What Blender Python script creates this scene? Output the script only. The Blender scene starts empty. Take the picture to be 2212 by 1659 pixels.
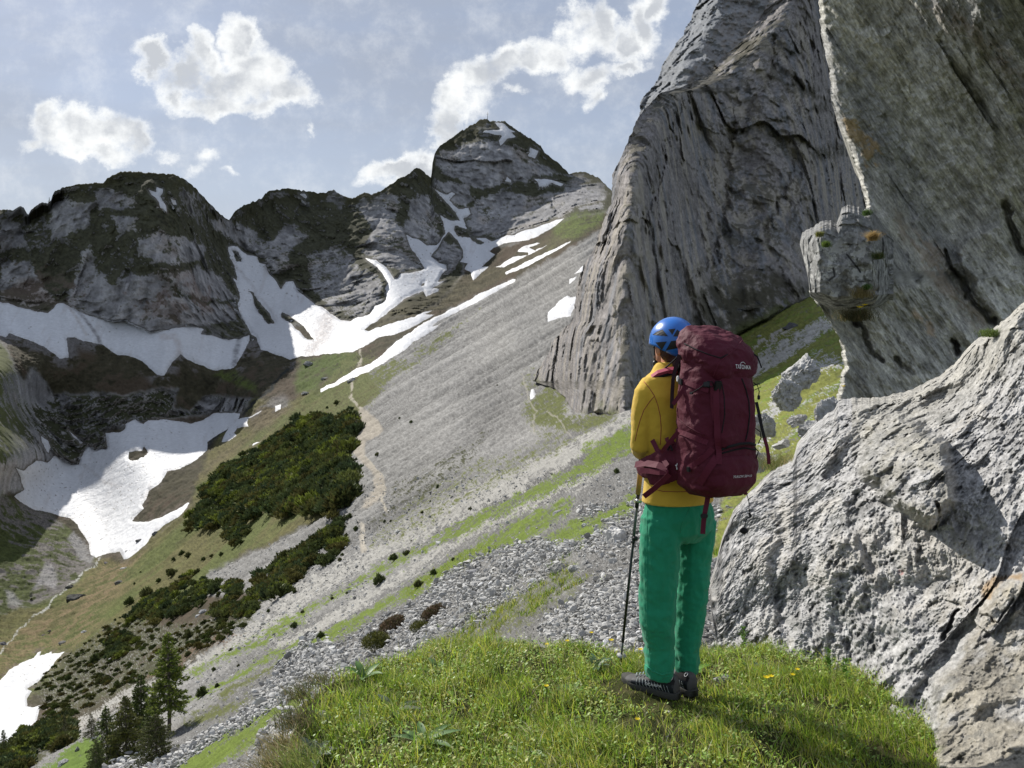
import bpy, bmesh, math, random
import numpy as np
from mathutils import Vector, Matrix
random.seed(7)
rng = np.random.default_rng(11)
scene = bpy.context.scene
COL = scene.collection
R = math.radians

# ------------------------------------------------------------------ camera
FPX = 1609.0; CX = 1106.0; CY = 829.0; PITCH = -math.atan2(49.0, FPX)
cam_d = bpy.data.cameras.new('camera'); cam = bpy.data.objects.new('camera', cam_d); COL.objects.link(cam)
cam.location = (0, 0, 0); cam.rotation_euler = (math.pi/2 + PITCH, 0, 0)
cam_d.sensor_width = 36.0; cam_d.lens = 36.0 * FPX / 2212.0
cam_d.clip_start = 0.05; cam_d.clip_end = 20000
scene.camera = cam
# ------------------------------------------------------------------ light
SUN_AZ = -41.0      # degrees left of the view direction
SUN_EL = 37.0
SUN_POWER = 5.0; SKY_POWER = 0.125; EXPOSURE = 0.22
sd = Vector((math.sin(R(SUN_AZ))*math.cos(R(SUN_EL)), math.cos(R(SUN_AZ))*math.cos(R(SUN_EL)), math.sin(R(SUN_EL))))
sun_d = bpy.data.lights.new('sun', 'SUN'); sun = bpy.data.objects.new('sun', sun_d); COL.objects.link(sun)
sun_d.energy = SUN_POWER; sun_d.angle = R(0.53); sun_d.color = (1.0, 0.955, 0.88)
sun.rotation_euler = sd.to_track_quat('Z', 'Y').to_euler()
sun.location = sd * 50
scene.view_settings.view_transform = 'Standard'
scene.view_settings.look = 'None'
scene.view_settings.gamma = 1.0
scene.view_settings.exposure = EXPOSURE
scene.render.engine = 'CYCLES'
scene.cycles.max_bounces = 5; scene.cycles.diffuse_bounces = 3; scene.cycles.glossy_bounces = 2
scene.cycles.transparent_max_bounces = 6; scene.cycles.transmission_bounces = 2
scene.cycles.use_denoising = True

class NT:
    def __init__(s, nt): s.nt = nt
    def n(s, t, **k):
        x = s.nt.nodes.new(t)
        for a, b in k.items(): setattr(x, a, b)
        return x
    def set(s, sock, v):
        if isinstance(v, bpy.types.NodeSocket): s.nt.links.new(v, sock)
        else: sock.default_value = v
    def math(s, op, a, b=None, c=None, clamp=False):
        x = s.n('ShaderNodeMath', operation=op, use_clamp=clamp); s.set(x.inputs[0], a)
        if b is not None: s.set(x.inputs[1], b)
        if c is not None: s.set(x.inputs[2], c)
        return x.outputs[0]
    def vmath(s, op, a, b=None, sc=None):
        x = s.n('ShaderNodeVectorMath', operation=op); s.set(x.inputs[0], a)
        if b is not None: s.set(x.inputs[1], b)
        if sc is not None: s.set(x.inputs['Scale'], sc)
        return x.outputs['Value'] if op in ('LENGTH', 'DOT_PRODUCT') else x.outputs[0]
    def mix(s, f, a, b, mode='MIX'):
        x = s.n('ShaderNodeMix', data_type='RGBA', blend_type=mode)
        s.set(x.inputs[0], f); s.set(x.inputs[6], a if not isinstance(a, tuple) else (*a[:3], 1)); s.set(x.inputs[7], b if not isinstance(b, tuple) else (*b[:3], 1))
        return x.outputs[2]
    def noise(s, vec, scale, detail=5, rough=0.55, dist=0.0, ntype='FBM'):
        x = s.n('ShaderNodeTexNoise', noise_type=ntype); s.set(x.inputs['Vector'], vec); s.set(x.inputs['Scale'], scale)
        x.inputs['Detail'].default_value = detail; x.inputs['Roughness'].default_value = rough; x.inputs['Distortion'].default_value = dist
        return x.outputs[0]
    def ramp(s, v, lo, hi, a=0.0, b=1.0, smooth=True):
        x = s.n('ShaderNodeMapRange', interpolation_type='SMOOTHSTEP' if smooth else 'LINEAR')
        s.set(x.inputs[0], v); s.set(x.inputs[1], lo); s.set(x.inputs[2], hi); s.set(x.inputs[3], a); s.set(x.inputs[4], b)
        return x.outputs[0]

# ------------------------------------------------------------------ sky and clouds
world = bpy.data.worlds.new('World'); scene.world = world; world.use_nodes = True
w = NT(world.node_tree); world.node_tree.nodes.clear()
sky = w.n('ShaderNodeTexSky', sky_type='NISHITA'); sky.sun_disc = False
sky.sun_elevation = R(SUN_EL); sky.sun_rotation = R(SUN_AZ)
sky.altitude = 1500; sky.air_density = 1.0; sky.dust_density = 1.2; sky.ozone_density = 1.0
tc = w.n('ShaderNodeTexCoord'); dirv = tc.outputs['Generated']
sep = w.n('ShaderNodeSeparateXYZ'); w.set(sep.inputs[0], dirv)
yy = w.math('MAXIMUM', sep.outputs[1], 0.05)
uu = w.math('DIVIDE', sep.outputs[0], yy); vv = w.math('DIVIDE', sep.outputs[2], yy)
cmb = w.n('ShaderNodeCombineXYZ'); w.set(cmb.inputs[0], uu); w.set(cmb.inputs[1], vv)
warp = w.n('ShaderNodeTexNoise'); w.set(warp.inputs['Vector'], cmb.outputs[0]); warp.inputs['Scale'].default_value = 7; warp.inputs['Detail'].default_value = 9; warp.inputs['Roughness'].default_value = 0.62
wv = w.vmath('SUBTRACT', warp.outputs['Color'], (0.5, 0.5, 0.5))
wv = w.vmath('SCALE', wv, sc=0.13)
cpos = w.vmath('ADD', cmb.outputs[0], wv)
# sky-dome blobs: x, y (direction tangents), half sizes, tilt, weight
def skyp(zx, zy): return ((zx*.6591-1106)/FPX, (780-zy*.6591)/FPX)
SC = .6591/FPX
BL = [(790,120,62,90,0,1),(850,220,120,120,0,1),(760,265,150,85,0,1),(620,250,120,60,10,.95),(505,215,80,66,-30,1),(690,200,70,60,-40,.9),(950,290,120,75,-25,1),(760,325,260,48,0,.9),(570,310,50,55,0,.75),
 (180,375,80,62,0,.95),(250,430,150,80,0,1),(400,425,125,75,0,1),(150,475,120,50,0,.85),(330,500,190,45,0,.75),(460,460,65,60,0,.9),
 (1450,440,60,95,0,1),(1490,345,75,95,-30,1),(1565,265,95,85,-40,1),(1610,230,90,80,-40,1),(1650,190,85,85,-30,1),(1740,185,95,75,0,1),(1835,175,75,70,0,1),(1890,110,80,85,0,1),(1965,95,75,90,0,1),(2050,135,95,65,25,1),(2130,70,70,85,0,.9),(2165,10,60,70,0,.8),
 (1930,250,105,60,20,.85),(2060,210,110,36,20,.75),(1925,320,45,48,0,.65),(1680,318,80,24,0,.55),(1560,370,130,80,45,.45),
 (1300,555,110,55,20,1),(1215,590,80,45,20,.85),(1375,560,90,62,0,.9),(1310,620,120,40,0,.7),
 (705,510,60,58,-30,.44),(665,565,66,32,0,.42),(560,500,60,32,0,.42),(795,585,55,20,0,.36),(998,445,18,30,0,.36)]
acc = None
for (bx, by, ra, rb, ang, wt) in BL:
    m = w.n('ShaderNodeMapping', vector_type='TEXTURE'); w.set(m.inputs[0], cpos)
    x, y = skyp(bx, by)
    m.inputs['Location'].default_value = (x, y, 0); m.inputs['Rotation'].default_value = (0, 0, R(ang)); m.inputs['Scale'].default_value = (ra*SC*1.1, rb*SC*1.1, 1)
    l = w.vmath('LENGTH', m.outputs[0])
    f = w.math('MULTIPLY_ADD', l, -wt, wt)
    f = w.math('MAXIMUM', f, 0.0)
    acc = f if acc is None else w.math('SMOOTH_MAX', acc, f, 0.12)
cn = w.noise(cmb.outputs[0], 15, 10, .68)
acc = w.math('MINIMUM', acc, .62)
dens = w.math('ADD', acc, w.math('MULTIPLY_ADD', cn, 1.7, -0.86))
alpha = w.math('MULTIPLY', w.ramp(dens, -0.03, 0.60), w.ramp(acc, 0.0, 0.22))
inner = w.math('MULTIPLY', w.ramp(w.noise(cmb.outputs[0], 9, 6, .6), .36, .58), w.ramp(acc, .30, .66))
ccol = w.mix(inner, (7.4, 7.5, 7.45), (4.0, 4.2, 4.5))
stretch = w.n('ShaderNodeMapping'); w.set(stretch.inputs[0], cmb.outputs[0]); stretch.inputs['Scale'].default_value = (1.2, 4.5, 1); stretch.inputs['Rotation'].default_value = (0, 0, .35)
veil = w.ramp(w.noise(stretch.outputs[0], 1.6, 6, .55), .36, .70, 0.68, .90)
low = w.ramp(vv, 0.08, 0.42, 0.75, 0.0)
base = w.mix(veil, sky.outputs[0], (2.85, 3.15, 3.75))
base = w.mix(low, base, (3.9, 4.2, 4.6))
final = w.mix(w.math('MULTIPLY', alpha, .96), base, ccol)
bg = w.n('ShaderNodeBackground'); w.set(bg.inputs[0], final); bg.inputs[1].default_value = SKY_POWER
out = w.n('ShaderNodeOutputWorld'); world.node_tree.links.new(bg.outputs[0], out.inputs[0])

# ------------------------------------------------------------------ numeric helpers
_perm = np.random.default_rng(5).permutation(256).astype(np.int32)
_perm = np.concatenate([_perm, _perm, _perm])
_g = np.random.default_rng(6).normal(size=(256, 3)).astype(np.float32); _g /= np.linalg.norm(_g, axis=1)[:, None]
def perlin(p):
    p = np.asarray(p, np.float32); i = np.floor(p); f = p - i; i = i.astype(np.int32) & 255
    t = f*f*f*(f*(f*6-15)+10)
    r = 0
    for dx in (0, 1):
        wx = t[:, 0] if dx else 1-t[:, 0]
        a = _perm[i[:, 0]+dx]
        for dy in (0, 1):
            wy = t[:, 1] if dy else 1-t[:, 1]
            b = _perm[a + ((i[:, 1]+dy) & 255)]
            for dz in (0, 1):
                wz = t[:, 2] if dz else 1-t[:, 2]
                h = _g[_perm[b + ((i[:, 2]+dz) & 255)]]
                r = r + wx*wy*wz*(h[:, 0]*(f[:, 0]-dx)+h[:, 1]*(f[:, 1]-dy)+h[:, 2]*(f[:, 2]-dz))
    return r*1.5
def fbm(p, octv=4, gain=.5, lac=2.03, ridge=False, off=0.0):
    p = np.asarray(p, np.float32) + np.float32(off); a = 1.0; s = 0.0; r = 0.0
    for k in range(octv):
        n = perlin(p)
        if ridge: n = 1-2*np.abs(n)
        r = r + a*n; s += a; a *= gain; p = p*lac+17.3
    return (r/s-.53)*1.9 if ridge else r/s*1.9
def lod(p, d, px, octv=3, gain=.6, off=0.0, ridge=False):
    """noise whose wavelength follows the distance in powers of two (finer stones near, coarser far)"""
    k = np.log2(np.maximum(px*d/FPX, 1e-4)); k0 = np.floor(k); fr = (k-k0).astype(np.float32)
    s0 = (2.0**(-k0)).astype(np.float32)[:, None]
    return (1-fr)*fbm(p*s0, octv, gain, ridge=ridge, off=off) + fr*fbm(p*s0*.5, octv, gain, ridge=ridge, off=off)
def cell(p):
    """distance to the nearest and second nearest feature point, and a cell id in 0..1"""
    p = np.asarray(p, np.float32); i0 = np.floor(p).astype(np.int32)
    b1 = np.full(len(p), 9., np.float32); b2 = b1.copy(); cid = np.zeros(len(p), np.float32)
    for dx in (-1, 0, 1):
        for dy in (-1, 0, 1):
            for dz in (-1, 0, 1):
                c = i0 + np.array([dx, dy, dz], np.int32); m = c & 255
                h = _perm[_perm[_perm[m[:, 0]]+m[:, 1]]+m[:, 2]]
                q = c + .5 + .45*_g[h]
                dd = np.sqrt(((q-p)**2).sum(1)); near = dd < b1
                b2 = np.where(near, b1, np.minimum(b2, dd)); cid = np.where(near, h/255., cid); b1 = np.where(near, dd, b1)
    return b1, b2, cid
_gs = np.random.default_rng(9).normal(size=(256, 3)).astype(np.float32)
def facet(p, warp=.10, wf=1.1, tilt=.62, seed=0, k=.8):
    """broken-rock relief: overlapping tilted planes joined along sharp edges; returns height (about -1..1) and cell id"""
    p = np.asarray(p, np.float32)+np.float32(seed*13.7)
    if warp: p = p+warp*np.stack([fbm(p*wf, 2), fbm(p*wf, 2, off=5), fbm(p*wf, 2, off=9)], 1).astype(np.float32)
    i0 = np.floor(p).astype(np.int32); hi = np.full(len(p), -9., np.float32); lo = np.full(len(p), 9., np.float32); cid = hi*0
    for dx in (-1, 0, 1):
        for dy in (-1, 0, 1):
            for dz in (-1, 0, 1):
                c = i0 + np.array([dx, dy, dz], np.int32); m = c & 255; h = _perm[_perm[_perm[m[:, 0]]+m[:, 1]]+m[:, 2]]
                r_ = p-(c+.5+.42*_g[h]); dd = (r_**2).sum(1); pl = (r_*_gs[h]).sum(1)*tilt; a_ = pl-k*dd+(h/255.-.5)*.5
                cid = np.where(a_ > hi, h/255., cid); hi = np.maximum(hi, a_); lo = np.minimum(lo, -pl*.9+k*dd+(h/255.-.5)*.4)
    return ((hi-.15)*.55+(lo+.15)*.6-.056)*3, cid
def sstep(x, a, b):
    t = np.clip((x-a)/(b-a), 0, 1); return t*t*(3-2*t)
def P(px, py, d):
    """world point at depth d metres along the view, from photograph coordinates (2212 wide)"""
    u = (np.asarray(px, float)-CX)/FPX; wv_ = (CY-np.asarray(py, float))/FPX
    cp, sp = math.cos(PITCH), math.sin(PITCH)
    y = cp - wv_*sp; z = sp + wv_*cp
    return np.stack([u/y*d, np.ones_like(u)*d, z/y*d], -1)
def PV(px, py, d): return Vector(P(px, py, d).tolist())
def unP(p):
    cp, sp = math.cos(PITCH), math.sin(PITCH); x, y, z = p[..., 0], p[..., 1], p[..., 2]
    f = y*cp + z*sp; up = -y*sp + z*cp
    return CX + FPX*x/f, CY - FPX*up/f
ZM = {'P': (0, 0, 1), '1': (0, 270, .3418), '2': (648, 216, .3418), '3': (1242, 0, .4394), '6': (0, 1026, .3815), '7': (594, 1242, .3906), '8': (1485, 756, .544),
      '4': (1296, 648, .2604), '5': (1296, 1026, .3092), 'A': (594, 756, .3906), 'B': (0, 702, .3418), 'C': (0, 1188, .2930), 'E': (1674, 432, .2929), 'F': (1566, 621, .2767), 'G': (1323, 1404, .0976)}
def Z(k, pts):
    ox, oy, s = ZM[k]; return [(ox+s*x, oy+s*y) for x, y in pts]
def sdpoly(X, Y, poly, far=60.):
    """signed distance in pixels, + inside; -far beyond the margin"""
    poly = np.array(poly, float); out_ = np.full(X.shape, -far, np.float32)
    m = (X > poly[:, 0].min()-far) & (X < poly[:, 0].max()+far) & (Y > poly[:, 1].min()-far) & (Y < poly[:, 1].max()+far)
    if not m.any(): return out_
    x = X[m]; y = Y[m]; d = np.full(x.shape, 1e9); ins = np.zeros(x.shape, bool)
    for k in range(len(poly)):
        x0, y0 = poly[k-1]; x1, y1 = poly[k]; dx, dy = x1-x0, y1-y0; L = dx*dx+dy*dy
        if L == 0: continue
        t = np.clip(((x-x0)*dx+(y-y0)*dy)/L, 0, 1)
        d = np.minimum(d, (x-x0-t*dx)**2+(y-y0-t*dy)**2)
        if y0 != y1:
            c = ((y0 > y) != (y1 > y)); ins ^= c & (x < dx*(y-y0)/dy+x0)
    d = np.sqrt(d); out_[m] = np.where(ins, d, -d); return out_
def sdline(X, Y, pts, far=60.):
    out_ = np.full(X.shape, far, np.float32); pts = np.array(pts, float)
    m = (X > pts[:, 0].min()-far) & (X < pts[:, 0].max()+far) & (Y > pts[:, 1].min()-far) & (Y < pts[:, 1].max()+far)
    if not m.any(): return out_
    x = X[m]; y = Y[m]; d = np.full(x.shape, 1e9)
    for k in range(1, len(pts)):
        x0, y0 = pts[k-1]; x1, y1 = pts[k]; dx, dy = x1-x0, y1-y0; L = dx*dx+dy*dy+1e-9
        t = np.clip(((x-x0)*dx+(y-y0)*dy)/L, 0, 1); d = np.minimum(d, (x-x0-t*dx)**2+(y-y0-t*dy)**2)
    out_[m] = np.sqrt(d); return out_
class TPS:
    def __init__(s, xy, v, lam=1e-4, sc=400.):
        s.c = np.array(xy, float)/sc; s.sc = sc; n = len(v)
        D = np.linalg.norm(s.c[:, None]-s.c[None], axis=2); K = D*D*np.log(D+1e-9)
        A = np.zeros((n+3, n+3)); A[:n, :n] = K+lam*np.eye(n); A[:n, n] = 1; A[:n, n+1:] = s.c; A[n:, :n] = A[:n, n:].T
        s.w = np.linalg.solve(A, np.concatenate([v, [0, 0, 0]]))
    def __call__(s, x, y):
        x = np.asarray(x, float); sh = x.shape; q = np.stack([x.ravel(), np.asarray(y, float).ravel()], 1)/s.sc; o = np.zeros(len(q)); n = len(s.c)
        for a in range(0, len(q), 60000):
            b = q[a:a+60000]; D = (b[:, None, 0]-s.c[None, :, 0])**2+(b[:, None, 1]-s.c[None, :, 1])**2
            o[a:a+60000] = (0.5*D*np.log(D+1e-18)) @ s.w[:n] + s.w[n] + b @ s.w[n+1:]
        return o.reshape(sh)
def lerp_poly(x, pts):
    pts = np.array(pts, float); return np.interp(x, pts[:, 0], pts[:, 1])

# ------------------------------------------------------------------ object helpers
def tag(o, label=None, cat=None, group=None, kind=None):
    if label: o['label'] = label
    if cat: o['category'] = cat
    if group: o['group'] = group
    if kind: o['kind'] = kind
    return o
def raw_mesh(name, verts, faces, mats=None, smooth=True, col=None, parent=None, faces_n=4):
    """verts (n,3); faces (m,k) int array or list of such arrays"""
    me = bpy.data.meshes.new(name); verts = np.asarray(verts, np.float32)
    fl = faces if isinstance(faces, list) else [faces]
    fl = [np.asarray(f, np.int32) for f in fl if len(f)]
    nl = sum(f.size for f in fl); nf = sum(len(f) for f in fl)
    me.vertices.add(len(verts)); me.vertices.foreach_set('co', verts.ravel())
    me.loops.add(nl); me.loops.foreach_set('vertex_index', np.concatenate([f.ravel() for f in fl]))
    me.polygons.add(nf)
    tot = np.concatenate([np.full(len(f), f.shape[1], np.int32) for f in fl]); st = np.concatenate([[0], np.cumsum(tot)[:-1]]).astype(np.int32)
    me.polygons.foreach_set('loop_start', st)
    me.polygons.foreach_set('use_smooth', np.full(nf, smooth, bool))
    if col is not None:
        c = np.ones((len(verts), 4), np.float32); c[:, :3] = col
        at = me.color_attributes.new('col', 'FLOAT_COLOR', 'POINT'); at.data.foreach_set('color', c.ravel())
    me.update(calc_edges=True); me.validate()
    o = bpy.data.objects.new(name, me); COL.objects.link(o)
    if mats is not None:
        for m in (mats if isinstance(mats, (list, tuple)) else [mats]): me.materials.append(m)
    if parent is not None: o.parent = parent
    return o
def grid_faces(nr, nc, mask=None):
    i = np.arange(nr*nc).reshape(nr, nc)
    f = np.stack([i[:-1, :-1], i[:-1, 1:], i[1:, 1:], i[1:, :-1]], -1)
    if mask is not None: f = f[mask]
    return f.reshape(-1, 4)
def mat(name, color=(.5, .5, .5), rough=.9, attr=False, spec=.2, bump=None, var=None, sheen=0, transl=0, metal=0, coat=0):
    """bump: list of (scale, detail, strength, distance); var: (scale, amount)"""
    m = bpy.data.materials.new(name); m.use_nodes = True; k = NT(m.node_tree); b = m.node_tree.nodes['Principled BSDF']
    t = k.n('ShaderNodeTexCoord').outputs['Object']
    if attr:
        a = k.n('ShaderNodeVertexColor', layer_name='col'); c = a.outputs[0]
    else: c = (*color, 1)
    if var:
        v = k.noise(t, var[0], 6, .6); f = k.ramp(v, .3, .7, 1-var[1], 1+var[1], smooth=False)
        if not attr:
            rgb = k.n('ShaderNodeRGB'); rgb.outputs[0].default_value = c; c = rgb.outputs[0]
        c = k.vmath('SCALE', c, sc=f)
    k.set(b.inputs['Base Color'], c)
    b.inputs['Roughness'].default_value = rough; b.inputs['Specular IOR Level'].default_value = spec; b.inputs['Metallic'].default_value = metal
    if sheen: b.inputs['Sheen Weight'].default_value = sheen
    if coat: b.inputs['Coat Weight'].default_value = coat
    prev = None
    for (sc_, de, st_, di) in (bump or []):
        bn = k.n('ShaderNodeBump'); bn.inputs['Strength'].default_value = st_; bn.inputs['Distance'].default_value = di
        k.set(bn.inputs['Height'], k.noise(t, sc_, de, .62))
        if prev: k.set(bn.inputs['Normal'], prev)
        prev = bn.outputs[0]
    if prev: k.set(b.inputs['Normal'], prev)
    if transl:
        tr = k.n('ShaderNodeBsdfTranslucent'); k.set(tr.inputs[0], c)
        mx = k.n('ShaderNodeMixShader'); mx.inputs[0].default_value = transl
        o = m.node_tree.nodes['Material Output']; m.node_tree.links.new(b.outputs[0], mx.inputs[1]); m.node_tree.links.new(tr.outputs[0], mx.inputs[2]); m.node_tree.links.new(mx.outputs[0], o.inputs[0])
    return m
def grid_normals(V):
    """V (nr,nc,3) -> unit normals pointing to the camera side"""
    du = np.gradient(V, axis=1); dv = np.gradient(V, axis=0); n = np.cross(du, dv); n /= np.linalg.norm(n, axis=2)[..., None]+1e-12
    s = np.sign((n*V).sum(2)); n *= -s[..., None]; return n
# ================================================================== FAR TERRAIN: valley, scree slope and the cirque behind
SKY = [(-700,395),(-400,430),(-200,420),(-60,448)] + Z('1', [(0,537),(40,530),(80,540),(110,520),(130,508),(150,515),(165,550),(178,562),(200,530),(265,485),(300,492),(320,480),(330,450),(345,420),(400,392),(480,375),(560,368),(650,362),(690,330),(720,310),(760,296),(800,290),(900,297),(1000,305),(1100,308),(1180,350),(1240,400),(1300,470),(1350,520),(1390,560),(1447,600),(1490,540),(1540,505),(1580,490),(1650,465),(1680,430),(1710,410),(1740,412),(1790,398),(1840,402),(1900,410),(2000,425),(2050,430),(2085,412),(2110,408),(2140,430),(2170,446)]) \
    + Z('2', [(165,598),(190,580),(215,567),(240,588),(280,605),(330,622),(370,600),(400,588),(430,585),(450,596),(480,582),(520,570),(560,540),(600,515),(640,485),(670,480),(700,450),(735,425),(770,440),(795,465),(815,478),(829,485),(834,440),(836,400),(845,365),(855,330),(880,290),(920,262),(960,240),(1000,205),(1060,170),(1110,145),(1140,122),(1180,117),(1200,130),(1240,136),(1260,132),(1290,130),(1340,168),(1420,220),(1470,250),(1520,290),(1545,325),(1570,350),(1640,400),(1700,465),(1740,455),(1790,453),(1840,468),(1880,485),(1940,540),(1970,572)]) \
    + [(1400,440),(1500,420),(1700,420),(2000,420)]
CTRL = [(-600,400,540),(-300,430,540),(-600,700,440),(-300,700,440),(-300,1100,260),(-600,1100,240),(-300,1500,100),(-600,1650,60),
 (0,454,508),(120,414,512),(273,370,528),(400,390,540),(494,475,630),(0,655,455),(270,694,465),(440,715,480),(535,720,520),(250,540,488),(420,560,512),
 (0,720,428),(150,780,420),(360,810,425),(500,800,445),(80,870,392),(300,890,402),(480,895,420),(60,1040,325),(200,1190,280),(400,1100,265),(300,980,350),
 (0,800,335),(40,1000,290),(0,1070,275),(100,1200,255),(0,1250,225),(0,1380,185),(200,1300,205),(100,1450,150),(0,1500,118),(0,1650,62),(150,1600,62),
 (370,1575,46),(420,1440,75),(600,1300,80),(600,1080,175),(420,1200,190),(800,1000,140),(800,1200,75),(1000,900,112),(1000,1200,38),(1000,1400,15),(700,1500,24),(600,1650,18),(350,1659,32),
 (1200,1000,50),(1200,1200,17),(1200,1350,8.5),(1350,900,62),(1350,1100,20),(1350,1300,8),(1350,1420,5.6),(1200,1500,6.5),(1570,1100,13),(1560,1390,6),(1650,900,45),(1700,750,78),(1760,640,118),(1500,800,95),(1500,720,130),
 (1100,850,150),(1100,700,265),(1250,700,210),(1250,580,340),(1230,520,480),(1300,462,640),(900,800,250),(700,850,325),(600,900,330),(560,860,370),
 (500,540,620),(650,770,430),(740,690,520),(850,600,590),(820,640,560),(950,620,600),(1100,620,540),(1000,700,420),(1100,580,600),(1200,490,690),(612,406,720),(612,560,650),(720,410,760),(720,560,660),(899,362,800),(925,384,815),
 (945,330,895),(1051,256,980),(1160,315,950),(1230,375,930),(1311,402,860),(1000,520,760),(975,470,800),(1050,500,790),(1050,380,880),(1180,430,830),
 (1500,450,600),(1900,450,500),(1900,800,60),(1900,1100,12),(1800,1700,4.5),(1200,1800,4.5),(600,1880,10),(0,1880,35)]
dtps = TPS([(a, b) for a, b, c in CTRL], np.log([c for a, b, c in CTRL]), 2e-3)

pxs = np.concatenate([np.arange(-700, -30, 16), np.arange(-30, 1420, 1.75), np.arange(1420, 1850, 2.2), np.arange(1850, 2000, 16)])
NR = 790
sk = lerp_poly(pxs, SKY)
cj = np.stack([pxs*.11, pxs*0, pxs*0], 1)
sk = sk + 3.2*fbm(cj, 4, .6) * np.where((pxs > -100), 1, 1)
tt = np.linspace(0, 1, NR)
BOT = 1740.
xg = np.arange(-900, 2200, 4.); sg = lerp_poly(xg, SKY); kg = np.exp(-np.linspace(-2.5, 2.5, 41)**2/2); kg /= kg.sum(); sg = np.convolve(np.pad(sg, 20, 'edge'), kg, 'valid'); sks = np.interp(pxs, xg, sg)
PX = np.repeat(pxs[None], NR, 0); PY = sks[None] + tt[:, None]*(BOT-sks[None]) + (sk-sks)[None]*((1-tt)**9)[:, None]
D = np.exp(dtps(PX, PY))
CLP = [(1664,-50),(1550,132),(1420,200),(1374,264),(1343,334),(1323,378),(1321,439),(1300,483),(1288,527),(1263,571),(1246,610),(1241,670),(1214,715),(1190,750),(1165,810),(1205,836),(1222,880),(1238,905),(1297,881),(1336,902),(1367,885),(1450,830),(1560,740),(1650,690),(1770,632),(1990,560),(1990,-50)]
_pb = sdpoly(PX, PY, CLP); D = D*(1+.55*sstep(_pb, 4, 55))
V0 = P(PX, PY, D); sh = PX.shape
pf = V0.reshape(-1, 3).astype(np.float32); df = D.ravel().astype(np.float32); xf = PX.ravel(); yf = PY.ravel()
def G(a): return a.reshape(sh)
jit = G(fbm(pf/np.float32(9.), 1)*0)
jx = 6.5*fbm(np.stack([xf*.03, yf*.03, xf*0], 1), 5, .68); jy = 6.5*fbm(np.stack([xf*.03, yf*.03, xf*0+9], 1), 5, .68)
XJ = G(xf+jx); YJ = G(yf+jy)
def pm(pts, soft=3.0, j=1.0):
    X_ = PX + (XJ-PX)*j; Y_ = PY+(YJ-PY)*j
    return sstep(sdpoly(X_, Y_, pts, 60+soft*4), -soft, soft)

# ---- snow outlines, traced once and used for real snow sheets lying on the slope
S2 = Z('1', [(1450,830),(1440,770),(1465,765),(1500,765),(1560,820),(1620,830),(1640,870),(1680,880),(1700,940),(1760,1000),(1780,1035),(1810,990),(1850,985),(1890,1050),(1930,1080),(1990,1140),(2040,1150),(2100,1190),(2150,1230),(2212,1240)]) \
 + Z('2', [(370,1370),(440,1355),(470,1300),(540,1260),(545,1200),(560,1160),(530,1110),(490,1060),(440,1020),(400,990),(490,1015),(550,1060),(570,1090),(600,1130),(620,1120),(640,1090),(700,1090),(770,1080),(790,1070),(750,1000),(700,930),(670,840),(710,870),(740,880),(800,920),(860,915),(895,870),(900,860),(920,840),(900,760),(885,725),(920,745),(950,760),(1010,765),(985,720),(940,660),(870,590),(835,545),(880,580),(930,600),(960,580),(980,590),(945,630),(1000,690),(1070,680),(1075,720),(1035,750),(1050,800),(1070,840),(1110,870),(1170,870),(1210,890),(1290,860),(1360,850),(1420,820),(1500,800),(1600,760),(1680,738),
   (1590,812),(1500,860),(1440,885),(1350,895),(1290,905),(1230,930),(1200,960),(1240,975),(1200,1010),(1150,1050),(1200,1050),(1095,1140),(1080,1090),(1040,1070),(1060,1030),(1010,1020),(1030,990),(1025,940),(990,880),(940,830),(895,880),(870,930),(830,990),(870,1010),(880,1030),(925,1040),(930,1070),(890,1110),(870,1150),(920,1140),(840,1190),(880,1190),(870,1210),(800,1240),(780,1210),(740,1220),(650,1260),(600,1310),(540,1360),(480,1400),(400,1450),(440,1460),(520,1420),(500,1440),(560,1410),(640,1390),(720,1370),(790,1340),(850,1330),(790,1355),(850,1360),(740,1420),(600,1480),(500,1500),(400,1560),(340,1590),(200,1605),(100,1610),(0,1625)]) \
 + Z('1', [(1890,1470),(1830,1480),(1690,1430),(1645,1420),(1620,1340),(1585,1320),(1540,1230),(1510,1180),(1500,1130),(1515,1090),(1490,1000),(1470,960),(1500,980),(1480,880)])
HOLES = [Z('1', [(1570,1045),(1605,1050),(1640,1120),(1700,1190),(1735,1250),(1690,1250),(1650,1200),(1605,1140),(1600,1070)]),
 Z('1', [(1790,1185),(1850,1210),(1920,1280),(1985,1360),(1940,1355),(1870,1290),(1830,1240),(1780,1210)]), Z('1', [(1465,785),(1500,800),(1530,860),(1500,855)]),
 Z('2', [(985,795),(1060,810),(1070,840),(1160,900),(1130,915),(1080,870),(1000,860),(975,830)]), Z('B', [(810,800),(900,790),(910,765),(935,800),(900,830),(840,860),(815,850)]),
 Z('2', [(770,1160),(790,1155),(790,1175),(765,1175)]), Z('2', [(1440,930),(1530,905),(1600,840),(1600,880),(1560,920),(1480,945)])]
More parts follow.
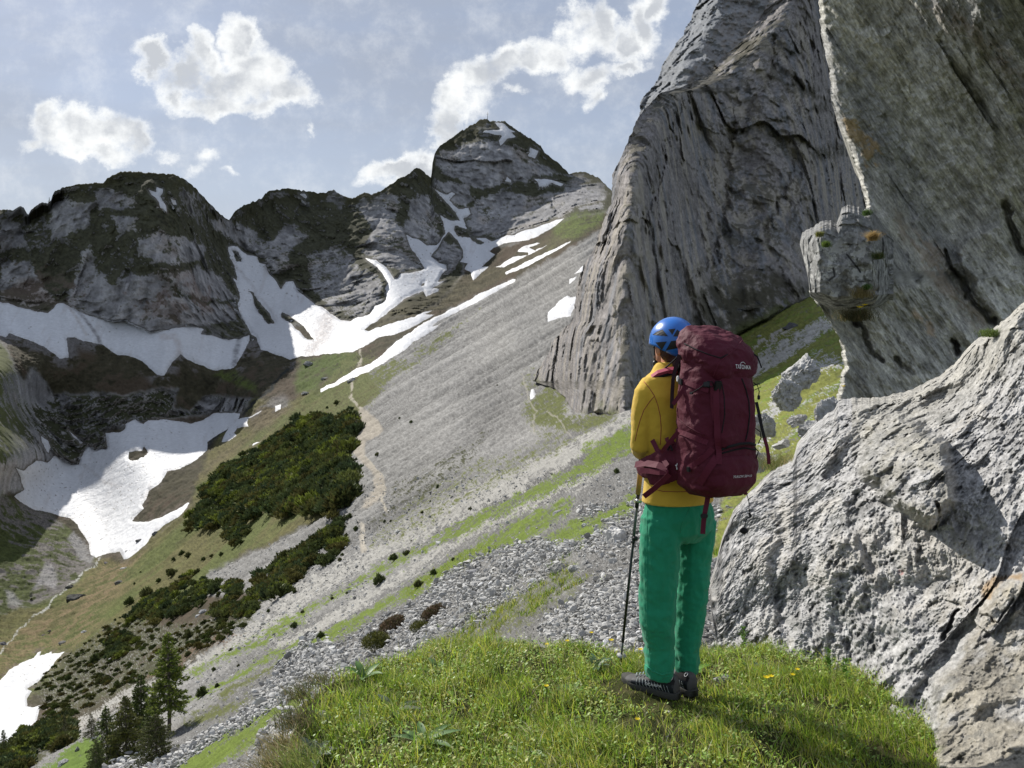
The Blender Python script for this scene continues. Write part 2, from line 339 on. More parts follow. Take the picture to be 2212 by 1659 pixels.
SNOW = [
 ('broad snow band lying along the foot of the rounded left cliff', [(-200,720),(-200,640)]+Z('1', [(0,1112),(150,1155),(300,1188),(360,1130),(400,1128),(560,1200),(720,1245),(790,1240),(940,1312),(1100,1285),(1210,1268),(1290,1290),(1270,1320),(1420,1350),(1510,1355),(1540,1340),(1580,1325),(1580,1360),(1545,1420),(1520,1470),(1480,1535),(1360,1550),(1240,1510),(1140,1450),(1090,1500),(1040,1580),(990,1575),(930,1520),(860,1470),(740,1450),(640,1380),(590,1380),(480,1345),(420,1345),(435,1470),(380,1475),(280,1400),(180,1355),(60,1310),(40,1340),(0,1330)])),
 ('great branching snowfield filling the gullies below the summit', S2),
 ('narrow snow lens beside the top edge of the scree slope', Z('2', [(1720,885),(1600,940),(1450,1010),(1290,1095),(1300,1105),(1430,1055),(1560,985),(1700,905)])),
 ('ragged snow sheet just above the thin lens below the summit cliffs', Z('2', [(1500,900),(1570,920),(1480,960),(1380,1010),(1290,1060),(1240,1055),(1350,985),(1440,975),(1440,960),(1370,955),(1400,925)])),
 ('long thin snow strip running down the rim of the scree slope', [(1116,599),(1085,612),(1041,631),(997,657),(956,677),(921,694),(887,715),(853,739),(819,770),(800,785),(770,795),(723,826),(692,839),(690,846),(731,832),(766,815),(797,803),(836,779),(875,756),(894,739),(938,712),(949,701),(930,706),(955,690),(1000,668),(1060,636),(1112,608)]),
 ('white snow patch on the scree against the foot of the big wall', Z('2', [(1690,1235),(1710,1245),(1775,1235),(1740,1300),(1710,1370),(1640,1380),(1565,1400),(1570,1340),(1610,1300),(1650,1260)])),
 ('small snow sliver highest on the scree beside the big wall', Z('2', [(1790,1045),(1820,1045),(1790,1075),(1725,1100)])),
 ('short snow fleck between the sliver and the white patch by the wall', Z('2', [(1750,1105),(1740,1130),(1700,1160),(1705,1130)])),
 ('thin snow streak alone in the middle of the upper scree', Z('2', [(1225,1370),(1300,1330),(1280,1345),(1230,1365)])),
 ('little snow triangle where the footpath meets the rocky rib', Z('A', [(1415,215),(1430,210),(1445,240),(1430,270),(1415,275),(1410,250)])),
 ('forked snow patch near the top of the rounded left mountain', Z('1', [(930,400),(985,425),(990,390),(1030,405),(1030,430),(1010,450),(1050,510),(1055,555),(1010,520),(1000,480),(960,440)])),
 ('tiny snow patch right of the forked one on the left mountain', Z('1', [(1070,460),(1105,475),(1115,500),(1095,500)])),
 ('hooked snow cap just below the summit mast', Z('2', [(1230,140),(1270,145),(1370,205),(1330,205),(1365,235),(1310,245),(1270,290),(1255,260),(1280,225),(1240,215),(1150,205),(1170,190),(1260,185),(1240,160)])),
 ('snow patch on the right shoulder of the summit dome', Z('2', [(1455,295),(1510,325),(1485,375),(1440,350),(1455,320)])),
 ('flat snow ledge low on the right of the summit dome', Z('2', [(1480,495),(1590,500),(1670,530),(1650,548),(1590,520),(1560,550),(1510,548),(1500,515)])),
 ('small snow wedge in the middle of the summit dome face', Z('2', [(1300,480),(1335,510),(1330,525),(1285,515),(1300,500)])),
 ('snow fleck on the crest of the middle ridge', Z('1', [(1885,430),(1930,428),(1945,450),(1935,462)])),
 ('large partly shaded snowfield filling the valley head below the ribbed cliffs', Z('B', [(100,905),(150,920),(230,855),(300,870),(340,825),(400,850),(450,885),(500,880),(530,790),(560,760),(600,790),(680,780),(665,680),(750,680),(790,655),(790,620),(850,590),(905,625),(930,600),(1060,595),(1200,620),(1280,600),(1350,555),(1515,555),(1500,600),(1440,650),(1380,690),(1310,740),(1310,790),(1250,850),(1140,910),(1060,920),(1040,960),(1000,1010),(940,1050),(900,1140),(910,1160),(870,1200),(830,1240),(850,1245),(940,1240),(1000,1220),(1100,1170),(1190,1120),(1200,1125),(1150,1190),(1060,1250),(960,1330),(920,1390),(820,1470),(780,1480),(760,1430),(700,1440),(610,1470),(570,1450),(560,1380),(530,1330),(490,1260),(440,1220),(330,1190),(200,1160),(90,1080),(150,1040),(130,960)])),
 ('ragged snow tongue right of the dark stream at the valley head', Z('B', [(1660,535),(1650,550),(1570,590),(1560,620),(1570,640),(1500,650),(1480,680),(1500,695),(1450,730),(1400,740),(1410,700),(1440,650),(1500,590),(1580,575)])),
 ('small lone snow patch on the brown slope above the pine thicket', Z('B', [(1740,510),(1775,500),(1770,525),(1735,548)])),
 ('thin snow dash just left of the top of the pine thicket', Z('B', [(1670,720),(1600,765),(1595,755)])),
 ('curved snow pocket in a notch of the leftmost ribbed cliff', Z('B', [(260,700),(300,730),(320,770),(310,810),(285,780),(262,740)])),
 ('slanting snow ribbon in a gully of the ribbed cliffs', Z('B', [(425,655),(500,720),(525,745),(505,750)])),
 ('bright stone-dotted snowfield in the lowest left of the valley', [(-60,1490),(-60,1640)]+[(0,1606)]+Z('C', [(40,1440),(100,1400),(200,1310),(270,1260),(290,1180),(330,1130),(240,1160),(200,1150),(200,1090),(235,1040),(200,1020),(280,970),(350,900),(420,810),(490,750),(375,765),(380,745),(330,770),(290,775),(310,742),(270,755),(250,790),(150,830),(60,890),(0,960)])),
]
snow_sd = []
for lab, pts in SNOW:
    s = sdpoly(PX+(XJ-PX)*.42, PY+(YJ-PY)*.42, pts)
    snow_sd.append(s)
hole = np.full(sh, -60., np.float32)
for h in HOLES: hole = np.maximum(hole, sdpoly(PX+(XJ-PX)*.7, PY+(YJ-PY)*.7, h))
snow_all = np.full(sh, -60., np.float32)
for k in range(len(snow_sd)):
    snow_sd[k] = np.minimum(snow_sd[k], -hole)
    snow_all = np.maximum(snow_all, snow_sd[k])
snowm = sstep(snow_all, -5, 2)

# ---- ground classes
ROCK = [(-700,300),(1500,200),(1500,470),(1316,456),(1249,466),(1200,485),(1100,530),(1050,530),(1005,560),(1000,590),(960,640),(900,680),(800,690),(740,700),(640,700),(545,735),(440,750),(270,730),(0,690),(-700,700)]
RIBS = Z('B', [(-400,100),(0,100),(150,350),(200,270),(350,430),(600,440),(800,430),(1000,400),(1120,400),(1100,520),(1200,540),(1300,440),(1400,450),(1590,470),(1520,560),(1330,560),(900,610),(790,640),(660,680),(680,780),(500,880),(300,870),(150,920),(140,1050),(60,1060),(0,1100),(-400,1100)])
MEAD = [(520,897),(548,862),(632,866),(683,839),(750,825),(824,787),(880,790),(828,842),(790,877),(766,905),(742,1000),(760,1090),(650,1140),(520,1200),(440,1290),(330,1330),(230,1400),(150,1420),(90,1490),(0,1540),(-300,1600),(-300,1300),(0,1300),(100,1290),(200,1200),(215,1210),(240,1209),(268,1208),(330,1150),(415,1085),(440,1000),(480,930)]
SCREE = [(1330,480),(1116,599),(997,657),(850,740),(790,800),(820,842),(790,877),(770,905),(742,1000),(760,1090),(650,1140),(590,1170),(440,1240),(440,1290),(560,1280),(480,1380),(400,1440),(130,1600),(-50,1680),(-50,1900),(1400,1900),(1990,1900),(1990,600),(1400,400)]
m_rock = pm(ROCK, 6); m_ribs = pm(RIBS, 6); m_mead = pm(MEAD, 8, 1.5); m_scree = pm(SCREE, 5, 1.3)*(1-m_rock)
cliff = np.clip(m_rock+m_ribs, 0, 1)*(1-snowm)
# relief of the cliffs, pushed along the line of sight (metres)
q = pf*np.array([1, 1, .45], np.float32)
rel = 17*G(fbm(q/62., 4, .5, ridge=True)) + 9*G(fbm(pf/np.array([24, 24, 40], np.float32), 5, .62, ridge=True, off=31)) + 3.0*G(fbm(pf/5., 3, .6, off=7))
zt = G(pf[:, 2])/21. + 1.3*G(fbm(pf/80., 3, off=3)); st = zt-np.floor(zt)
rel += 7.0*(sstep(st, .0, .55)-st)
ribs = 9*G(fbm(pf*np.array([1, 1, .16], np.float32)/13., 4, .6, ridge=True, off=50))
taper = sstep(tt, 0, .015)[:, None]
FACES = [Z('1', q_) for q_ in ([(320,460),(590,480),(560,640),(440,700),(330,720)], [(600,460),(650,400),(860,460),(850,520),(700,530),(620,540)], [(870,720),(1000,670),(1150,700),(1290,760),(1260,840),(1130,890),(1040,890),(900,830)],
 [(410,1130),(430,1060),(500,860),(560,740),(610,900),(700,1010),(850,940),(1000,940),(1100,1060),(1300,1130),(1480,1130),(1510,1230),(1300,1270),(940,1320),(720,1250),(560,1200)], [(1040,930),(1250,900),(1400,960),(1500,1110),(1300,1110),(1150,1050)], [(0,860),(180,860),(280,1000),(350,1130),(200,1170),(0,1120)], [(700,560),(860,590),(880,680),(740,670)],
 [(1340,600),(1450,620),(1600,660),(1680,740),(1850,620),(1980,690),(1830,800),(1850,890),(1740,920),(1620,800),(1500,740),(1380,670)], [(0,600),(120,620),(170,760),(0,800)])] \
 + [Z('2', q_) for q_ in ([(150,940),(280,920),(380,1040),(480,1080),(540,1160),(500,1280),(380,1390),(200,1340),(60,1180),(40,980)], [(360,620),(450,590),(560,550),(640,640),(600,760),(700,840),(790,1075),(560,1070),(380,960),(450,820),(380,700)], [(660,820),(700,640),(800,600),(870,720),(900,860),(820,930),(700,870)], [(170,620),(215,570),(290,620),(260,700)],
 [(845,400),(870,310),(960,300),(1080,250),(1200,260),(1300,280),(1400,300),(1480,380),(1560,420),(1640,470),(1480,490),(1440,540),(1300,520),(1200,560),(1100,560),(1000,500),(840,420)], [(840,520),(960,510),(1080,540),(1090,640),(1060,690),(960,660),(900,600)], [(1060,700),(1160,600),(1300,590),(1500,590),(1700,580),(1760,680),(1690,730),(1500,800),(1350,860),(1220,870),(1110,850),(1040,760)], [(1700,480),(1790,470),(1900,520),(1960,590),(1920,690),(1760,700),(1660,580)], [(835,990),(900,850),(1020,960),(1000,1020),(900,1130)], [(1120,180),(1190,120),(1240,180),(1130,200)])]
facem = np.zeros(sh, np.float32)
for q_ in FACES: facem = np.maximum(facem, sstep(sdpoly(XJ, YJ, q_), -9, 9))
cidx = np.where(((m_rock+m_ribs) > .01).ravel())[0]; pc_ = pf[cidx]; fa = np.zeros(len(pf), np.float32); fb = fa.copy(); fc_ = fa.copy()
fa[cidx] = facet(pc_/np.array([42, 42, 60], np.float32))[0]; fb[cidx] = facet(pc_/np.array([14, 14, 26], np.float32), seed=1)[0]; fc_[cidx] = facet(pc_/np.array([5, 5, 9], np.float32), seed=2)[0]
fa, fb, fc_ = G(fa), G(fb), G(fc_)
low = 12*G(fbm(q/75., 2, .5, off=0))
rel = rel*.30+low*.6+9*fa+5.5*fb+2.4*fc_

cl_all = np.clip(m_rock+m_ribs, 0, 1); relx = rel*m_rock + (ribs+rel*.5)*m_ribs*.75*(.25+.75*sstep(PX, 40, 170))
Dr = D - taper*cl_all*(relx*(1-snowm)+low*sstep(sdpoly(PX, PY, ROCK, 110), 0, 90)*snowm)
# pinnacle and rock knobs standing out of the snow
for pts, hh in ((Z('2', [(935,828),(895,880),(830,990),(925,1040),(890,1130),(960,1090),(1030,990),(1025,940),(990,880)]), 26), (HOLES[3], 10), (HOLES[0], 4), (HOLES[1], 4)):
    s = sdpoly(XJ, YJ, pts); Dr -= hh*sstep(s, -2, 22)
V0 = P(PX, PY, Dr); N0 = grid_normals(P(PX, PY, D))
up = np.sign(N0[..., 2]+1e-9)
# relief of the ground, along its normal
s_ = PY+.58*PX-1238
Sx = np.log(np.maximum(s_+55, 8))
streak = G(fbm(np.stack([Sx.ravel()*11, xf*.0022, yf*0], 1), 5, .62, off=4))
streak2 = G(fbm(np.stack([Sx.ravel()*34, xf*.016, yf*0], 1), 4, .7, off=14))
gl = (1-cliff)
farw = m_scree*sstep(D, 25, 70); _al = -xf*.86+yf*.5; _ac = xf*.5+yf*.86
n_dn = G(fbm(np.stack([_ac/4.2, _al/15., xf*0], 1), 4, .7, off=201)); n_dn2 = G(fbm(np.stack([_ac/2.2, _al/5., xf*0], 1), 2, .7, off=211))
h = gl*(1-snowm)*(1-.85*farw)*df.reshape(sh)*(.0030*G(lod(pf, df, 60, 3, .6)) + .0018*G(lod(pf, df, 9, 3, .75, off=40)))
h += m_scree*(1-snowm)*np.minimum(D*.0055, 1.2)*streak + m_scree*(1-snowm)*np.minimum(D*.0005, .10)*streak2
h += snowm*D*.0007*G(lod(pf, df, 30, 3, .6, off=60))
h += farw*(1-snowm)*D*.0012*n_dn
tn = np.minimum(1, (.02+np.abs((N0*V0).sum(2)/np.linalg.norm(V0, axis=2)))*6)
V = V0 + N0*(h*tn)[..., None]
NF = grid_normals(V)

# ---- albedo
col = np.zeros(sh+(3,), np.float32)
def paint(m, c):
    global col
    m = np.clip(m, 0, 1)[..., None]; col = col*(1-m)+np.asarray(c, np.float32)*m
n_big = G(fbm(pf/40., 4, .6, off=2)); n_mid = G(lod(pf, df, 26, 4, .65, off=9)); n_fine = G(lod(pf, df, 5.5, 2, .8, off=23))
n_fine = n_fine*(1-farw)+farw*(.55*n_dn+.6*n_dn2); n_mid = n_mid*(1-.6*farw)+farw*.5*n_dn
spk = 1+.55*n_fine
col[:] = (.060, .054, .034)
col *= (1+.6*n_mid+.3*n_fine)[..., None]
# default brownish turf between the snow and the ribbed cliffs
paint(sstep(n_mid+n_big, -.05, .35)*.7, (.085, .062, .045))
# limestone of the cirque with dark turf on its ledges
rk = np.array([.275, .27, .272], np.float32)*(1+.40*n_mid+.2*n_big+.25*n_fine)[..., None]*(1+.18*fb+.12*fc_)[..., None]
vst = G(fbm(pf*np.array([1, 1, .12], np.float32)/6., 3, .6, off=77)); rk *= (1+.42*vst)[..., None]
rk += np.array([.05, .025, .0], np.float32)*np.clip(n_big*2-.3, 0, 1)[..., None]
paint(cliff, rk)
nz = NF[..., 2]
east = sstep(PX, 930, 1000)
ledge = sstep(.55*nz + .45*n_big + .55*n_mid + .3*n_fine + .48 - .85*facem - .12*east, .10, .38)
turf = np.array([.060, .060, .038], np.float32)*(1+.5*n_fine+.45*n_mid)[..., None]
paint(cliff*m_rock*ledge, turf)
topz = sstep(PY-sk[None], 44, 4)*np.where(PX < 1235, 1, .6)*.9
paint(cliff*m_rock*topz*sstep(n_mid+.55*nz, -.1, .35), np.array([.046, .044, .022])*(1+.5*n_mid+.4*n_fine)[..., None])
paint(cliff*m_ribs*sstep(nz+.8*n_big+.75*n_mid, .55, .8), np.array([.045, .048, .025])*(1+.4*n_mid)[..., None])
paint(cliff*m_ribs*sstep(60-PX, -30, 60)*sstep(nz+.7*n_mid, .0, .5), np.array([.085, .095, .038])*(1+.4*n_mid)[..., None])
# reddish weathering on the lower left wall
paint(cliff*pm(Z('1', [(0,560),(180,560),(320,600),(300,950),(700,1000),(1300,900),(1500,1150),(1200,1260),(600,1150),(0,1100)]), 30)*sstep(n_big+n_mid, .15, .6)*.5, (.15, .105, .095))
# meadow: olive to rusty
me_c = np.array([.110, .103, .042], np.float32)*(1+.5*n_mid+.45*n_fine)[..., None]
paint(m_mead, me_c)
green = sstep(G(fbm(pf/30., 4, .6, off=90)), -.15, .3)
paint(m_mead*green*.8, np.array([.088, .108, .032])*(1+.45*n_fine+.35*n_mid)[..., None])
paint(m_mead*pm(Z('C', [(800,60),(560,330),(300,470),(0,700),(0,950),(250,780),(500,740),(640,640),(760,560),(760,420),(900,300),(1000,100),(1050,0)]), 22)*sstep(n_mid, -.3, .3)*.75, np.array([.165, .118, .072])*(1+.45*n_fine+.35*n_mid)[..., None])
paint(m_mead*pm(Z('B', [(1520,570),(1700,480),(1850,520),(1700,640),(1500,760),(1250,900),(1060,1000),(950,1150),(1060,1130),(1300,920),(1600,700)]), 16)*.7, np.array([.125, .098, .068])*(1+.5*n_mid+.4*n_fine)[..., None])
# left grassy shoulder
LS = [(-200,1060),(0,1070),(45,1080),(110,1110),(150,1140),(185,1190),(205,1215),(160,1260),(110,1290),(60,1310),(0,1330),(-200,1330)]
paint(pm(LS, 6), np.array([.068, .082, .028])*(1+.6*n_mid+.4*n_fine)[..., None])
paint(pm(LS, 6)*sstep(n_big*1.2+n_mid, .1, .4), np.array([.14, .13, .12])*spk[..., None])
paint(pm(Z('B', [(430,1350),(470,1300),(560,1390),(600,1470),(560,1500),(500,1470)]), 4), np.array([.20, .195, .19])*spk[..., None])
paint(pm(Z('C', [(330,90),(400,110),(440,220),(400,280),(330,250),(250,280),(300,180)]), 5)*.8, np.array([.26, .25, .25])*spk[..., None])
paint(pm(Z('C', [(40,290),(90,300),(170,400),(60,420)]), 5)*.8, np.array([.24, .235, .23])*spk[..., None])
# greener knolls at the valley head; the first also has sunlight painted into its green
for pts, c_ in ((Z('B', [(1360,310),(1450,285),(1620,370),(1600,420),(1400,340)]), (.085, .105, .03)), (Z('A', [(200,100),(300,40),(440,20),(450,80),(330,130),(230,130)]), (.085, .14, .022)), (Z('B', [(1900,230),(2050,190),(2212,170),(2212,330),(2050,330),(2000,400),(1880,440),(1850,350)]), (.075, .1, .028)),
                (Z('2', [(1740,710),(1930,700),(1900,790),(1620,920),(1560,980),(1600,860),(1610,790)]), (.095, .12, .035))):
    paint(pm(pts, 8, 1.4)*sstep(n_mid, -.5, .1), np.array(c_)*(1+.35*n_fine+.2*n_mid)[..., None])
paint(pm(Z('2', [(1240,1050),(1000,1120),(900,1170),(640,1280),(500,1400),(500,1480),(800,1350),(1000,1280),(1300,1110),(1550,980),(1720,890),(1600,850),(1500,900),(1300,1080)]), 6)*.7, np.array([.085, .075, .045])*(1+.7*n_mid)[..., None])
# scree
sc_c = np.array([.188, .184, .176], np.float32)*np.clip(1+.46*streak+.20*streak2+.26*n_mid+.2*n_big, .5, 2.0)[..., None]*(1+.5*n_fine)[..., None]
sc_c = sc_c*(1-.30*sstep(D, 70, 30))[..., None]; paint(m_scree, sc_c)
stone = sstep(G(lod(pf, df, 8, 2, .8, off=71)), .12, .42)
paint(m_scree*stone*.38, (.36, .355, .34))
def bandp(pts, cover, c_, soft=6, var=.42):
    m = pm(pts, soft*2.2, 1.8)
    cov = sstep(n_mid*.9+n_fine*.65+cover*1.5-.72+.45*streak2+(m-1)*.9, -.12, .12)*(m > .02)
    paint(cov*(1-snowm), np.array(c_)*(1+var*n_fine+.25*n_mid)[..., None])
gr = (.115, .155, .030); gd = (.098, .108, .040); dk = (.05, .052, .028)
pale = (.30, .292, .27)
bandp(Z('A', [(1980,340),(1700,480),(1450,580),(1100,740),(850,860),(640,1000),(470,1130),(300,1220),(150,1300),(0,1400),(0,1500),(250,1350),(500,1210),(760,1080),(1050,920),(1300,800),(1600,640),(1980,420)]), .72, pale, 8)
bandp(Z('A', [(1980,540),(1600,720),(1300,870),(1050,1000),(800,1160),(600,1290),(300,1450),(0,1600),(0,1659),(100,1640),(400,1480),(650,1310),(850,1190),(1100,1030),(1350,900),(1700,740)]), .7, pale, 7)
bandp(Z('C', [(2212,340),(2000,480),(1830,560),(1650,690),(1390,830),(1400,900),(1700,740),(2000,590),(2212,460)]), .8, pale, 5)
bandp(Z('C', [(1170,930),(900,1060),(700,1180),(520,1300),(420,1400),(560,1380),(640,1300),(800,1180),(1000,1060),(1180,960)]), .8, pale, 5)
bandp(Z('A', [(600,200),(900,0),(1150,-250),(700,60),(540,220)]), .5, gd)
bandp(Z('A', [(400,-20),(600,60),(760,50),(700,120),(600,220),(520,300),(460,330),(400,400),(0,500),(0,380),(240,260)]), .62, gd)
bandp(Z('A', [(1980,400),(1990,470),(1980,560),(1750,690),(1500,800),(1200,950),(1000,1060),(800,1140),(600,1250),(350,1370),(150,1480),(0,1560),(0,1500),(100,1460),(300,1350),(560,1200),(720,1110),(900,1010),(1150,880),(1400,750),(1700,620),(1700,540)]), .62, gr)
bandp(Z('A', [(1640,820),(1480,880),(1350,930),(1200,1020),(1000,1130),(880,1220),(700,1320),(500,1440),(250,1560),(100,1659),(200,1659),(400,1560),(560,1460),(760,1360),(900,1280),(1000,1210),(1150,1140),(1250,1100),(1400,1050),(1500,980),(1640,900)]), .70, gr)
bandp(Z('A', [(1990,780),(1900,840),(1800,890),(1700,930),(1600,980),(1500,1040),(1560,1060),(1700,1050),(1750,1010),(1850,940),(1980,890)]), .78, gr)
bandp(Z('A', [(1700,1080),(1600,1130),(1500,1250),(1350,1330),(1150,1440),(900,1580),(800,1659),(1100,1659),(1350,1560),(1450,1480),(1550,1400),(1700,1300),(1800,1240),(1700,1200),(1620,1200),(1620,1140)]), .52, gd, 12)
bandp(Z('A', [(1640,90),(1500,200),(1430,270),(1370,330),(1450,420),(1600,450),(1750,430),(1870,380),(1870,300),(1720,370),(1640,380),(1600,340),(1660,200)]), .74, gd)
bandp(Z('A', [(1400,80),(1340,160),(1380,300),(1460,380),(1450,500),(1150,600),(900,660),(700,850),(560,1000),(480,1100),(640,1100),(900,950),(1300,740),(1600,560),(1700,480),(1500,420),(1440,260),(1500,100)]), .36, gd)
bandp(Z('A', [(640,740),(850,640),(1100,480),(1200,400),(1130,600),(900,760),(700,880),(560,990),(480,960),(600,860)]), .38, dk)
bandp(Z('C', [(1260,1640),(1500,1450),(1800,1300),(2000,1180),(2212,1060),(2300,1010),(2300,1120),(2212,1180),(2000,1250),(1900,1400),(1750,1490),(1650,1560),(1560,1640)]), .85, gr)
bandp(Z('C', [(280,1640),(420,1540),(560,1420),(740,1390),(700,1500),(620,1640)]), .9, (.10,.15,.03))
bandp(Z('C', [(1330,1290),(1500,1200),(1660,1100),(1800,990),(2000,880),(2050,850),(1900,900),(1700,1000),(1600,1130),(1800,1130),(1800,1060),(1880,1040),(1830,1110),(1700,1200),(1500,1280)]), .72, gd)
bandp(Z('C', [(1380,1100),(1500,1040),(1700,930),(1900,800),(2212,640),(2212,700),(2000,800),(1800,920),(1600,1040),(1400,1130)]), .75, gr)
bandp(Z('C', [(1400,890),(1700,740),(2000,590),(2212,480),(2212,530),(1900,700),(1650,800),(1450,920)]), .75, gr)
bandp(Z('C', [(780,560),(980,500),(1300,560),(1600,480),(1900,450),(1850,560),(1400,800),(1150,930),(800,1090),(500,1260),(270,1320),(0,1560),(0,1640),(200,1640),(500,1400),(330,1130),(250,1000),(420,820),(600,700)]), .60, (.062,.064,.034))
_shz = pm(Z('C', [(780,560),(980,500),(1300,560),(1600,480),(1900,450),(1850,560),(1400,800),(1150,930),(800,1090),(500,1260),(270,1320),(330,1130),(250,1000),(420,820),(600,700)]), 10); paint(_shz*sstep(G(lod(pf, df, 7, 3, .8, off=171)), .12, .45)*.75, np.array([.26, .255, .245])*(1+.4*n_fine)[..., None])
bandp(Z('C', [(1800,620),(1500,740),(1200,900),(1000,980),(1200,860),(1500,680),(1700,580)]), .6, (.12,.085,.06))
# right hand meadow below the big wall
RM = [(1380,900),(1500,760),(1600,700),(1770,600),(1900,700),(1850,900),(1700,1050),(1600,1200),(1540,1200),(1560,1080),(1640,980),(1560,860),(1450,880)]
paint(pm(RM, 8)*sstep(n_mid, -.62, -.2), np.array([.180, .190, .050])*(1+.42*n_fine+.3*n_mid)[..., None])
paint(pm(RM, 8)*sstep(streak2+n_mid, .0, .4)*.7, np.array([.125, .185, .034])*(1+.35*n_fine)[..., None])
bandp(Z('F', [(840,230),(700,290),(560,370),(400,470),(280,540),(200,650),(200,710),(350,600),(560,480),(700,380),(860,290)]), .85, (.36,.35,.32), 5)
bandp(Z('F', [(600,300),(420,350),(300,420),(200,480),(200,500),(420,390),(560,320)]), .75, (.36,.34,.3), 3)
bandp(Z('F', [(790,500),(690,510),(560,660),(430,720),(430,800),(270,960),(260,1300),(330,1250),(420,1010),(540,850),(640,740),(740,690),(920,640),(920,540)]), .50, (.34,.335,.33), 6)
bandp(Z('F', [(920,700),(700,760),(500,980),(330,1250),(260,1400),(400,1400),(560,1150),(860,880)]), .28, (.30,.30,.29), 6)
# footpath worn across the slope
PATH = Z('A', [(470,0),(480,60),(430,150),(420,220),(410,265),(440,290),(480,320),(500,360),(495,420),(450,470),(430,520),(460,570),(530,620),(580,690),(600,760),(605,790),(590,840),(610,880)])
sdp = sdline(XJ, YJ, PATH)
paint(sstep(sdp, 4.5, 1.0)*sstep(n_mid, -.5, 0)*(1-snowm), (.36, .33, .27))
paint(pm(Z('A', [(470,320),(515,330),(590,430),(570,480),(500,500),(490,590),(550,640),(600,700),(605,780),(570,850),(480,880),(500,830),(550,770),(545,690),(450,590),(385,540),(400,480),(450,440),(455,370)]), 4), np.array([.31, .28, .235])*(1+.3*n_fine+.2*n_mid)[..., None])
paint(pm(Z('A', [(460,950),(480,960),(510,1100),(470,1120)]), 3), np.array([.36, .33, .28])*(1+.3*n_fine)[..., None])
P2_ = Z('A', [(1500,330),(1560,380),(1600,450),(1640,470)]); paint(sstep(sdline(XJ, YJ, P2_), 2.6, .5)*.6, (.30, .28, .24))
P3_ = Z('A', [(1370,130),(1385,200),(1400,270),(1450,340),(1430,400),(1440,460)]); paint(sstep(sdline(XJ, YJ, P3_), 2.6, .5)*.6, (.30, .28, .24))
# soil under the dwarf pines
# the dark stream bed, and the dry stony runnel further down
paint(sstep(sdline(XJ, YJ, Z('B', [(1840,260),(1740,370),(1620,470),(1530,560),(1440,640),(1380,690),(1310,760),(1260,840)])), 3.6, 1.2), (.03, .032, .03))
paint(sstep(sdline(XJ, YJ, Z('C', [(750,60),(640,150),(480,280),(330,420),(230,510),(100,640),(0,760)])), 3.0, .8)*sstep(n_fine, -.25, .1), (.40, .40, .37))
# stones and grit melted out round the snow
ring = sstep(snow_all, -13, -2)*(PX < 900)*(PY > 850)
paint(ring*sstep(n_mid, -.1, .35)*.8, np.array([.11, .095, .08])*spk[..., None])
ring2 = sstep(snow_all, -30, -8)*(PY < 880)*(PX < 640)*(PY > 700)
paint(ring2*sstep(n_mid+n_big, .0, .3)*.7, np.array([.17, .165, .165])*spk[..., None])
col = np.clip(col, .012, .8)

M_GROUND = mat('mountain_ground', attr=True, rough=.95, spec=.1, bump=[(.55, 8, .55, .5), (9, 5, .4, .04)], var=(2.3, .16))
fm = None
# back of the crest: the ridge falls away behind
nb = 8; back = []
for k in range(1, nb+1):
    b = V[0].copy(); f = 1+.03*k; b[:, 0] *= f; b[:, 1] *= f; b[:, 2] = b[:, 2]*1.0 - (k**1.35)*9 - np.maximum(b[:, 2], 0)*.02*k; back.append(b)
VV = np.concatenate([np.array(back[::-1]), V]); CC = np.concatenate([np.repeat(col[:1], nb, 0), col])
terrain = raw_mesh('terrain', VV.reshape(-1, 3), grid_faces(*VV.shape[:2]), M_GROUND, col=CC.reshape(-1, 3))
tag(terrain, 'alpine valley head with scree slope, grey cliffs and a rounded summit', kind='structure')
QX, QY = unP(V)
def ground(px, py):
    c = np.abs(pxs-px).argmin(); a, b = max(0, c-14), min(len(pxs), c+15)
    dd = (QX[:, a:b]-px)**2+(QY[:, a:b]-py)**2
    r, cc = np.unravel_index(dd.argmin(), dd.shape); return V[r, a+cc], NF[r, a+cc]
# base sheet below everything, out to the horizon
sh_v = []
for r_ in (0, 300, 1200, 4000, 9000):
    for k in range(48):
        a = k*math.tau/48; sh_v.append((r_*math.sin(a), r_*math.cos(a)+200, -120-(-r_*.0)))
sf = [[j*48+k, j*48+(k+1) % 48, (j+1)*48+(k+1) % 48, (j+1)*48+k] for j in range(4) for k in range(48)]
lowland = raw_mesh('ground', np.array(sh_v), np.array(sf), mat('lowland_turf', (.07, .08, .035), var=(.02, .4)), smooth=False)
tag(lowland, 'low valley floor beyond the slope', kind='structure')

# ---- snow: sheets with thickness lying on the ground
snow_mat = mat('old_snow', attr=True, rough=.6, spec=.25, bump=[(.35, 6, .7, .8), (1.6, 6, .6, .25)], var=(.6, .10))
dirt = G(fbm(np.stack([xf*.02, yf*.006, xf*0], 1), 4, .65, off=120)); dirt2 = G(lod(pf, df, 10, 4, .7, off=44))
sc = np.array([.60, .61, .635], np.float32)*(1-.07*np.clip(dirt*1.3, -1, 1)-.05*dirt2)[..., None]
edm = (sstep(snow_all, 7, -1)*sstep(dirt2, -.3, .5)*.5)[..., None]; sc = sc*(1-edm)+np.array([.33, .30, .27], np.float32)*edm
str_ = (sstep(G(fbm(np.stack([xf*.05+yf*.02, yf*.012-xf*.004, xf*0], 1), 4, .65, off=140)), .32, .7)*.28)[..., None]; sc = sc*(1-str_)+np.array([.42, .38, .36], np.float32)*str_
def smear(pts, wd, c_, a_):
    global sc
    m = (sstep(sdline(PX+(XJ-PX)*.5, PY+(YJ-PY)*.5, pts), wd*1.25, wd*.2)*a_*(.45+.55*sstep(dirt2, -.35, .35)))[..., None]; sc = sc*(1-m)+np.array(c_, np.float32)*m
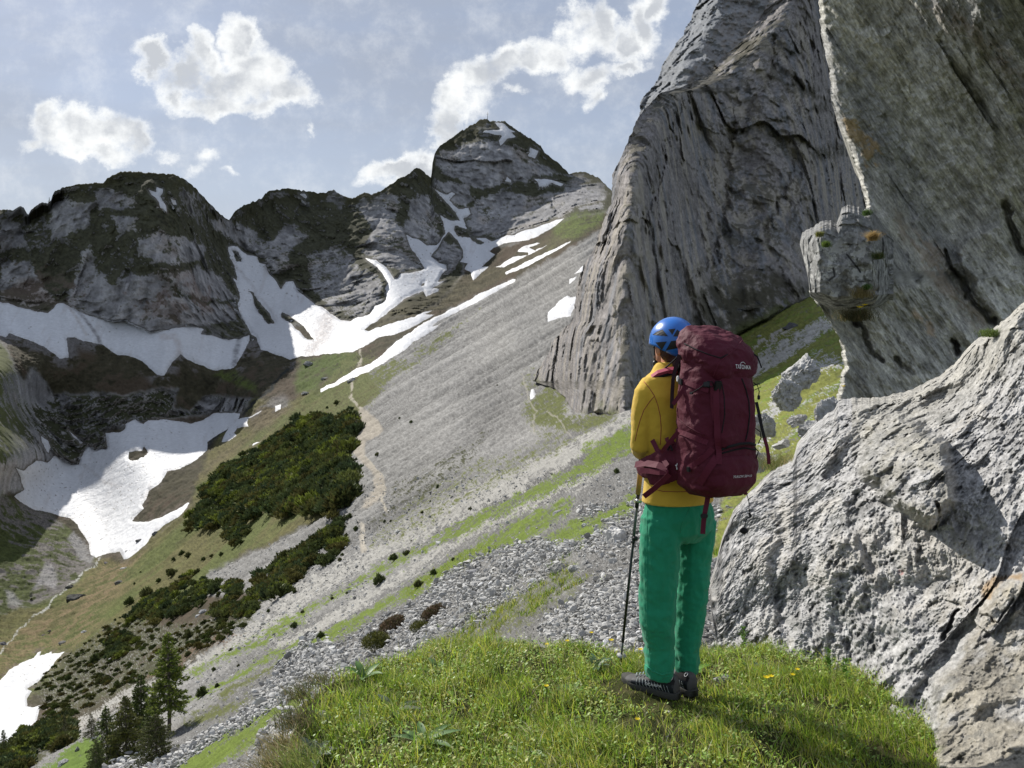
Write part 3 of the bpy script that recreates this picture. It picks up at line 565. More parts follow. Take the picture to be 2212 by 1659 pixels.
smear(Z('1', [(500,1180),(560,1260),(610,1330),(640,1385)]), 5, (.16,.15,.15), .8); smear(Z('1', [(440,1150),(500,1250),(545,1330)]), 4, (.40,.36,.33), .6)
smear(Z('1', [(1030,1340),(1100,1340),(1130,1400),(1130,1450)]), 9, (.42,.37,.35), .6); smear(Z('1', [(1510,1360),(1495,1420),(1485,1520)]), 8, (.15,.15,.16), .8)
smear(Z('1', [(1470,870),(1540,960),(1620,1050)]), 5, (.42,.40,.40), .55); smear(Z('1', [(1880,1060),(1885,1110)]), 3, (.45,.43,.43), .5); smear(Z('1', [(1640,1090),(1760,1230)]), 3, (.45,.42,.42), .5)
smear(Z('2', [(180,1380),(170,1450),(140,1520),(60,1590)]), 17, (.26,.23,.23), .85); smear(Z('2', [(130,1400),(110,1500)]), 14, (.36,.33,.33), .6)
smear(Z('B', [(520,880),(660,990),(760,1020)]), 5, (.45,.42,.4), .4)
sp = sstep(G(lod(pf, df, 5, 1, .5, off=130)), 1.0, 1.1)[..., None]; sc = sc*(1-sp)+np.array([.2, .18, .16], np.float32)*sp
for (lab, pts), sd_ in zip(SNOW, snow_sd):
    m = sd_ > -5.5; rows = np.where(m.any(1))[0]; cols = np.where(m.any(0))[0]
    if not len(rows): continue
    r0, r1, c0, c1 = max(rows[0]-1, 0), min(rows[-1]+2, sh[0]), max(cols[0]-1, 0), min(cols[-1]+2, sh[1])
    sub = V[r0:r1, c0:c1]; s2 = sd_[r0:r1, c0:c1]; nn = NF[r0:r1, c0:c1]; nb_ = N0[r0:r1, c0:c1]; dd = D[r0:r1, c0:c1]
    hh = np.clip(s2/6.0, -1.2, 1.0); hh = np.where(hh > 0, hh*dd*.0016+.0*dd, hh*dd*.0035)
    sv = sub + nb_*hh[..., None]
    mq = m[r0:r1, c0:c1]; fq = mq[:-1, :-1] | mq[1:, :-1] | mq[:-1, 1:] | mq[1:, 1:]
    fcs = grid_faces(*mq.shape, mask=fq); used = np.unique(fcs); idx = np.zeros(mq.size, np.int64); idx[used] = np.arange(len(used))
    o = raw_mesh('snow_patch', sv.reshape(-1, 3)[used], idx[fcs], snow_mat, col=sc[r0:r1, c0:c1].reshape(-1, 3)[used])
    tag(o, lab, kind='structure')
# ================================================================== ROCK WALLS
def wrap_sheet(name, PXr, PYr, Dr_, rowcol, material, colr, nwrap=10, side=0, topwrap=6):
    """sheet of world points plus wrapped-back borders on its left side and its top, so that it has thickness"""
    Vv = P(PXr, PYr, Dr_); C_ = colr
    if nwrap:
        L = []; 
        for k in range(nwrap, 0, -1):
            f = (k/nwrap)**1.5; b = Vv[:, 0].copy(); b[:, 1] += rowcol*f; b[:, 0] += rowcol*f*.55+ b[:, 0]*0; L.append(b)
        Vv = np.concatenate([np.stack(L, 1), Vv], 1); C_ = np.concatenate([np.repeat(C_[:, :1], nwrap, 1), C_], 1)
    if topwrap:
        T = []
        for k in range(topwrap, 0, -1):
            f = (k/topwrap)**1.5; b = Vv[0].copy(); b[:, 1] += rowcol*f; b[:, 2] -= rowcol*.75*f; T.append(b)
        Vv = np.concatenate([np.array(T), Vv]); C_ = np.concatenate([np.repeat(C_[:1], topwrap, 0), C_])
    o = raw_mesh(name, Vv.reshape(-1, 3), grid_faces(*Vv.shape[:2]), material, col=np.clip(C_, .01, .85).reshape(-1, 3)); return o
def shp(a, s): return a.reshape(s)

# ---- the big grey wall
XL = [(-300,1790),(-100,1700),(0,1664),(44,1637),(88,1602),(132,1550),(163,1523),(189,1470),(200,1425),(242,1387),(264,1374),(334,1343),(378,1323),(439,1321),(483,1300),(527,1288),(571,1263),(610,1246),(670,1241),(694,1234),(715,1214),(740,1192),(763,1185),(800,1160),(822,1150),(840,1200),(860,1222),(900,1217),(930,1236),(980,1300)]
BASE = [(1100,818),(1160,828),(1205,836),(1222,880),(1238,905),(1266,900),(1297,881),(1310,890),(1336,902),(1367,885),(1400,860),(1450,830),(1500,790),(1560,740),(1600,715),(1650,690),(1700,660),(1770,632),(1850,600),(1950,560)]
ys = np.linspace(-280, 975, 640); ss = np.linspace(0, 1, 400)
xl = lerp_poly(ys, XL) + 4*fbm(np.stack([ys*.05, ys*0, ys*0], 1), 4, .6)
WX = xl[:, None] + ss[None]**1.15*(2000-xl[:, None]); WY = np.repeat(ys[:, None], len(ss), 1)
bx = np.arange(1000, 2010, 5.); by = lerp_poly(bx, BASE); bd = np.exp(dtps(bx, by)); kern = np.ones(15)/15; bd = np.convolve(np.pad(bd, 7, 'edge'), kern, 'valid')
Db = np.interp(WX, bx, bd)*.985; Yb = np.interp(WX, bx, by)
hgt = (Yb-WY)
WD = Db*(1+.00042*np.maximum(hgt, 0)+.0022*np.maximum(-hgt, 0)) + 9*np.exp(-((WX-xl[:, None])/34.)**2)*sstep(WY, 900, 700) + .02*np.maximum(0, 1700-WX)*sstep(WY, 500, 0)
s2_ = WX.shape
wp = P(WX, WY, WD).reshape(-1, 3).astype(np.float32)
sk_ = wp.copy(); sk_[:, 0] += .34*wp[:, 2]
a1 = shp(fbm(sk_*np.array([1/17., 1/17., 1/60.], np.float32), 4, .5, ridge=True, off=12), s2_)
a2 = shp(fbm(sk_*np.array([1/6.5, 1/6.5, 1/15.], np.float32), 4, .6, ridge=True, off=5), s2_)
a3 = shp(fbm(wp/2.3, 4, .68, ridge=True, off=9), s2_)
b1, b2, cid = (np.zeros(len(wp), np.float32)+.3,)*3 if True else cell((sk_+2.5*np.stack([fbm(wp/6., 2), fbm(wp/6., 2, off=5), fbm(wp/6., 2, off=9)], 1))*np.array([1/9., 1/9., 1/19.], np.float32))
blk = shp(cid, s2_)*2.4; crk = shp(sstep(b2-b1, .12, .0), s2_)
fin = sstep(WY, 960, 880)
wsk = sk_*np.array([1, 1, .66], np.float32); f1, fi1 = facet(wsk/21., seed=3); f2, fi2 = facet(wsk/8., seed=4); f3, fi3 = facet(wp/3.1, seed=5); f4, fi4 = facet(wp/1.25, seed=6); f1, f2, f3, f4, fi2, fi3 = [shp(t_, s2_) for t_ in (f1, f2, f3, f4, fi2, fi3)]
rel_w = -.9*a1-.2*a2+4.0*f1+2.5*f2+1.3*f3+.60*f4+.22*a3
CR = [Z('3', [(440,790),(410,900),(360,1040),(335,1140)]), Z('3', [(765,640),(740,800),(750,1000),(700,1200),(600,1350)]), Z('3', [(1060,860),(1010,1000),(900,1180)]), Z('3', [(560,430),(480,620),(420,800)]), Z('3', [(980,180),(960,330),(880,500),(820,640)]), Z('3', [(900,970),(1000,1000)]), Z('3', [(1080,380),(1180,480),(1250,500)]), Z('3', [(180,1060),(140,1300),(120,1500)])]
jxx = shp(fbm(wp/3., 3, .6, off=15), s2_)*9
for cl, dp, wd in zip(CR, (1.5, 1.9, 1.5, 1.3, 1.4, .8, 1, 1), (12, 15, 12, 11, 13, 6, 8, 10)):
    rel_w -= dp*sstep(sdline(WX+jxx*1.3, WY+jxx*.4, cl)*(1+.9*np.clip(jxx/9, -.8, 2)), wd, 0)**1.5
WDf = WD - rel_w*np.minimum(1, WD/90)*.9
nvw = grid_normals(P(WX, WY, WDf))
nb1 = shp(fbm(wp/22., 4, .6, off=33), s2_); nb2 = shp(fbm(wp/2.4, 5, .7, off=41), s2_); nb3 = shp(fbm(wp*np.array([1/2.2, 1/2.2, 1/24.], np.float32), 4, .65, off=51), s2_); nb4 = shp(fbm(wp/.55, 2, .7, off=61), s2_)
cw = np.array([.245, .228, .222], np.float32)*(1+.2*nb1+.34*nb2+.34*nb4+.22*(fi2-.5)+.16*(fi3-.5))[..., None]
def mixc(c, m, t): m = np.clip(m, 0, 1)[..., None]; return c*(1-m)+np.asarray(t, np.float32)*m
cw = mixc(cw, sstep(nb3+.4*nb1, .05, .5)*.7, (.37, .335, .28)); cw = mixc(cw, sstep(-nb3+.6*nb1, .15, .5)*.5, (.15, .17, .20))
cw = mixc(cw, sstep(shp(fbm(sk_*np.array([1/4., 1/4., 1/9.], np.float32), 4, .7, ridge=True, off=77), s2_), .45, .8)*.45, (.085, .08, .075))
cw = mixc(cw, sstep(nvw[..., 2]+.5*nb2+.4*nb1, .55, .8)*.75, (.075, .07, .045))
XW = WX+jxx*1.3; YW = WY+shp(fbm(wp/3., 3, .6, off=19), s2_)*9
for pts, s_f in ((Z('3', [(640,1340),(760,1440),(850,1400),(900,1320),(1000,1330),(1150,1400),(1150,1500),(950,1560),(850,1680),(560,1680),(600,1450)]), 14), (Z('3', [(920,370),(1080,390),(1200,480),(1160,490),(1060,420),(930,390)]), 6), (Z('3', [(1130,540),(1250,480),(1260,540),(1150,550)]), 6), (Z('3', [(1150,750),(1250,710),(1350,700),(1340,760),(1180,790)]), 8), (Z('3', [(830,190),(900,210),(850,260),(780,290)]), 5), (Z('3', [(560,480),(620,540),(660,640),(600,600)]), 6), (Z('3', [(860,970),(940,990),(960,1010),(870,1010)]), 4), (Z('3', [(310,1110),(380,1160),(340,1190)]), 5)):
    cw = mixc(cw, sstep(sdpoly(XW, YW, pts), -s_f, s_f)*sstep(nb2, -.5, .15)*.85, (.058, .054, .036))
cw = mixc(cw, sstep(hgt, 26, 2)*sstep(nb2+nb1, -.3, .2)*.8, (.085, .095, .035))
M_WALL = mat('wall_limestone', attr=True, rough=.93, spec=.12, bump=[(.5, 8, .6, .6), (5, 6, .55, .08)], var=(1.1, .18))
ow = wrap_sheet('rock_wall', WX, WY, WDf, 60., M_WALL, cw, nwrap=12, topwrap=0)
tag(ow, 'towering grey limestone wall standing over the scree slope', kind='structure')

# ---- paler cliff farther back at the top, blue skylight tint painted into its colour
XB = [(-300,1640),(-100,1560),(0,1510),(75,1475),(132,1435),(176,1418),(220,1382),(248,1381),(262,1384),(330,1400)]
ys = np.linspace(-280, 320, 330); ss = np.linspace(0, 1, 190)
xl = lerp_poly(ys, XB) + 4*fbm(np.stack([ys*.06, ys*0, ys*0+4], 1), 4, .65)
BX = xl[:, None]+ss[None]*(1860-xl[:, None]); BY = np.repeat(ys[:, None], len(ss), 1); BD = 215+.10*(300-BY)+22*np.exp(-((BX-xl[:, None])/30.)**2)
bp = P(BX, BY, BD).reshape(-1, 3).astype(np.float32); s3_ = BX.shape; sk_ = bp.copy(); sk_[:, 0] += .5*bp[:, 2]
rb = 6*shp(fbm(sk_*np.array([1/16., 1/16., 1/40.], np.float32), 5, .6, ridge=True, off=2), s3_)+2.2*shp(fbm(bp/4.5, 4, .7, ridge=True), s3_)
rb = rb*.5+3.2*shp(facet(sk_/11., seed=31)[0], s3_)+1.3*shp(facet(bp/4.2, seed=32)[0], s3_)
cb = np.array([.235, .245, .26], np.float32)*(1+.34*shp(fbm(bp/5., 5, .7, off=8), s3_))[..., None]
ob = wrap_sheet('cliff', BX, BY, BD-rb, 80., M_WALL, cb, nwrap=8, topwrap=0)
tag(ob, 'pale bluish upper cliff behind the top edge of the grey wall', kind='structure')

# ---- near overhanging wall, upper right
XO = [(-260,1752),(0,1769),(88,1776),(154,1793),(220,1796),(272,1813),(325,1838),(387,1857),(439,1870),(492,1890),(549,1896),(585,1880),(603,1790),(615,1750),(630,1748),(659,1769),(703,1796),(729,1813),(790,1822),(848,1811),(881,1798),(930,1760),(1000,1740)]
otps = TPS([(1770,0),(2000,0),(2212,0),(2340,0),(1800,250),(1870,440),(1900,600),(1760,620),(1813,729),(1811,848),(2000,250),(2212,250),(2340,250),(2000,500),(2212,450),(2340,450),(1950,700),(2080,720),(2212,640),(2000,850),(2212,850),(2340,850),(1850,-260),(2212,-260),(2340,-260),(1780,1000),(2200,1000)],
           np.log([9.2,8.3,7.3,6.9,9.6,9.2,9.0,9.4,9.1,8.9,9.1,8.3,7.9,9.4,9.0,8.8,9.4,9.3,9.3,9.2,9.3,9.3,8.4,6.4,6.0,8.9,9.3]), 1e-3)
ys = np.linspace(-260, 1000, 720); ss = np.linspace(0, 1, 420)
xl = lerp_poly(ys, XO) + 5*fbm(np.stack([ys*.05, ys*0, ys*0+8], 1), 5, .72)
OX = xl[:, None]+ss[None]*(2340-xl[:, None]); OY = np.repeat(ys[:, None], len(ss), 1); s4_ = OX.shape
OD = np.exp(otps(OX, OY))
op = P(OX, OY, OD).reshape(-1, 3).astype(np.float32)
ca, sa = .56, .83
_x = OX.ravel()/FPX*6.5; _y = OY.ravel()/FPX*6.5; rot = np.stack([_x*sa-_y*ca, (_x*ca+_y*sa)*.24, op[:, 1]*.12], 1).astype(np.float32)
e1 = shp(fbm(rot*1.1, 4, .5, ridge=True, off=3), s4_); e2 = shp(fbm(rot*4.2, 4, .62, ridge=True, off=6), s4_); e3 = shp(fbm(op*7., 4, .7, off=7), s4_); e4 = shp(fbm(rot*16*np.array([1, 1.6, 1], np.float32), 3, .7, off=16), s4_)
of = op.copy(); ro2 = rot*np.array([1, 1.9, 1], np.float32); g1, gi1 = facet(ro2*.9, seed=7); g2, gi2 = facet(ro2*2.8, seed=8); g3, gi3 = facet(ro2*8, seed=9); g1, g2, g3, gi2, gi3 = [shp(t_, s4_) for t_ in (g1, g2, g3, gi2, gi3)]
relo = .10*e1+.06*e2+.03*e3+.022*e4+.24*g1+.13*g2+.06*g3
jo = shp(fbm(op*3.5, 3, .6, off=21), s4_)*10; OXJ = OX+jo; OYJ = OY-jo
def crack(cl, wd, dp):
    global relo, ck
    m = sstep(sdline(OXJ, OYJ, cl)*(1+.7*np.clip(jo/10, -.7, 1.5)), wd, wd*.2); relo = relo-dp*m; ck = np.maximum(ck, m)
ck = np.zeros(s4_)
crack(Z('3', [(1825,1230),(1850,1320),(1900,1400),(1960,1480),(2045,1590)]), 8, .16)
crack(Z('3', [(2115,1000),(2140,1100),(2185,1220),(2250,1330)]), 11, .18)
crack(Z('E', [(1310,1045),(1330,1080),(1340,1130)]), 10, .25)
crack(Z('E', [(640,800),(620,860),(700,1100),(800,1180)]), 8, .14); crack(Z('E', [(880,1190),(1000,1280)]), 7, .12)
crack(Z('E', [(590,840),(600,920)]), 9, .2)
# slab right of the crack stands proud
relo += .28*sstep(sdpoly(OXJ, OYJ, Z('3', [(1870,1240),(1930,1150),(2090,1090),(2150,1250),(2230,1400),(2260,1560),(2080,1600),(1960,1420)])), -4, 10)
co = np.array([.45, .44, .40], np.float32)*(1+.2*(gi2-.5)+.2*(gi3-.5))[..., None]*(1+.32*shp(fbm(rot*2.2, 5, .65, off=30), s4_)+.34*shp(fbm(rot*22, 3, .7, off=37), s4_)+.2*e3)[..., None]
co = mixc(co, sstep(shp(fbm(rot*1.5, 4, .6, off=61), s4_), .12, .5)*.6, (.22, .225, .235)); co = mixc(co, sstep(e3+.6*e4, .35, .8)*.5, (.50, .48, .43))
co *= (1+.42*shp(fbm(rot*np.array([70, 40, 30], np.float32), 3, .7, off=87), s4_)+.2*shp(fbm(op*45, 2, .7, off=88), s4_))[..., None]; co = mixc(co, ck*.4, (.07, .065, .055))
for pts, c_, s_f, amt in ((Z('3', [(1310,560),(1400,600),(1470,680),(1515,760),(1490,830),(1440,820),(1410,730),(1340,640)]), (.36, .26, .13), 5, .85), (Z('E', [(890,60),(1000,180),(1240,360),(1260,480),(1350,650),(1560,910),(1500,950),(1330,790),(1130,560),(1030,400),(930,250)]), (.34, .265, .20), 12, .6), (Z('E', [(1040,780),(1130,850),(1195,1000),(1150,1000),(1070,910),(1030,840)]), (.42, .32, .22), 5, .8), (Z('3', [(1720,20),(1850,120),(2010,250),(2120,360),(2207,480),(2207,400),(2080,230),(1900,80)]), (.30, .215, .15), 25, .45), (Z('E', [(1330,380),(1450,300),(1560,210),(1620,230),(1480,330),(1380,420)]), (.5, .48, .44), 5, .5)):
    co = mixc(co, sstep(sdpoly(OXJ, OYJ, pts), -s_f, s_f)*amt*sstep(e3+e4, -.6, .1), c_)
M_OVER = mat('overhang_limestone', attr=True, rough=.92, spec=.15, bump=[(6, 8, .6, .05), (38, 5, .5, .009)], var=(7, .2))
relo = relo-.22*(1+e2)*np.exp(-((OX-xl[:, None])/6.)**2)
oo = wrap_sheet('rock_overhang', OX, OY, OD-relo, 2.2, M_OVER, co, nwrap=14, topwrap=0)
tag(oo, 'dark overhanging rock wall leaning over the boulder', kind='structure')

# ---- sunlit limestone outcrop, right foreground
YT = [(1532,1262),(1540,1235),(1561,1158),(1583,1104),(1605,1077),(1654,1028),(1680,1003),(1713,988),(1722,958),(1750,925),(1770,905),(1800,886),(1812,862),(1850,858),(1900,858),(1974,840),(2029,810),(2060,786),(2099,742),(2150,704),(2182,680),(2212,650),(2340,600)]
YB = [(1532,1264),(1536,1316),(1550,1400),(1692,1425),(1752,1440),(1773,1480),(1833,1520),(1866,1580),(1909,1650),(1947,1730),(2000,1800),(2340,1950)]
ctps = TPS([(1534,1262),(1556,1392),(1600,1090),(1700,1000),(1700,1400),(1640,1250),(1780,905),(1800,1100),(1773,1450),(1866,1530),(1900,860),(1900,1000),(1900,1250),(1947,1680),(2080,760),(2050,950),(2050,1250),(2050,1500),(2100,720),(2212,641),(2212,750),(2212,950),(2212,1200),(2212,1659),(2340,600),(2340,1659),(2080,1659),(2340,1900),(2000,1800)],
           np.log([5.3,4.75,5.6,5.9,4.35,4.85,5.9,4.75,4.15,3.7,5.6,4.75,4.15,3.0,5.2,4.45,3.85,3.2,5.1,4.75,4.35,3.9,3.4,2.65,4.7,2.5,2.8,2.2,2.5]), 1e-3)
xs = np.concatenate([np.linspace(1532, 1560, 14)[:-1], np.linspace(1560, 2340, 560)]); tr = np.linspace(0, 1, 720)
yt = lerp_poly(xs, YT)+4*fbm(np.stack([xs*.05, xs*0, xs*0+2], 1), 4, .6); yb = np.maximum(lerp_poly(xs, YB), yt+2)
KX = np.repeat(xs[None], len(tr), 0); KY = yt[None]+tr[:, None]*(yb-yt)[None]; s5_ = KX.shape
KD = np.exp(ctps(KX, KY)) + .55*np.exp(-((KY-yt[None])/9.)**2); kp = P(KX, KY, KD).reshape(-1, 3).astype(np.float32)
kj = shp(fbm(kp*3.0, 5, .65, off=2), s5_)*15; KXJ = KX+kj; KYJ = KY+shp(fbm(kp*3.0, 5, .65, off=12), s5_)*15
flow = kp*np.array([1, 1, .42], np.float32); flow[:, 0] += .25*kp[:, 2]
k1 = shp(fbm(kp*1.3, 4, .55, off=4), s5_); k2 = shp(fbm(flow*5.0, 4, .62, ridge=True, off=8), s5_); k3 = shp(fbm(flow*17, 4, .68, ridge=True, off=18), s5_); k4 = shp(fbm(kp*55, 3, .7, off=28), s5_); k1r = shp(fbm(kp*2.2, 4, .6, ridge=True, off=38), s5_)
c1_, c2_, cid2 = cell(kp*np.float32(3.6)+.5*np.stack([fbm(kp*4, 2), fbm(kp*4, 2, off=4), fbm(kp*4, 2, off=8)], 1)); cidk = shp(cid2, s5_); crk2 = shp(sstep(c2_-c1_, .10, 0), s5_)
BLK1 = Z('8', [(700,290),(850,240),(990,320),(1060,420),(1085,600),(1010,690),(960,705),(850,645),(750,575),(690,500),(676,400)])
BLK2 = Z('8', [(940,1720),(955,1320),(1050,1190),(1140,990),(1190,905),(1340,865),(1700,800),(1700,1800)])
w1 = sstep(sdpoly(KXJ, KYJ, BLK1), -4, 26); w2 = sstep(sdpoly(KXJ, KYJ, BLK2), -4, 40)
top_z = sstep(KY-yt[None], 190, 30)*(KX > 1840)
chip = np.clip(w1+w2+top_z*.8, 0, 1)
q1, qi1 = facet(kp*np.array([1, 1, .7], np.float32)*1.5, seed=11); q2, qi2 = facet(kp*4.4, seed=12); q3, qi3 = facet(kp*np.array([1, 1, .7], np.float32)*12., seed=13); q4_, qi4 = facet(kp*np.array([1, 1, .6], np.float32)*30., seed=14); q1, q2, q3, q4_, qi2, qi3 = [shp(t_, s5_) for t_ in (q1, q2, q3, q4_, qi2, qi3)]
pit = shp(sstep(fbm(kp*np.array([1, 1, .6], np.float32)*9., 4, .65, off=71), .38, .75), s5_)
relk = .09*k1+.02*k1r+.13*q1+(.045+.035*chip)*q2+(.020+.012*chip)*q3+.014*q4_+(1-chip)*(.009*k2+.012*k3)+.008*k4-.03*pit+.40*w1+.26*w2
for cl, wd, dp in ((Z('8', [(990,620),(1005,660),(985,700)]), 6, .12), (Z('8', [(1020,1150),(1040,1080),(1050,1040)]), 7, .14), (Z('8', [(1150,1060),(1230,1100),(1290,1000)]), 5, .06), (Z('8', [(350,560),(370,700),(350,900),(380,1160)]), 26, .07), (Z('8', [(640,560),(700,760),(740,870)]), 24, .06)):
    relk -= dp*sstep(sdline(KXJ, KYJ, cl), wd, 0)
KDf = KD-relk*np.minimum(1, (KD/4.2)**1.6)
ckk = np.array([.37, .365, .36], np.float32)*(1+.1*k1+.24*k3+.42*k4+.25*(qi3-.5))[..., None]
ckk = mixc(ckk, sstep(-k3-.4*k2, .15, .7)*.55, (.13, .13, .13))
ckk = mixc(ckk, pit*.6, (.10, .10, .098)); ckk = mixc(ckk, sstep(k1+.5*k2, .1, .6)*.3, (.42, .38, .31))
chipc = np.array([.27, .255, .21], np.float32)*(.9+.35*(qi2-.5)+.3*(qi3-.5)+.4*k4+.35*k1r)[..., None]
ckk = mixc(ckk, w1*.6*sstep(k1+k2*.6, -.7, .2), chipc); ckk = mixc(ckk, w2*.8*sstep(k1+k2*.5, -.6, .1), chipc*np.array([1.05, 1, .95])); ckk = mixc(ckk, top_z*.45, chipc*1.35)
ckk = mixc(ckk, sstep(sdpoly(KXJ, KYJ, Z('8', [(1150,930),(1210,880),(1336,880),(1336,920),(1250,900),(1210,960),(1190,1000),(1150,990)])), -3, 8)*.8, (.33, .23, .13))
ckk = mixc(ckk, sstep(shp(fbm(kp*6, 4, .6, off=55), s5_), .32, .55)*.5, (.15, .15, .14))
rd = sstep(sdpoly(KX, KY, Z('8', [(840,870),(858,872),(858,890),(846,896),(838,886)])), -1.5, 1.5); ckk = mixc(ckk, rd*.6*sstep(k4, -.4, .2), (.30, .08, .07))
M_BOULD = mat('boulder_limestone', attr=True, rough=.9, spec=.2, bump=[(14, 8, .75, .03), (70, 4, .55, .005)], var=(11, .18))
ok = wrap_sheet('rock_outcrop', KX, KY, KDf, .7, M_BOULD, ckk, nwrap=0, topwrap=0)
tag(ok, 'huge sunlit pale grey limestone outcrop rising beside the hiker', kind='structure')

# ------------------------------------------------------------------ single rocks
def rock_mesh(name, seed, n=3, sx=1, sy=1, sz=.7, amp=.3, colr=(.3, .3, .29), sub=4, chop=7):
    bm = bmesh.new(); bmesh.ops.create_icosphere(bm, subdivisions=sub, radius=1)
    v = np.array([a.co[:] for a in bm.verts], np.float32); f = np.array([[b.index for b in a.verts] for a in bm.faces]); bm.free()
    r = np.random.default_rng(seed)
    for k in range(chop):                                     # planes that cut facets
        nrm = r.normal(size=3); nrm /= np.linalg.norm(nrm); lim = r.uniform(.52, .82); dd = v @ nrm; v = v-np.where(dd > lim, dd-lim, 0)[:, None]*nrm[None]
    v = v*(1+amp*.5*fbm(v*1.3, 3, .55, off=seed*7.1)[:, None]+amp*.25*fbm(v*5, 3, .65, ridge=True, off=seed*3.3)[:, None])
    v = v*np.array([sx, sy, sz], np.float32)
    cn = fbm(v*6, 4, .7, off=seed); c = np.array(colr, np.float32)*(1+.5*cn)[:, None]
    me = raw_mesh(name, v, f, None, smooth=False, col=np.clip(c, .02, .8)); return me
M_ROCK = mat('loose_limestone', attr=True, rough=.92, spec=.15, bump=[(9, 6, .5, .04)], var=(8, .15))
def put_rock(name, px, py, wpx, hpx, label, cat, group, colr=(.33, .33, .32), seed=0, lift=.25, amp=.3, dd=None, rot=None, sub=4, chop=7):
    g, n = ground(px, py)
    d = g[1] if dd is None else dd
    c = P(px, py, d); m = d/FPX; w_, h_ = wpx*m*.5, hpx*m*.5
    o = rock_mesh(name, seed, sx=w_, sy=w_*.8, sz=h_, amp=amp, colr=colr, sub=sub, chop=chop)
    o.data.materials.append(M_ROCK); o.location = c.tolist()
    o.rotation_euler = rot or (0, 0, random.uniform(-.5, .5)); tag(o, label, cat, group); return o
BO = [(1330,1170,56,66,'big bright white boulder with flat facets left of the hiker\'s trekking pole',(.52,.51,.49)),(1213,1232,48,40,'dark shaded boulder on the turf rib left of the big white boulder',(.24,.235,.22)),
 (1245,1229,36,24,'pale boulder touching the right side of the dark shaded one',(.40,.40,.38)),(1203,1110,30,22,'leaning dark slab at the upper end of the bright turf band',(.25,.25,.25)),(1262,1136,15,13,'small white stone just below the leaning dark slab',(.5,.5,.48)),
 (1313,1124,30,14,'low grey boulder above the big white boulder',(.28,.28,.27)),(1324,1284,27,30,'upright pale block next to the trekking pole at knee height',(.42,.41,.38)),(1198,1343,30,20,'rounded pale boulder on turf just above the grass knoll',(.46,.45,.43)),
 (1188,1370,26,15,'wide white stone at the far rim of the grass knoll',(.48,.47,.45)),(1024,1237,34,16,'dark grey slab lying in the middle of the coarse stones',(.20,.20,.21)),(948,1172,18,9,'thin white slab alone on the upper green band',(.5,.5,.48)),
 (1031,1029,12,8,'small pale rock high on the scree below the wall',(.42,.42,.4)),(989,1052,12,9,'pale rock just left of the highest scree rock',(.42,.42,.4)),(857,1055,11,8,'pale rock on the shrubby mid slope by the footpath',(.42,.42,.4)),(860,1147,22,8,'row of low pale rocks under the footpath hook',(.4,.4,.38)),
 (164,1291,44,22,'big dark turf-capped boulder beside the stony runnel',(.075,.075,.07)),(152,1268,20,11,'dark boulder just above the turf-capped one',(.09,.09,.08)),(249,1424,28,11,'long pale slab on the dark shrub slope',(.36,.36,.35)),(428,1331,13,10,'white rock below the pine clump on the stony slope',(.5,.5,.49)),(441,1322,22,14,'grey rock right above the white one below the pine clump',(.32,.32,.32)),
 (181,1365,11,8,'bright white boulder on the rust brown meadow',(.55,.54,.52)),(4,1391,20,10,'dark flat boulder at the left edge of the meadow',(.10,.10,.11)),(107,1363,9,5,'small dark rock in the brown meadow left of the white boulder',(.12,.1,.1)),(94,1372,9,5,'smallest dark rock farther down the brown meadow',(.12,.1,.1)),(138,1388,24,7,'dark ledge of rocks above the low snowfield',(.13,.125,.12)),
 (138,1650,30,18,'grey boulder on the bright turf in the bottom left corner',(.3,.3,.3)),(167,1622,16,24,'upright dark rock edge on the bright turf',(.2,.2,.19)),(266,1228,17,8,'pale rock on the meadow just under the snow tip',(.4,.39,.37)),(230,1216,16,7,'dark rock where the stony runnel leaves the snow',(.14,.13,.13)),(258,1258,20,9,'broken dark rocks in the meadow below the snow tip',(.12,.12,.11)),
 (304,1167,24,9,'long dark rock lying on the valley snow',(.12,.12,.12)),(277,1191,18,8,'dark rock near the lower tip of the valley snow',(.13,.13,.13)),(335,1153,14,11,'dark angular rock at the right rim of the valley snow',(.14,.14,.14)),(222,1165,11,5,'tiny flat rock alone on the open valley snow',(.2,.19,.19)),
 (1706,708,36,22,'dark rounded boulder alone on the steep green meadow',(.10,.10,.105)),(1640,726,14,7,'small grey rock on the meadow left of the dark boulder',(.3,.3,.3)),
 (1560,1468,40,24,'grey stone half sunk in the grass behind the hiker\'s heels',(.33,.33,.32)),(1400,1395,26,16,'dark grey stone behind the hiker\'s left ankle',(.3,.3,.3)),(1383,1377,22,18,'grey block beyond the trekking pole tip',(.33,.33,.33)),
 (1545,1655,40,14,'pale stone at the bottom edge in the shadowed grass',(.5,.5,.5)),(1730,1623,56,30,'weathered grey stone lying in the hiker\'s shadow',(.22,.22,.21)),(760,822,24,14,'rounded grey rock on the green knoll at the valley head',(.2,.2,.19)),(665,788,24,16,'pale rock outcrop at the foot of the green knolls',(.28,.28,.27)),(703,818,24,10,'low rock shelf between green knolls and snow strip',(.27,.27,.26)),(660,850,20,10,'rock shelf at the left end of the thin snow strip',(.24,.24,.23))]
for k, (x, y, a, b, lab, c_) in enumerate(BO):
    dd = None
    if y > 1395 and x > 1300: dd = 1.60/((y-780)/FPX)*1.0
    if (x, y) in ((1400,1395), (1383,1377)): dd = 4.7
    put_rock('boulder' if a > 20 else 'rock', x, y, a, b, lab, 'boulder' if a > 20 else 'rock', None, c_, seed=k+1, dd=dd, sub=4 if a > 20 else 3)

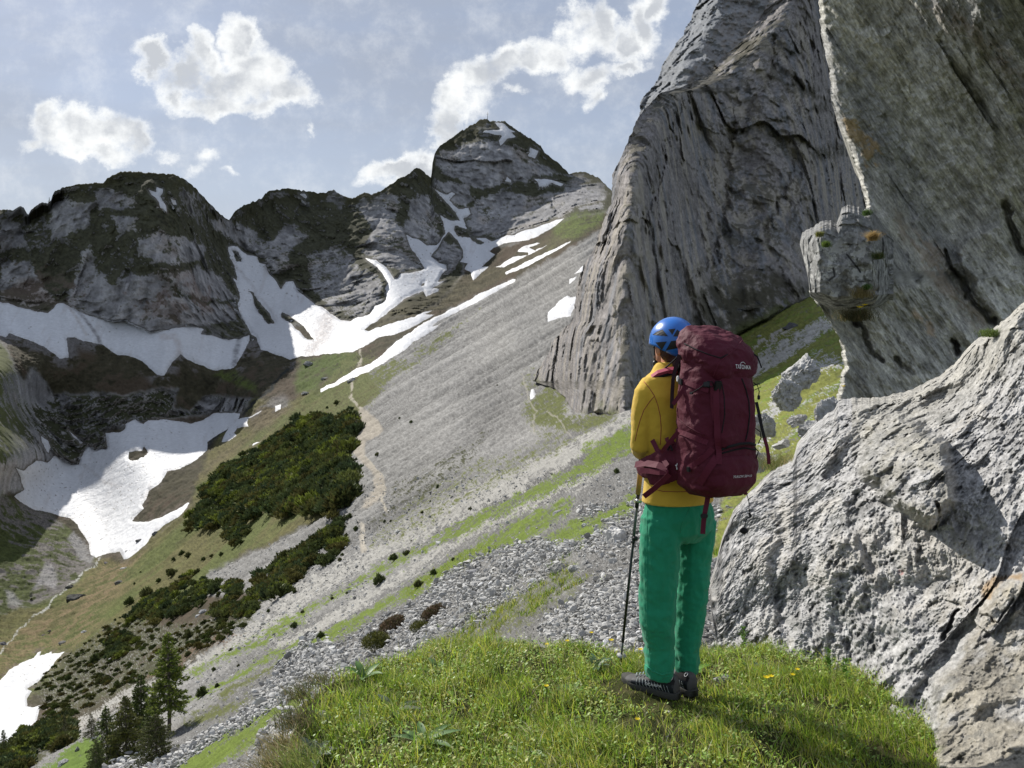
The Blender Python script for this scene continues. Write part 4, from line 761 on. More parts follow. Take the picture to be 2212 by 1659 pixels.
def join_remesh(objs, name, voxel, smooth_it=2, material=None, disp=None, colfn=None, parent=None, shade=True):
    dg = bpy.context.evaluated_depsgraph_get(); vs = []; fs3 = []; fs4 = []; base_ = 0
    for o in objs:
        M = np.array(o.matrix_world if o.parent else Matrix.LocRotScale(o.location, o.rotation_euler, o.scale)); me = o.data
        v = np.empty(len(me.vertices)*3); me.vertices.foreach_get('co', v); v = v.reshape(-1, 3) @ M[:3, :3].T+M[:3, 3]
        for p in me.polygons:
            (fs3 if len(p.vertices) == 3 else fs4).append([a+base_ for a in p.vertices])
        vs.append(v); base_ += len(v)
    for o in objs: bpy.data.objects.remove(o)
    t = raw_mesh('tmp', np.concatenate(vs), [np.array(x) for x in (fs3, fs4) if x], None)
    r = t.modifiers.new('r', 'REMESH'); r.mode = 'VOXEL'; r.voxel_size = voxel; r.use_smooth_shade = True
    if smooth_it:
        s = t.modifiers.new('s', 'SMOOTH'); s.factor = .5; s.iterations = smooth_it
    bpy.context.view_layer.update()
    dg = bpy.context.evaluated_depsgraph_get(); ev = t.evaluated_get(dg); me = ev.to_mesh()
    v = np.empty(len(me.vertices)*3, np.float32); me.vertices.foreach_get('co', v); v = v.reshape(-1, 3)
    nrm = np.empty(len(me.vertices)*3, np.float32); me.vertices.foreach_get('normal', nrm); nrm = nrm.reshape(-1, 3)
    f4 = [list(p.vertices) for p in me.polygons if len(p.vertices) == 4]; f3 = [list(p.vertices) for p in me.polygons if len(p.vertices) == 3]
    ev.to_mesh_clear(); bpy.data.objects.remove(t)
    if disp is not None: v = v+nrm*disp(v, nrm)[:, None]
    c = colfn(v, nrm) if colfn is not None else None
    return raw_mesh(name, v, [np.array(x) for x in (f4, f3) if x], material, smooth=shade, col=c, parent=parent)

LT = [(1728,524),(1733,500),(1758,490),(1770,478),(1788,474),(1808,480),(1818,450),(1832,440),(1852,446),(1866,452),(1880,448),(1896,470),(1930,510)]; LBt = [(1728,528),(1736,560),(1746,600),(1750,640),(1770,655),(1800,668),(1840,672),(1880,668),(1930,655)]
xs = np.linspace(1728, 1930, 230); tr = np.linspace(0, 1, 260); yt = lerp_poly(xs, LT)+3*fbm(np.stack([xs*.12, xs*0, xs*0+2], 1), 4, .6); yb = np.maximum(lerp_poly(xs, LBt), yt+2)
LX = np.repeat(xs[None], len(tr), 0); LY = yt[None]+tr[:, None]*(yb-yt)[None]; sl_ = LX.shape
ed_ = np.minimum(np.minimum((LX-1728)/45, 1), np.minimum((1-tr[:, None])*7, 1)); LD = 9.3-1.35*np.clip(ed_, 0, 1)**.33-.15*sstep(tr, .0, .25)[:, None]+.7*np.exp(-((LY-yt[None])/9.)**2)+.75*sstep(LX, 1880, 1925)
lp = P(LX, LY, LD).reshape(-1, 3).astype(np.float32); l1 = shp(facet(lp*1.7, seed=21)[0], sl_); l2 = shp(facet(lp*4.6, seed=22)[0], sl_); l3 = shp(facet(lp*13, seed=23)[0], sl_); l4 = shp(fbm(lp*9, 4, .7, off=4), sl_); l5 = shp(fbm(lp*26, 3, .7, off=6), sl_)
LDf = LD-.17*l1-.075*l2-.026*l3-.010*l4
lc = np.array([.25, .25, .245], np.float32)*(1+.3*l4+.3*l5)[..., None]; lb_ = shp(fbm(lp*8, 4, .65, off=9), sl_)
lc = mixc(lc, sstep(lb_, .12, .22)*.85*sstep(LY, 500, 560), (.47, .47, .45)); lc = mixc(lc, sstep(shp(fbm(lp*12, 3, .6, off=19), sl_), .28, .36)*.6, (.08, .08, .075))
lc = mixc(lc, sstep(sdline(LX, LY, Z('E', [(430,500),(440,560),(400,590)])), 3, 1), (.05,.05,.05)); lc = mixc(lc, sstep(sdline(LX, LY, Z('E', [(530,400),(570,450),(610,500),(630,530)])), 3, 1), (.05,.05,.05))
lb = wrap_sheet('lichen_boulder', LX, LY, LDf, .5, M_OVER, lc, nwrap=0, topwrap=0)
tag(lb, 'blocky lichen-spotted rock jutting out left of the overhanging wall', 'rock')
# ---- broken bedrock slabs cropping out of the meadow right of the backpack
for k, (x, y, a, b, dd_, rt_, lab) in enumerate([(1735,800,90,60,20,.6,'tilted pale slab at the top of the meadow outcrops'),(1700,850,70,80,18,.7,'long leaning pale slab in the middle of the meadow outcrops'),(1650,925,50,70,15,.5,'steep pale slab just right of the backpack'),(1726,905,50,22,12,.4,'flat white stone lying on turf above the sunlit outcrop'),(1645,1000,46,50,10,.4,'pale block directly behind the backpack straps'),(1760,930,70,60,8.6,.3,'angular grey block wedged at the head of the sunlit outcrop'),(1800,900,90,90,8.0,.3,'large grey block under the foot of the overhanging wall'),(1690,960,40,20,11,.3,'small pale stone on turf left of the wedged block')]):
    put_rock('bedrock_slab', x, y, a, b, lab, 'rock', None, (.40, .395, .385), seed=90+k, dd=dd_, rot=(rt_*.4, -rt_, rt_), sub=5, chop=7, amp=.5)
# ================================================================== GRASS KNOLL IN THE FOREGROUND
KPT = [(500,1900,2.1),(633,1659,2.85),(640,1586,3.1),(653,1515,3.45),(695,1484,3.65),(758,1445,3.9),(867,1418,4.1),(938,1394,4.3),(1024,1380,4.4),(1102,1383,4.4),(1180,1394,4.32),(1336,1408,4.3),(1395,1420,4.3),(1500,1414,4.4),(1560,1403,4.5),(1700,1400,4.45),(1770,1420,4.6)]
KW = np.array([P(a, b, c) for a, b, c in KPT])
EDGE = [tuple(p[:2]) for p in KW] + [(2.4, 4.9), (3.4, 4.0), (3.4, 1.0), (-.9, 1.0)]
def edge_sd(x, y):
    return sdpoly(np.asarray(x)*100, np.asarray(y)*100, [(a*100, b*100) for a, b in EDGE], 400)/100.
anch = [(p[0], p[1], p[2]-.015) for p in KW] + [(.80,3.5,-1.585),(.62,3.95,-1.62),(.2,3.3,-1.57),(1.3,3.0,-1.58),(1.6,2.6,-1.60),(.2,2.3,-1.55),(-.4,2.6,-1.545),(1.0,2.0,-1.58),(2.4,4.0,-1.75),(3.2,2.5,-1.7),(3.2,1.0,-1.65),(0,1.0,-1.55)]
ktps = TPS([(a[0]*100, a[1]*100) for a in anch], [a[2] for a in anch], 3e-3, sc=200.)
def knoll_z(x, y):
    x = np.asarray(x, float); y = np.asarray(y, float); s = edge_sd(x, y)
    z = ktps(x*100, y*100)
    q_ = np.stack([x, y, x*0], -1).reshape(-1, 3); n = fbm(q_*2.2, 4, .55, off=5).reshape(x.shape)
    o_ = np.maximum(-s, 0); left = sstep(x, -.1, -.8)
    drop = o_*(.9+2.2*left)+ (o_**1.6)*(.9+1.5*left)
    return z+.03*n+.018*fbm(q_*6, 3, .6, off=15).reshape(x.shape)*sstep(s, 0, .2)-drop
gx = np.arange(-3.0, 3.4, .03); gy = np.arange(1.0, 7.2, .03)
GX, GY = np.meshgrid(gx, gy); GZ = knoll_z(GX, GY); sE = edge_sd(GX, GY)
kvv = np.stack([GX, GY, GZ], -1); kf_ = kvv.reshape(-1, 3).astype(np.float32); n1 = fbm(kf_*9, 4, .65).reshape(GX.shape)
kc = np.array([.045, .05, .018], np.float32)*(1+.5*n1)[..., None]
kc = mixc(kc, sstep(n1, .15, .5)*.5, (.10, .075, .045)); kc = mixc(kc, sstep(-sE+.12*n1, .02, .22), np.array([.05, .042, .032])*(1+.6*n1)[..., None]); kc = mixc(kc, sstep(-sE+.15*n1, .35, .6)*.8, np.array([.17, .165, .155])*(1+.5*n1)[..., None])
gm = np.isfinite(GZ) & (sE > -2.6)
fq = gm[:-1, :-1] & gm[1:, :-1] & gm[:-1, 1:] & gm[1:, 1:]
kn = raw_mesh('ground', kf_+np.stack([0*kf_[:, 0], 0*kf_[:, 0], .02*fbm(kf_*14, 3, .6)], 1), grid_faces(*GX.shape, mask=fq), mat('knoll_soil', attr=True, rough=1, spec=.05, bump=[(30, 6, .6, .02)]), col=np.clip(kc, .01, .6).reshape(-1, 3))
tag(kn, 'rounded grassy knoll the hiker stands on', kind='structure')

def blades(X, Y, Z_, L, W, lean, colr, seed=1, seg=3, az=None):
    """curved tapering grass blades, returned as vertices, faces, colours"""
    r = np.random.default_rng(seed); n = len(X); az = r.uniform(0, math.tau, n) if az is None else az; fa = r.uniform(0, math.tau, n)
    dirx, diry = np.cos(az), np.sin(az); sx, sy = np.cos(fa), np.sin(fa)
    V_ = []; 
    for k in range(seg+1):
        t = k/seg; hz = L*(t-.35*lean*t*t); off = L*lean*t**1.8; wd = W*(1-t**1.5)*.5
        cx_, cy_, cz_ = X+dirx*off, Y+diry*off, Z_+hz
        if k < seg:
            V_.append(np.stack([cx_-sx*wd, cy_-sy*wd, cz_], -1)); V_.append(np.stack([cx_+sx*wd, cy_+sy*wd, cz_], -1))
        else: V_.append(np.stack([cx_, cy_, cz_], -1))
    nv = len(V_); v = np.stack(V_, 1).reshape(-1, 3); b = (np.arange(n)*nv)[:, None]
    q4 = np.concatenate([b+np.array([2*k, 2*k+1, 2*k+3, 2*k+2]) for k in range(seg-1)]) if seg > 1 else np.zeros((0, 4), int)
    q3 = b+np.array([2*(seg-1), 2*(seg-1)+1, 2*seg]); c = np.repeat(colr, nv, 0)
    return v, q4, q3, c
def merge(parts):
    vs, a4, a3, cs = [], [], [], []; o_ = 0
    for v, q4, q3, c in parts:
        vs.append(v); cs.append(c)
        if len(q4): a4.append(q4+o_)
        if len(q3): a3.append(q3+o_)
        o_ += len(v)
    return np.concatenate(vs), [np.concatenate(x) for x in (a4, a3) if x], np.concatenate(cs)
M_GRASS = mat('grass_blade', attr=True, rough=.55, spec=.35, transl=.55)
M_LEAF = mat('herb_leaf', attr=True, rough=.5, spec=.35, transl=.3)
r = np.random.default_rng(3)
def sample(n, x0=-1.5, x1=2.3, y0=1.5, y1=5.3, smin=-.5):
    x = r.uniform(x0, x1, n); y = y0+(y1-y0)*r.random(n)**1.0; s = edge_sd(x, y); k = s > smin*r.random(n); x, y = x[k], y[k]
    z = knoll_z(x, y); px_, py_ = unP(np.stack([x, y, z], -1)); k = (px_ > 480) & (px_ < 2100) & (py_ < 1800); return x[k], y[k], z[k], None
GREENS = np.array([[.31, .46, .045], [.42, .56, .065], [.19, .32, .04], [.46, .52, .14], [.10, .16, .03], [.44, .42, .17], [.50, .45, .27]])
def gcol(n, x, y, bias=0.):
    q_ = np.stack([x, y, x*0], -1).astype(np.float32); t = fbm(q_*1.7, 3, .6, off=8)
    idx = r.choice(7, n, p=[.26, .24, .2, .11, .12, .04, .03]); c = GREENS[idx]*(1+.3*r.normal(size=(n, 1)))*(1.1+.5*t[:, None]); return np.clip(c, .015, .5)
def near_boot(x, y):
    d1 = np.hypot(x-.68, y-3.46); d2 = np.hypot(x-.80, y-3.5); return np.clip((np.minimum(np.minimum(d1, d2), np.hypot(x-.60, y-3.55))-.06)/.22, .30, 1)
parts = []
x, y, z, _ = sample(210000); n = len(x); q_ = np.stack([x, y, x*0], -1).astype(np.float32); t = fbm(q_*2.6, 3, .6, off=3)
keep = r.random(n) < np.clip(.62+1.3*t, .06, 1); x, y, z, t = x[keep], y[keep], z[keep], t[keep]; n = len(x)
L = (.024+.046*r.random(n)**1.5)*np.clip(1+1.05*t, .4, 2.4)*near_boot(x, y); parts.append(blades(x, y, z, L, r.uniform(.0028, .0055, n), r.uniform(.15, 1.25, n), gcol(n, x, y), 4, az=r.normal(2.6, 1.5, n)))
x, y, z, _ = sample(16000, smin=-.1); n = len(x); parts.append(blades(x, y, z, (.05+.075*r.random(n)**2)*near_boot(x, y), r.uniform(.003, .0055, n), r.uniform(.1, .9, n), gcol(n, x, y)*1.1, 5, seg=4))
x, y, z, _ = sample(9000, smin=-.3); n = len(x); parts.append(blades(x, y, z, (.04+.07*r.random(n))*near_boot(x, y), r.uniform(.0015, .003, n), r.uniform(.3, 1.3, n), np.tile([[.36, .32, .18]], (n, 1))*(1+.2*r.normal(size=(n, 1))), 6, seg=4))
# sparse turf on the slope just behind the knoll
gi = np.where((m_scree.ravel() > 0) & (yf > 1180) & (yf < 1500) & (xf > 880) & (xf < 1640))[0]
cgr = col.reshape(-1, 3); isg = gi[(cgr[gi, 1] > cgr[gi, 0]*1.04)]
if len(isg):
    pick = r.choice(isg, 14000); vp = V.reshape(-1, 3)[pick]+r.normal(size=(14000, 3))*np.array([.03, .03, 0]); vp = vp[fbm(vp/.7, 3, .6, off=6) > .05]; nn_ = len(vp); dsc = np.clip(vp[:, 1]/6, .8, 2.5)
    parts.append(blades(vp[:, 0], vp[:, 1], vp[:, 2]-.02, (.035+.05*r.random(nn_))*dsc, .006*dsc, r.uniform(.2, 1.2, nn_), np.clip(gcol(nn_, vp[:, 0], vp[:, 1])*.85, .02, .4), 8, seg=2))
v, f, c = merge(parts)
g = raw_mesh('grass', v, f, M_GRASS, col=c); tag(g, 'sunlit green alpine grass covering the knoll', 'grass', kind='stuff')
# small herb leaves between the blades
def leaflets(X, Y, Z_, S, colr, seed, aspect=.6):
    r2 = np.random.default_rng(seed); n = len(X); a = r2.uniform(0, math.tau, n); til = r2.uniform(-.3, .9, n); dx, dy = np.cos(a), np.sin(a)
    dv = np.stack([dx*np.cos(til), dy*np.cos(til), np.sin(til)], -1); sv = np.stack([-dy, dx, r2.normal(0, .2, n)], -1); o_ = np.stack([X, Y, Z_], -1); S = S[:, None]
    V_ = np.stack([o_, o_+dv*S*.5+sv*S*aspect*.5, o_+dv*S, o_+dv*S*.5-sv*S*aspect*.5], 1).reshape(-1, 3); return V_, (np.arange(n)*4)[:, None]+np.arange(4), np.zeros((0, 3), int), np.repeat(colr, 4, 0)
x, y, z, _ = sample(62000, smin=-.25); n = len(x); q_ = np.stack([x, y, x*0], -1).astype(np.float32); t = fbm(q_*1.9, 3, .6, off=33)
keep = r.random(n) < np.clip(.5+1.3*t, .03, 1); x, y, z, t = x[keep], y[keep], z[keep], t[keep]; kb = near_boot(x, y-.04) > .75; x, y, z, t = x[kb], y[kb], z[kb], t[kb]; n = len(x)
cc = np.clip(np.array([[.26, .42, .08]])*(1+.35*r.normal(size=(n, 1)))*(1+.5*t[:, None]), .02, .45)
v, f, c = merge([leaflets(x, y, z+.01+.045*r.random(n), .008+.014*r.random(n), cc, 9)])
g = raw_mesh('clover', v, f, M_LEAF, col=c); tag(g, 'low herbs and clover leaves between the grass blades', 'herbs', kind='stuff')

def zk(x, y): return float(knoll_z(np.array([x]), np.array([y]))[0])
def on_knoll(px, py):
    """point of the knoll surface seen at a place of the photograph"""
    best = None
    for d in np.arange(1.8, 5.2, .02):
        p = P(px, py, d)
        if p[2] <= zk(p[0], p[1]): return p
    return P(px, py, 4.4)
# dry tufts hanging over the left rim of the knoll
def tuft(name, pos, n, L, spread, cols, lab, cat, lean=(.4, 1.4), az=None, mat_=None, w_=(.002, .004), group=None, gr_=None):
    r2 = np.random.default_rng(len(lab)*7+int(abs(pos[0])*100)); a = r2.normal(0, spread, (n, 2)); cols = np.array(cols); c = cols[r2.integers(0, len(cols), n)]*(1+.25*r2.normal(size=(n, 1)))
    v, q4, q3, c = blades(a[:, 0], a[:, 1], r2.uniform(-.02, .02, n), L*r2.uniform(.5, 1.1, n), r2.uniform(*w_, n), r2.uniform(*lean, n), np.clip(c, .015, .6), 5, seg=4, az=None if az is None else r2.normal(az, .8, n))
    o = raw_mesh(name, v, [x for x in (q4, q3) if len(x)], mat_ or M_GRASS, col=c); o.location = Vector([float(k) for k in pos]); tag(o, lab, cat, group); return o
straw = [[.42, .34, .17], [.50, .42, .24], [.30, .24, .11], [.16, .17, .05]]; deadg = [[.12, .15, .04], [.16, .14, .07], [.07, .10, .03], [.30, .25, .13]]
for (px_, py_, d_, n_, L_, sp_, cl_, lab) in ((652,1505,3.45,300,.08,.05,deadg,'shaggy dark tuft draped over the upper left rim of the knoll'),(640,1565,3.15,350,.10,.05,deadg,'dark hanging tuft above the shaded hollow on the knoll rim'),(612,1625,2.95,350,.11,.045,straw,'straw yellow dry tuft low on the left rim of the knoll'),(592,1665,2.8,300,.10,.05,straw,'second straw coloured tuft at the bottom left of the knoll'),(695,1475,3.7,300,.06,.06,deadg,'low dark tuft on the far left shoulder of the knoll'),(650,1655,2.8,400,.09,.07,[[.20,.3,.05],[.3,.32,.1]],'green tuft at the bottom edge left of the broad leaves')):
    tuft('grass_tuft', P(px_, py_, d_), n_, L_, sp_*.8, cl_, lab, 'grass tuft', (.5, 1.6), az=math.pi*.9, group='tufts on the knoll rim')
g_, n_ = ground(1700, 1000)
tuft('grass_tuft', P(1690, 1012, 6.4), 900, .2, .12, [[.16, .19, .05], [.34, .28, .12], [.1, .14, .03]], 'yellow green tuft growing on top of the sunlit outcrop', 'grass tuft', (.4, 1.3))
tuft('grass_tuft', P(1886, 516, 7.6), 700, .10, .022, [[.48, .34, .15], [.4, .28, .12]], 'golden dry tuft hanging on the lichen-spotted rock', 'grass tuft', (.9, 1.6), az=-2.2)
tuft('grass_tuft', P(1897, 556, 7.6), 500, .07, .025, [[.07, .12, .03], [.12, .12, .04]], 'green cushion under the golden dry tuft', 'grass tuft', (.4, 1.2))
tuft('grass_tuft', P(1848, 690, 7.9), 900, .2, .08, [[.06, .07, .03], [.16, .13, .06]], 'dark moss tuft in the hollow under the overhang', 'grass tuft', (.7, 1.5), az=-2)
tuft('grass_tuft', P(1862, 640, 7.7), 500, .16, .05, [[.36, .30, .14], [.24, .2, .1]], 'thin dry tuft in the joint right of the lichen-spotted rock', 'grass tuft', (.6, 1.4), az=-2)
tuft('grass_tuft', P(1784, 530, 7.6), 600, .05, .02, [[.10, .17, .03], [.16, .22, .04]], 'bright green cushion on the lichen-spotted rock', 'grass tuft', (.3, 1.0))
tuft('grass_tuft', P(1770, 508, 7.7), 500, .045, .02, [[.22, .20, .06], [.12, .15, .03]], 'yellowish cushion on the ledge of the lichen-spotted rock', 'grass tuft', (.3, 1.0))
tuft('grass_tuft', P(1872, 462, 7.8), 500, .05, .022, [[.08, .14, .03]], 'green moss high in the crack beside the overhang edge', 'grass tuft', (.3, 1.0))
tuft('grass_tuft', P(1872, 622, 7.6), 500, .045, .02, [[.08, .16, .03]], 'leafy green cushion left of the overhang foot', 'grass tuft', (.3, 1.0))
tuft('grass_tuft', P(2140, 722, 4.85), 700, .035, .03, [[.12, .17, .04]], 'mossy patch on the bright upper edge of the outcrop', 'grass tuft', (.3, 1.0))

for k, (px_, py_, a_, lab) in enumerate([(1010,1600,14,'pale pebble half hidden in the middle of the knoll grass'),(1440,1540,16,'pale flat stone in front of the hiker\'s boots'),(830,1560,16,'grey stone in the grass near the broad dark leaves'),(1660,1540,16,'white stone at the edge of the hiker\'s shadow'),(700,1545,20,'grey stone in the hollow of the left knoll rim'),(1600,1560,12,'tiny pale stone between the shadow and the outcrop')]):
    p_ = on_knoll(px_, py_); put_rock('rock', px_, py_, a_*1.6, a_, lab, 'rock', 'stones lying in the knoll grass', (.38, .375, .36), seed=140+k, dd=float(p_[1]), sub=3)
# broad-leaved rosettes in the grass
def rosette(pos, n, L, W, colr, lab, up=.7, group='broad-leaved plants in the knoll grass', name='rosette_plant', seed=0):
    r2 = np.random.default_rng(seed); vs = []; fs = []; cs = []
    for k in range(n):
        a = k*2.4+r2.uniform(-.3, .3); u_ = up*r2.uniform(.6, 1.3); l_ = L*r2.uniform(.7, 1.1); b = len(vs)
        for j in range(6):
            t_ = j/5; out_ = l_*math.cos(u_)*t_+.25*l_*t_*t_; hz = l_*math.sin(u_)*t_-.28*l_*t_*t_; wd = W*math.sin(math.pi*min(1, t_*.93+.05))**.8*.5
            for s_k in (-1, 0, 1): vs.append((math.cos(a)*out_-math.sin(a)*wd*s_k, math.sin(a)*out_+math.cos(a)*wd*s_k, hz+abs(s_k)*wd*.35)); cs.append(np.array(colr)*r2.uniform(.85, 1.15)*(1.25 if s_k == 0 else 1))
        for j in range(5):
            for s_k in range(2): fs.append([b+j*3+s_k, b+j*3+s_k+1, b+j*3+s_k+4, b+j*3+s_k+3])
    o = raw_mesh(name, np.array(vs), np.array(fs), M_LEAF, col=np.array(cs)); o.location = Vector([float(k) for k in pos]); tag(o, lab, 'plant', group); return o
for k, (px_, py_, n_, L_, W_, c_, lab, u_) in enumerate([(785,1470,7,.16,.05,(.10,.19,.05),'big grey green rosette near the left rim of the knoll',.9),(945,1455,5,.12,.045,(.11,.2,.06),'small rosette with upright leaves in the middle of the knoll',1.0),(850,1540,5,.15,.05,(.06,.09,.05),'dark folded leaves left of centre in the grass',.6),(1080,1395,4,.10,.035,(.09,.17,.05),'dark upright leaf on the far rim of the knoll',1.2),(915,1610,7,.17,.045,(.10,.18,.06),'low rosette with narrow leaves in front of the knoll centre',.6),(1290,1445,8,.13,.035,(.07,.13,.06),'dark spreading rosette beside the trekking pole tip',.8),(1235,1500,7,.11,.035,(.11,.19,.05),'ragged green rosette left of the hiker\'s toe',.7),(1620,1445,5,.10,.04,(.07,.12,.10),'blue green rosette between the heels and the outcrop',.5),(1130,1645,6,.13,.04,(.13,.2,.05),'pale rosette at the bottom centre of the grass',.7),(680,1640,8,.13,.05,(.09,.12,.09),'grey green rosette in the bottom left of the knoll',.8),(1505,1450,3,.09,.05,(.10,.22,.03),'bright green leaf close behind the hiker\'s heel',.8)]):
    rosette(on_knoll(px_, py_)+np.array([0, 0, .005]), n_, L_*.78, W_*.8, c_, lab, u_, seed=k)
# tall spurge-like plants at the foot of the outcrop
def leafy(pos, H, lab, seed, bare=.15, n=60):
    r2 = np.random.default_rng(seed); X = []; 
    root = bpy.data.objects.new('leafy_plant', None); COL.objects.link(root); root.location = Vector([float(k) for k in pos]); tag(root, lab, 'plant', 'leafy plants at the foot of the outcrop')
    t_ = r2.uniform(bare, 1, n); a = r2.uniform(0, math.tau, n); 
    st_ = tube([(0, 0, 0), (.01, 0, H*.5), (.0, .01, H)], [.004, .003, .002], 6); raw_mesh('stem', st_[0], st_[1], M_LEAF, col=np.tile([[.14, .2, .06]], (len(st_[0]), 1)), parent=root)
    Lf = .055*(1-.3*t_); v, q4, q3, c = blades(.005*np.cos(a), .005*np.sin(a), H*t_, Lf*.55, Lf*.22, np.full(n, 1.4), np.clip(np.array([[.12, .24, .03]])*(1+.25*r2.normal(size=(n, 1))), .02, .5), seed, seg=3, az=a)
    raw_mesh('foliage', v, [q4, q3], M_LEAF, col=c, parent=root); return root
def ring_frame(pts, k):
    a = Vector(pts[max(0, k-1)]); b = Vector(pts[min(len(pts)-1, k+1)]); return (b-a).normalized()
def tube(pts, rad, n=8, ref=(0, 0, 1), cap=True, flat=1.0):
    """closed tube; rad: radius or (a, b) per point -> verts, faces(list)"""
    vs = []; pts = [Vector([float(c) for c in p]) for p in pts]; ref = Vector(ref)
    for k, p in enumerate(pts):
        d_ = ring_frame(pts, k); rf = ref if abs(d_.dot(ref)) < .95 else Vector((0, 1, 0)) if abs(d_.y) < .9 else Vector((1, 0, 0))
        s = d_.cross(rf).normalized(); u = s.cross(d_).normalized(); ra = rad[k] if isinstance(rad, (list, tuple)) else rad
        ra, rb = ra if isinstance(ra, (tuple, list)) else (ra, ra*flat)
        for j in range(n):
            a = j*math.tau/n; vs.append(p+s*math.cos(a)*ra+u*math.sin(a)*rb)
    q = [[k*n+j, k*n+(j+1) % n, (k+1)*n+(j+1) % n, (k+1)*n+j] for k in range(len(pts)-1) for j in range(n)]; t3 = []
    if cap:
        a, b = len(vs), len(vs)+1; vs += [pts[0], pts[-1]]; m = (len(pts)-1)*n
        t3 = [[a, (j+1) % n, j] for j in range(n)]+[[b, m+j, m+(j+1) % n] for j in range(n)]
    return np.array([v[:] for v in vs], np.float32), [np.array(x) for x in (q, t3) if x]
for k, (px_, py_, H, lab) in enumerate([(1790,1462,.14,'bright leafy spurge at the corner where outcrop meets grass'),(1605,1408,.15,'leafy stem growing against the left foot of the outcrop'),(1825,1475,.13,'second leafy spurge right of the corner one')]): leafy(on_knoll(px_, py_), H, lab, 60+k)
# yellow flowers: stem and petals
def flower(pos, H, size, lab, seed, group='yellow flowers in the grass', lean=(0, 0)):
    root = bpy.data.objects.new('flower', None); COL.objects.link(root); root.location = Vector([float(k) for k in pos]); tag(root, lab, 'flower', group)
    s = tube([(0, 0, 0), (lean[0]*.4, lean[1]*.4, H*.6), (lean[0], lean[1], H)], [.0015, .0013, .0012], 5); raw_mesh('stem', s[0], s[1], M_LEAF, col=np.tile([[.12, .2, .05]], (len(s[0]), 1)), parent=root)
    vs = []; fs = []
    for k in range(6):
        a = k*math.tau/6; b = len(vs)
        for (o_, w_, h_) in ((0, .1, 0), (.5, .42, .18), (1, .22, .45)):
            for q_s in (-1, 1): vs.append((lean[0]+size*(math.cos(a)*o_-math.sin(a)*w_*q_s), lean[1]+size*(math.sin(a)*o_+math.cos(a)*w_*q_s), H+size*h_))
        fs += [[b, b+1, b+3, b+2], [b+2, b+3, b+5, b+4]]
    raw_mesh('petals', np.array(vs), np.array(fs), M_YELLOW, parent=root); return root
M_YELLOW = mat('flower_yellow', (.85, .66, .02), rough=.5, transl=.35)
for k, (px_, py_, s_, lab) in enumerate([(1180,1397,.016,'yellow flower farthest from the pole on the knoll rim'),(1225,1397,.013,'small yellow flower second along the knoll rim'),(1277,1385,.013,'yellow flower among the stones beyond the knoll rim'),(1320,1387,.016,'yellow flower left of the trekking pole above its basket'),(1383,1416,.015,'yellow flower right beside the left trouser cuff'),(1180,1510,.012,'orange yellow flower alone in the middle of the grass'),(1377,1565,.011,'single yellow flower below the hiker\'s toes'),(1655,1480,.016,'yellow flower in front of the grey stone behind the heels'),(1665,1487,.014,'yellow flower just right of its twin behind the heels'),(1712,1465,.014,'upper yellow flower between the heels and the outcrop'),(1722,1462,.012,'rightmost of the yellow flowers in front of the outcrop')]):
    p = on_knoll(px_, py_+14); flower(p, .05+.02*(k % 3), s_, lab, k)
for k, (px_, py_, d_, s_, lab) in enumerate([(1776,500,8.0,.03,'yellow flower on top of the lichen-spotted rock'),(1858,671,7.6,.035,'yellow flower hanging below the lichen-spotted rock'),(1868,666,7.6,.03,'paler yellow flower beside the hanging one'),(1821,843,6.6,.02,'tiny flower in the rocks at the head of the outcrop')]):
    flower(P(px_, py_+6, d_), .06, s_, lab, 40+k, 'yellow flowers on the rocks')

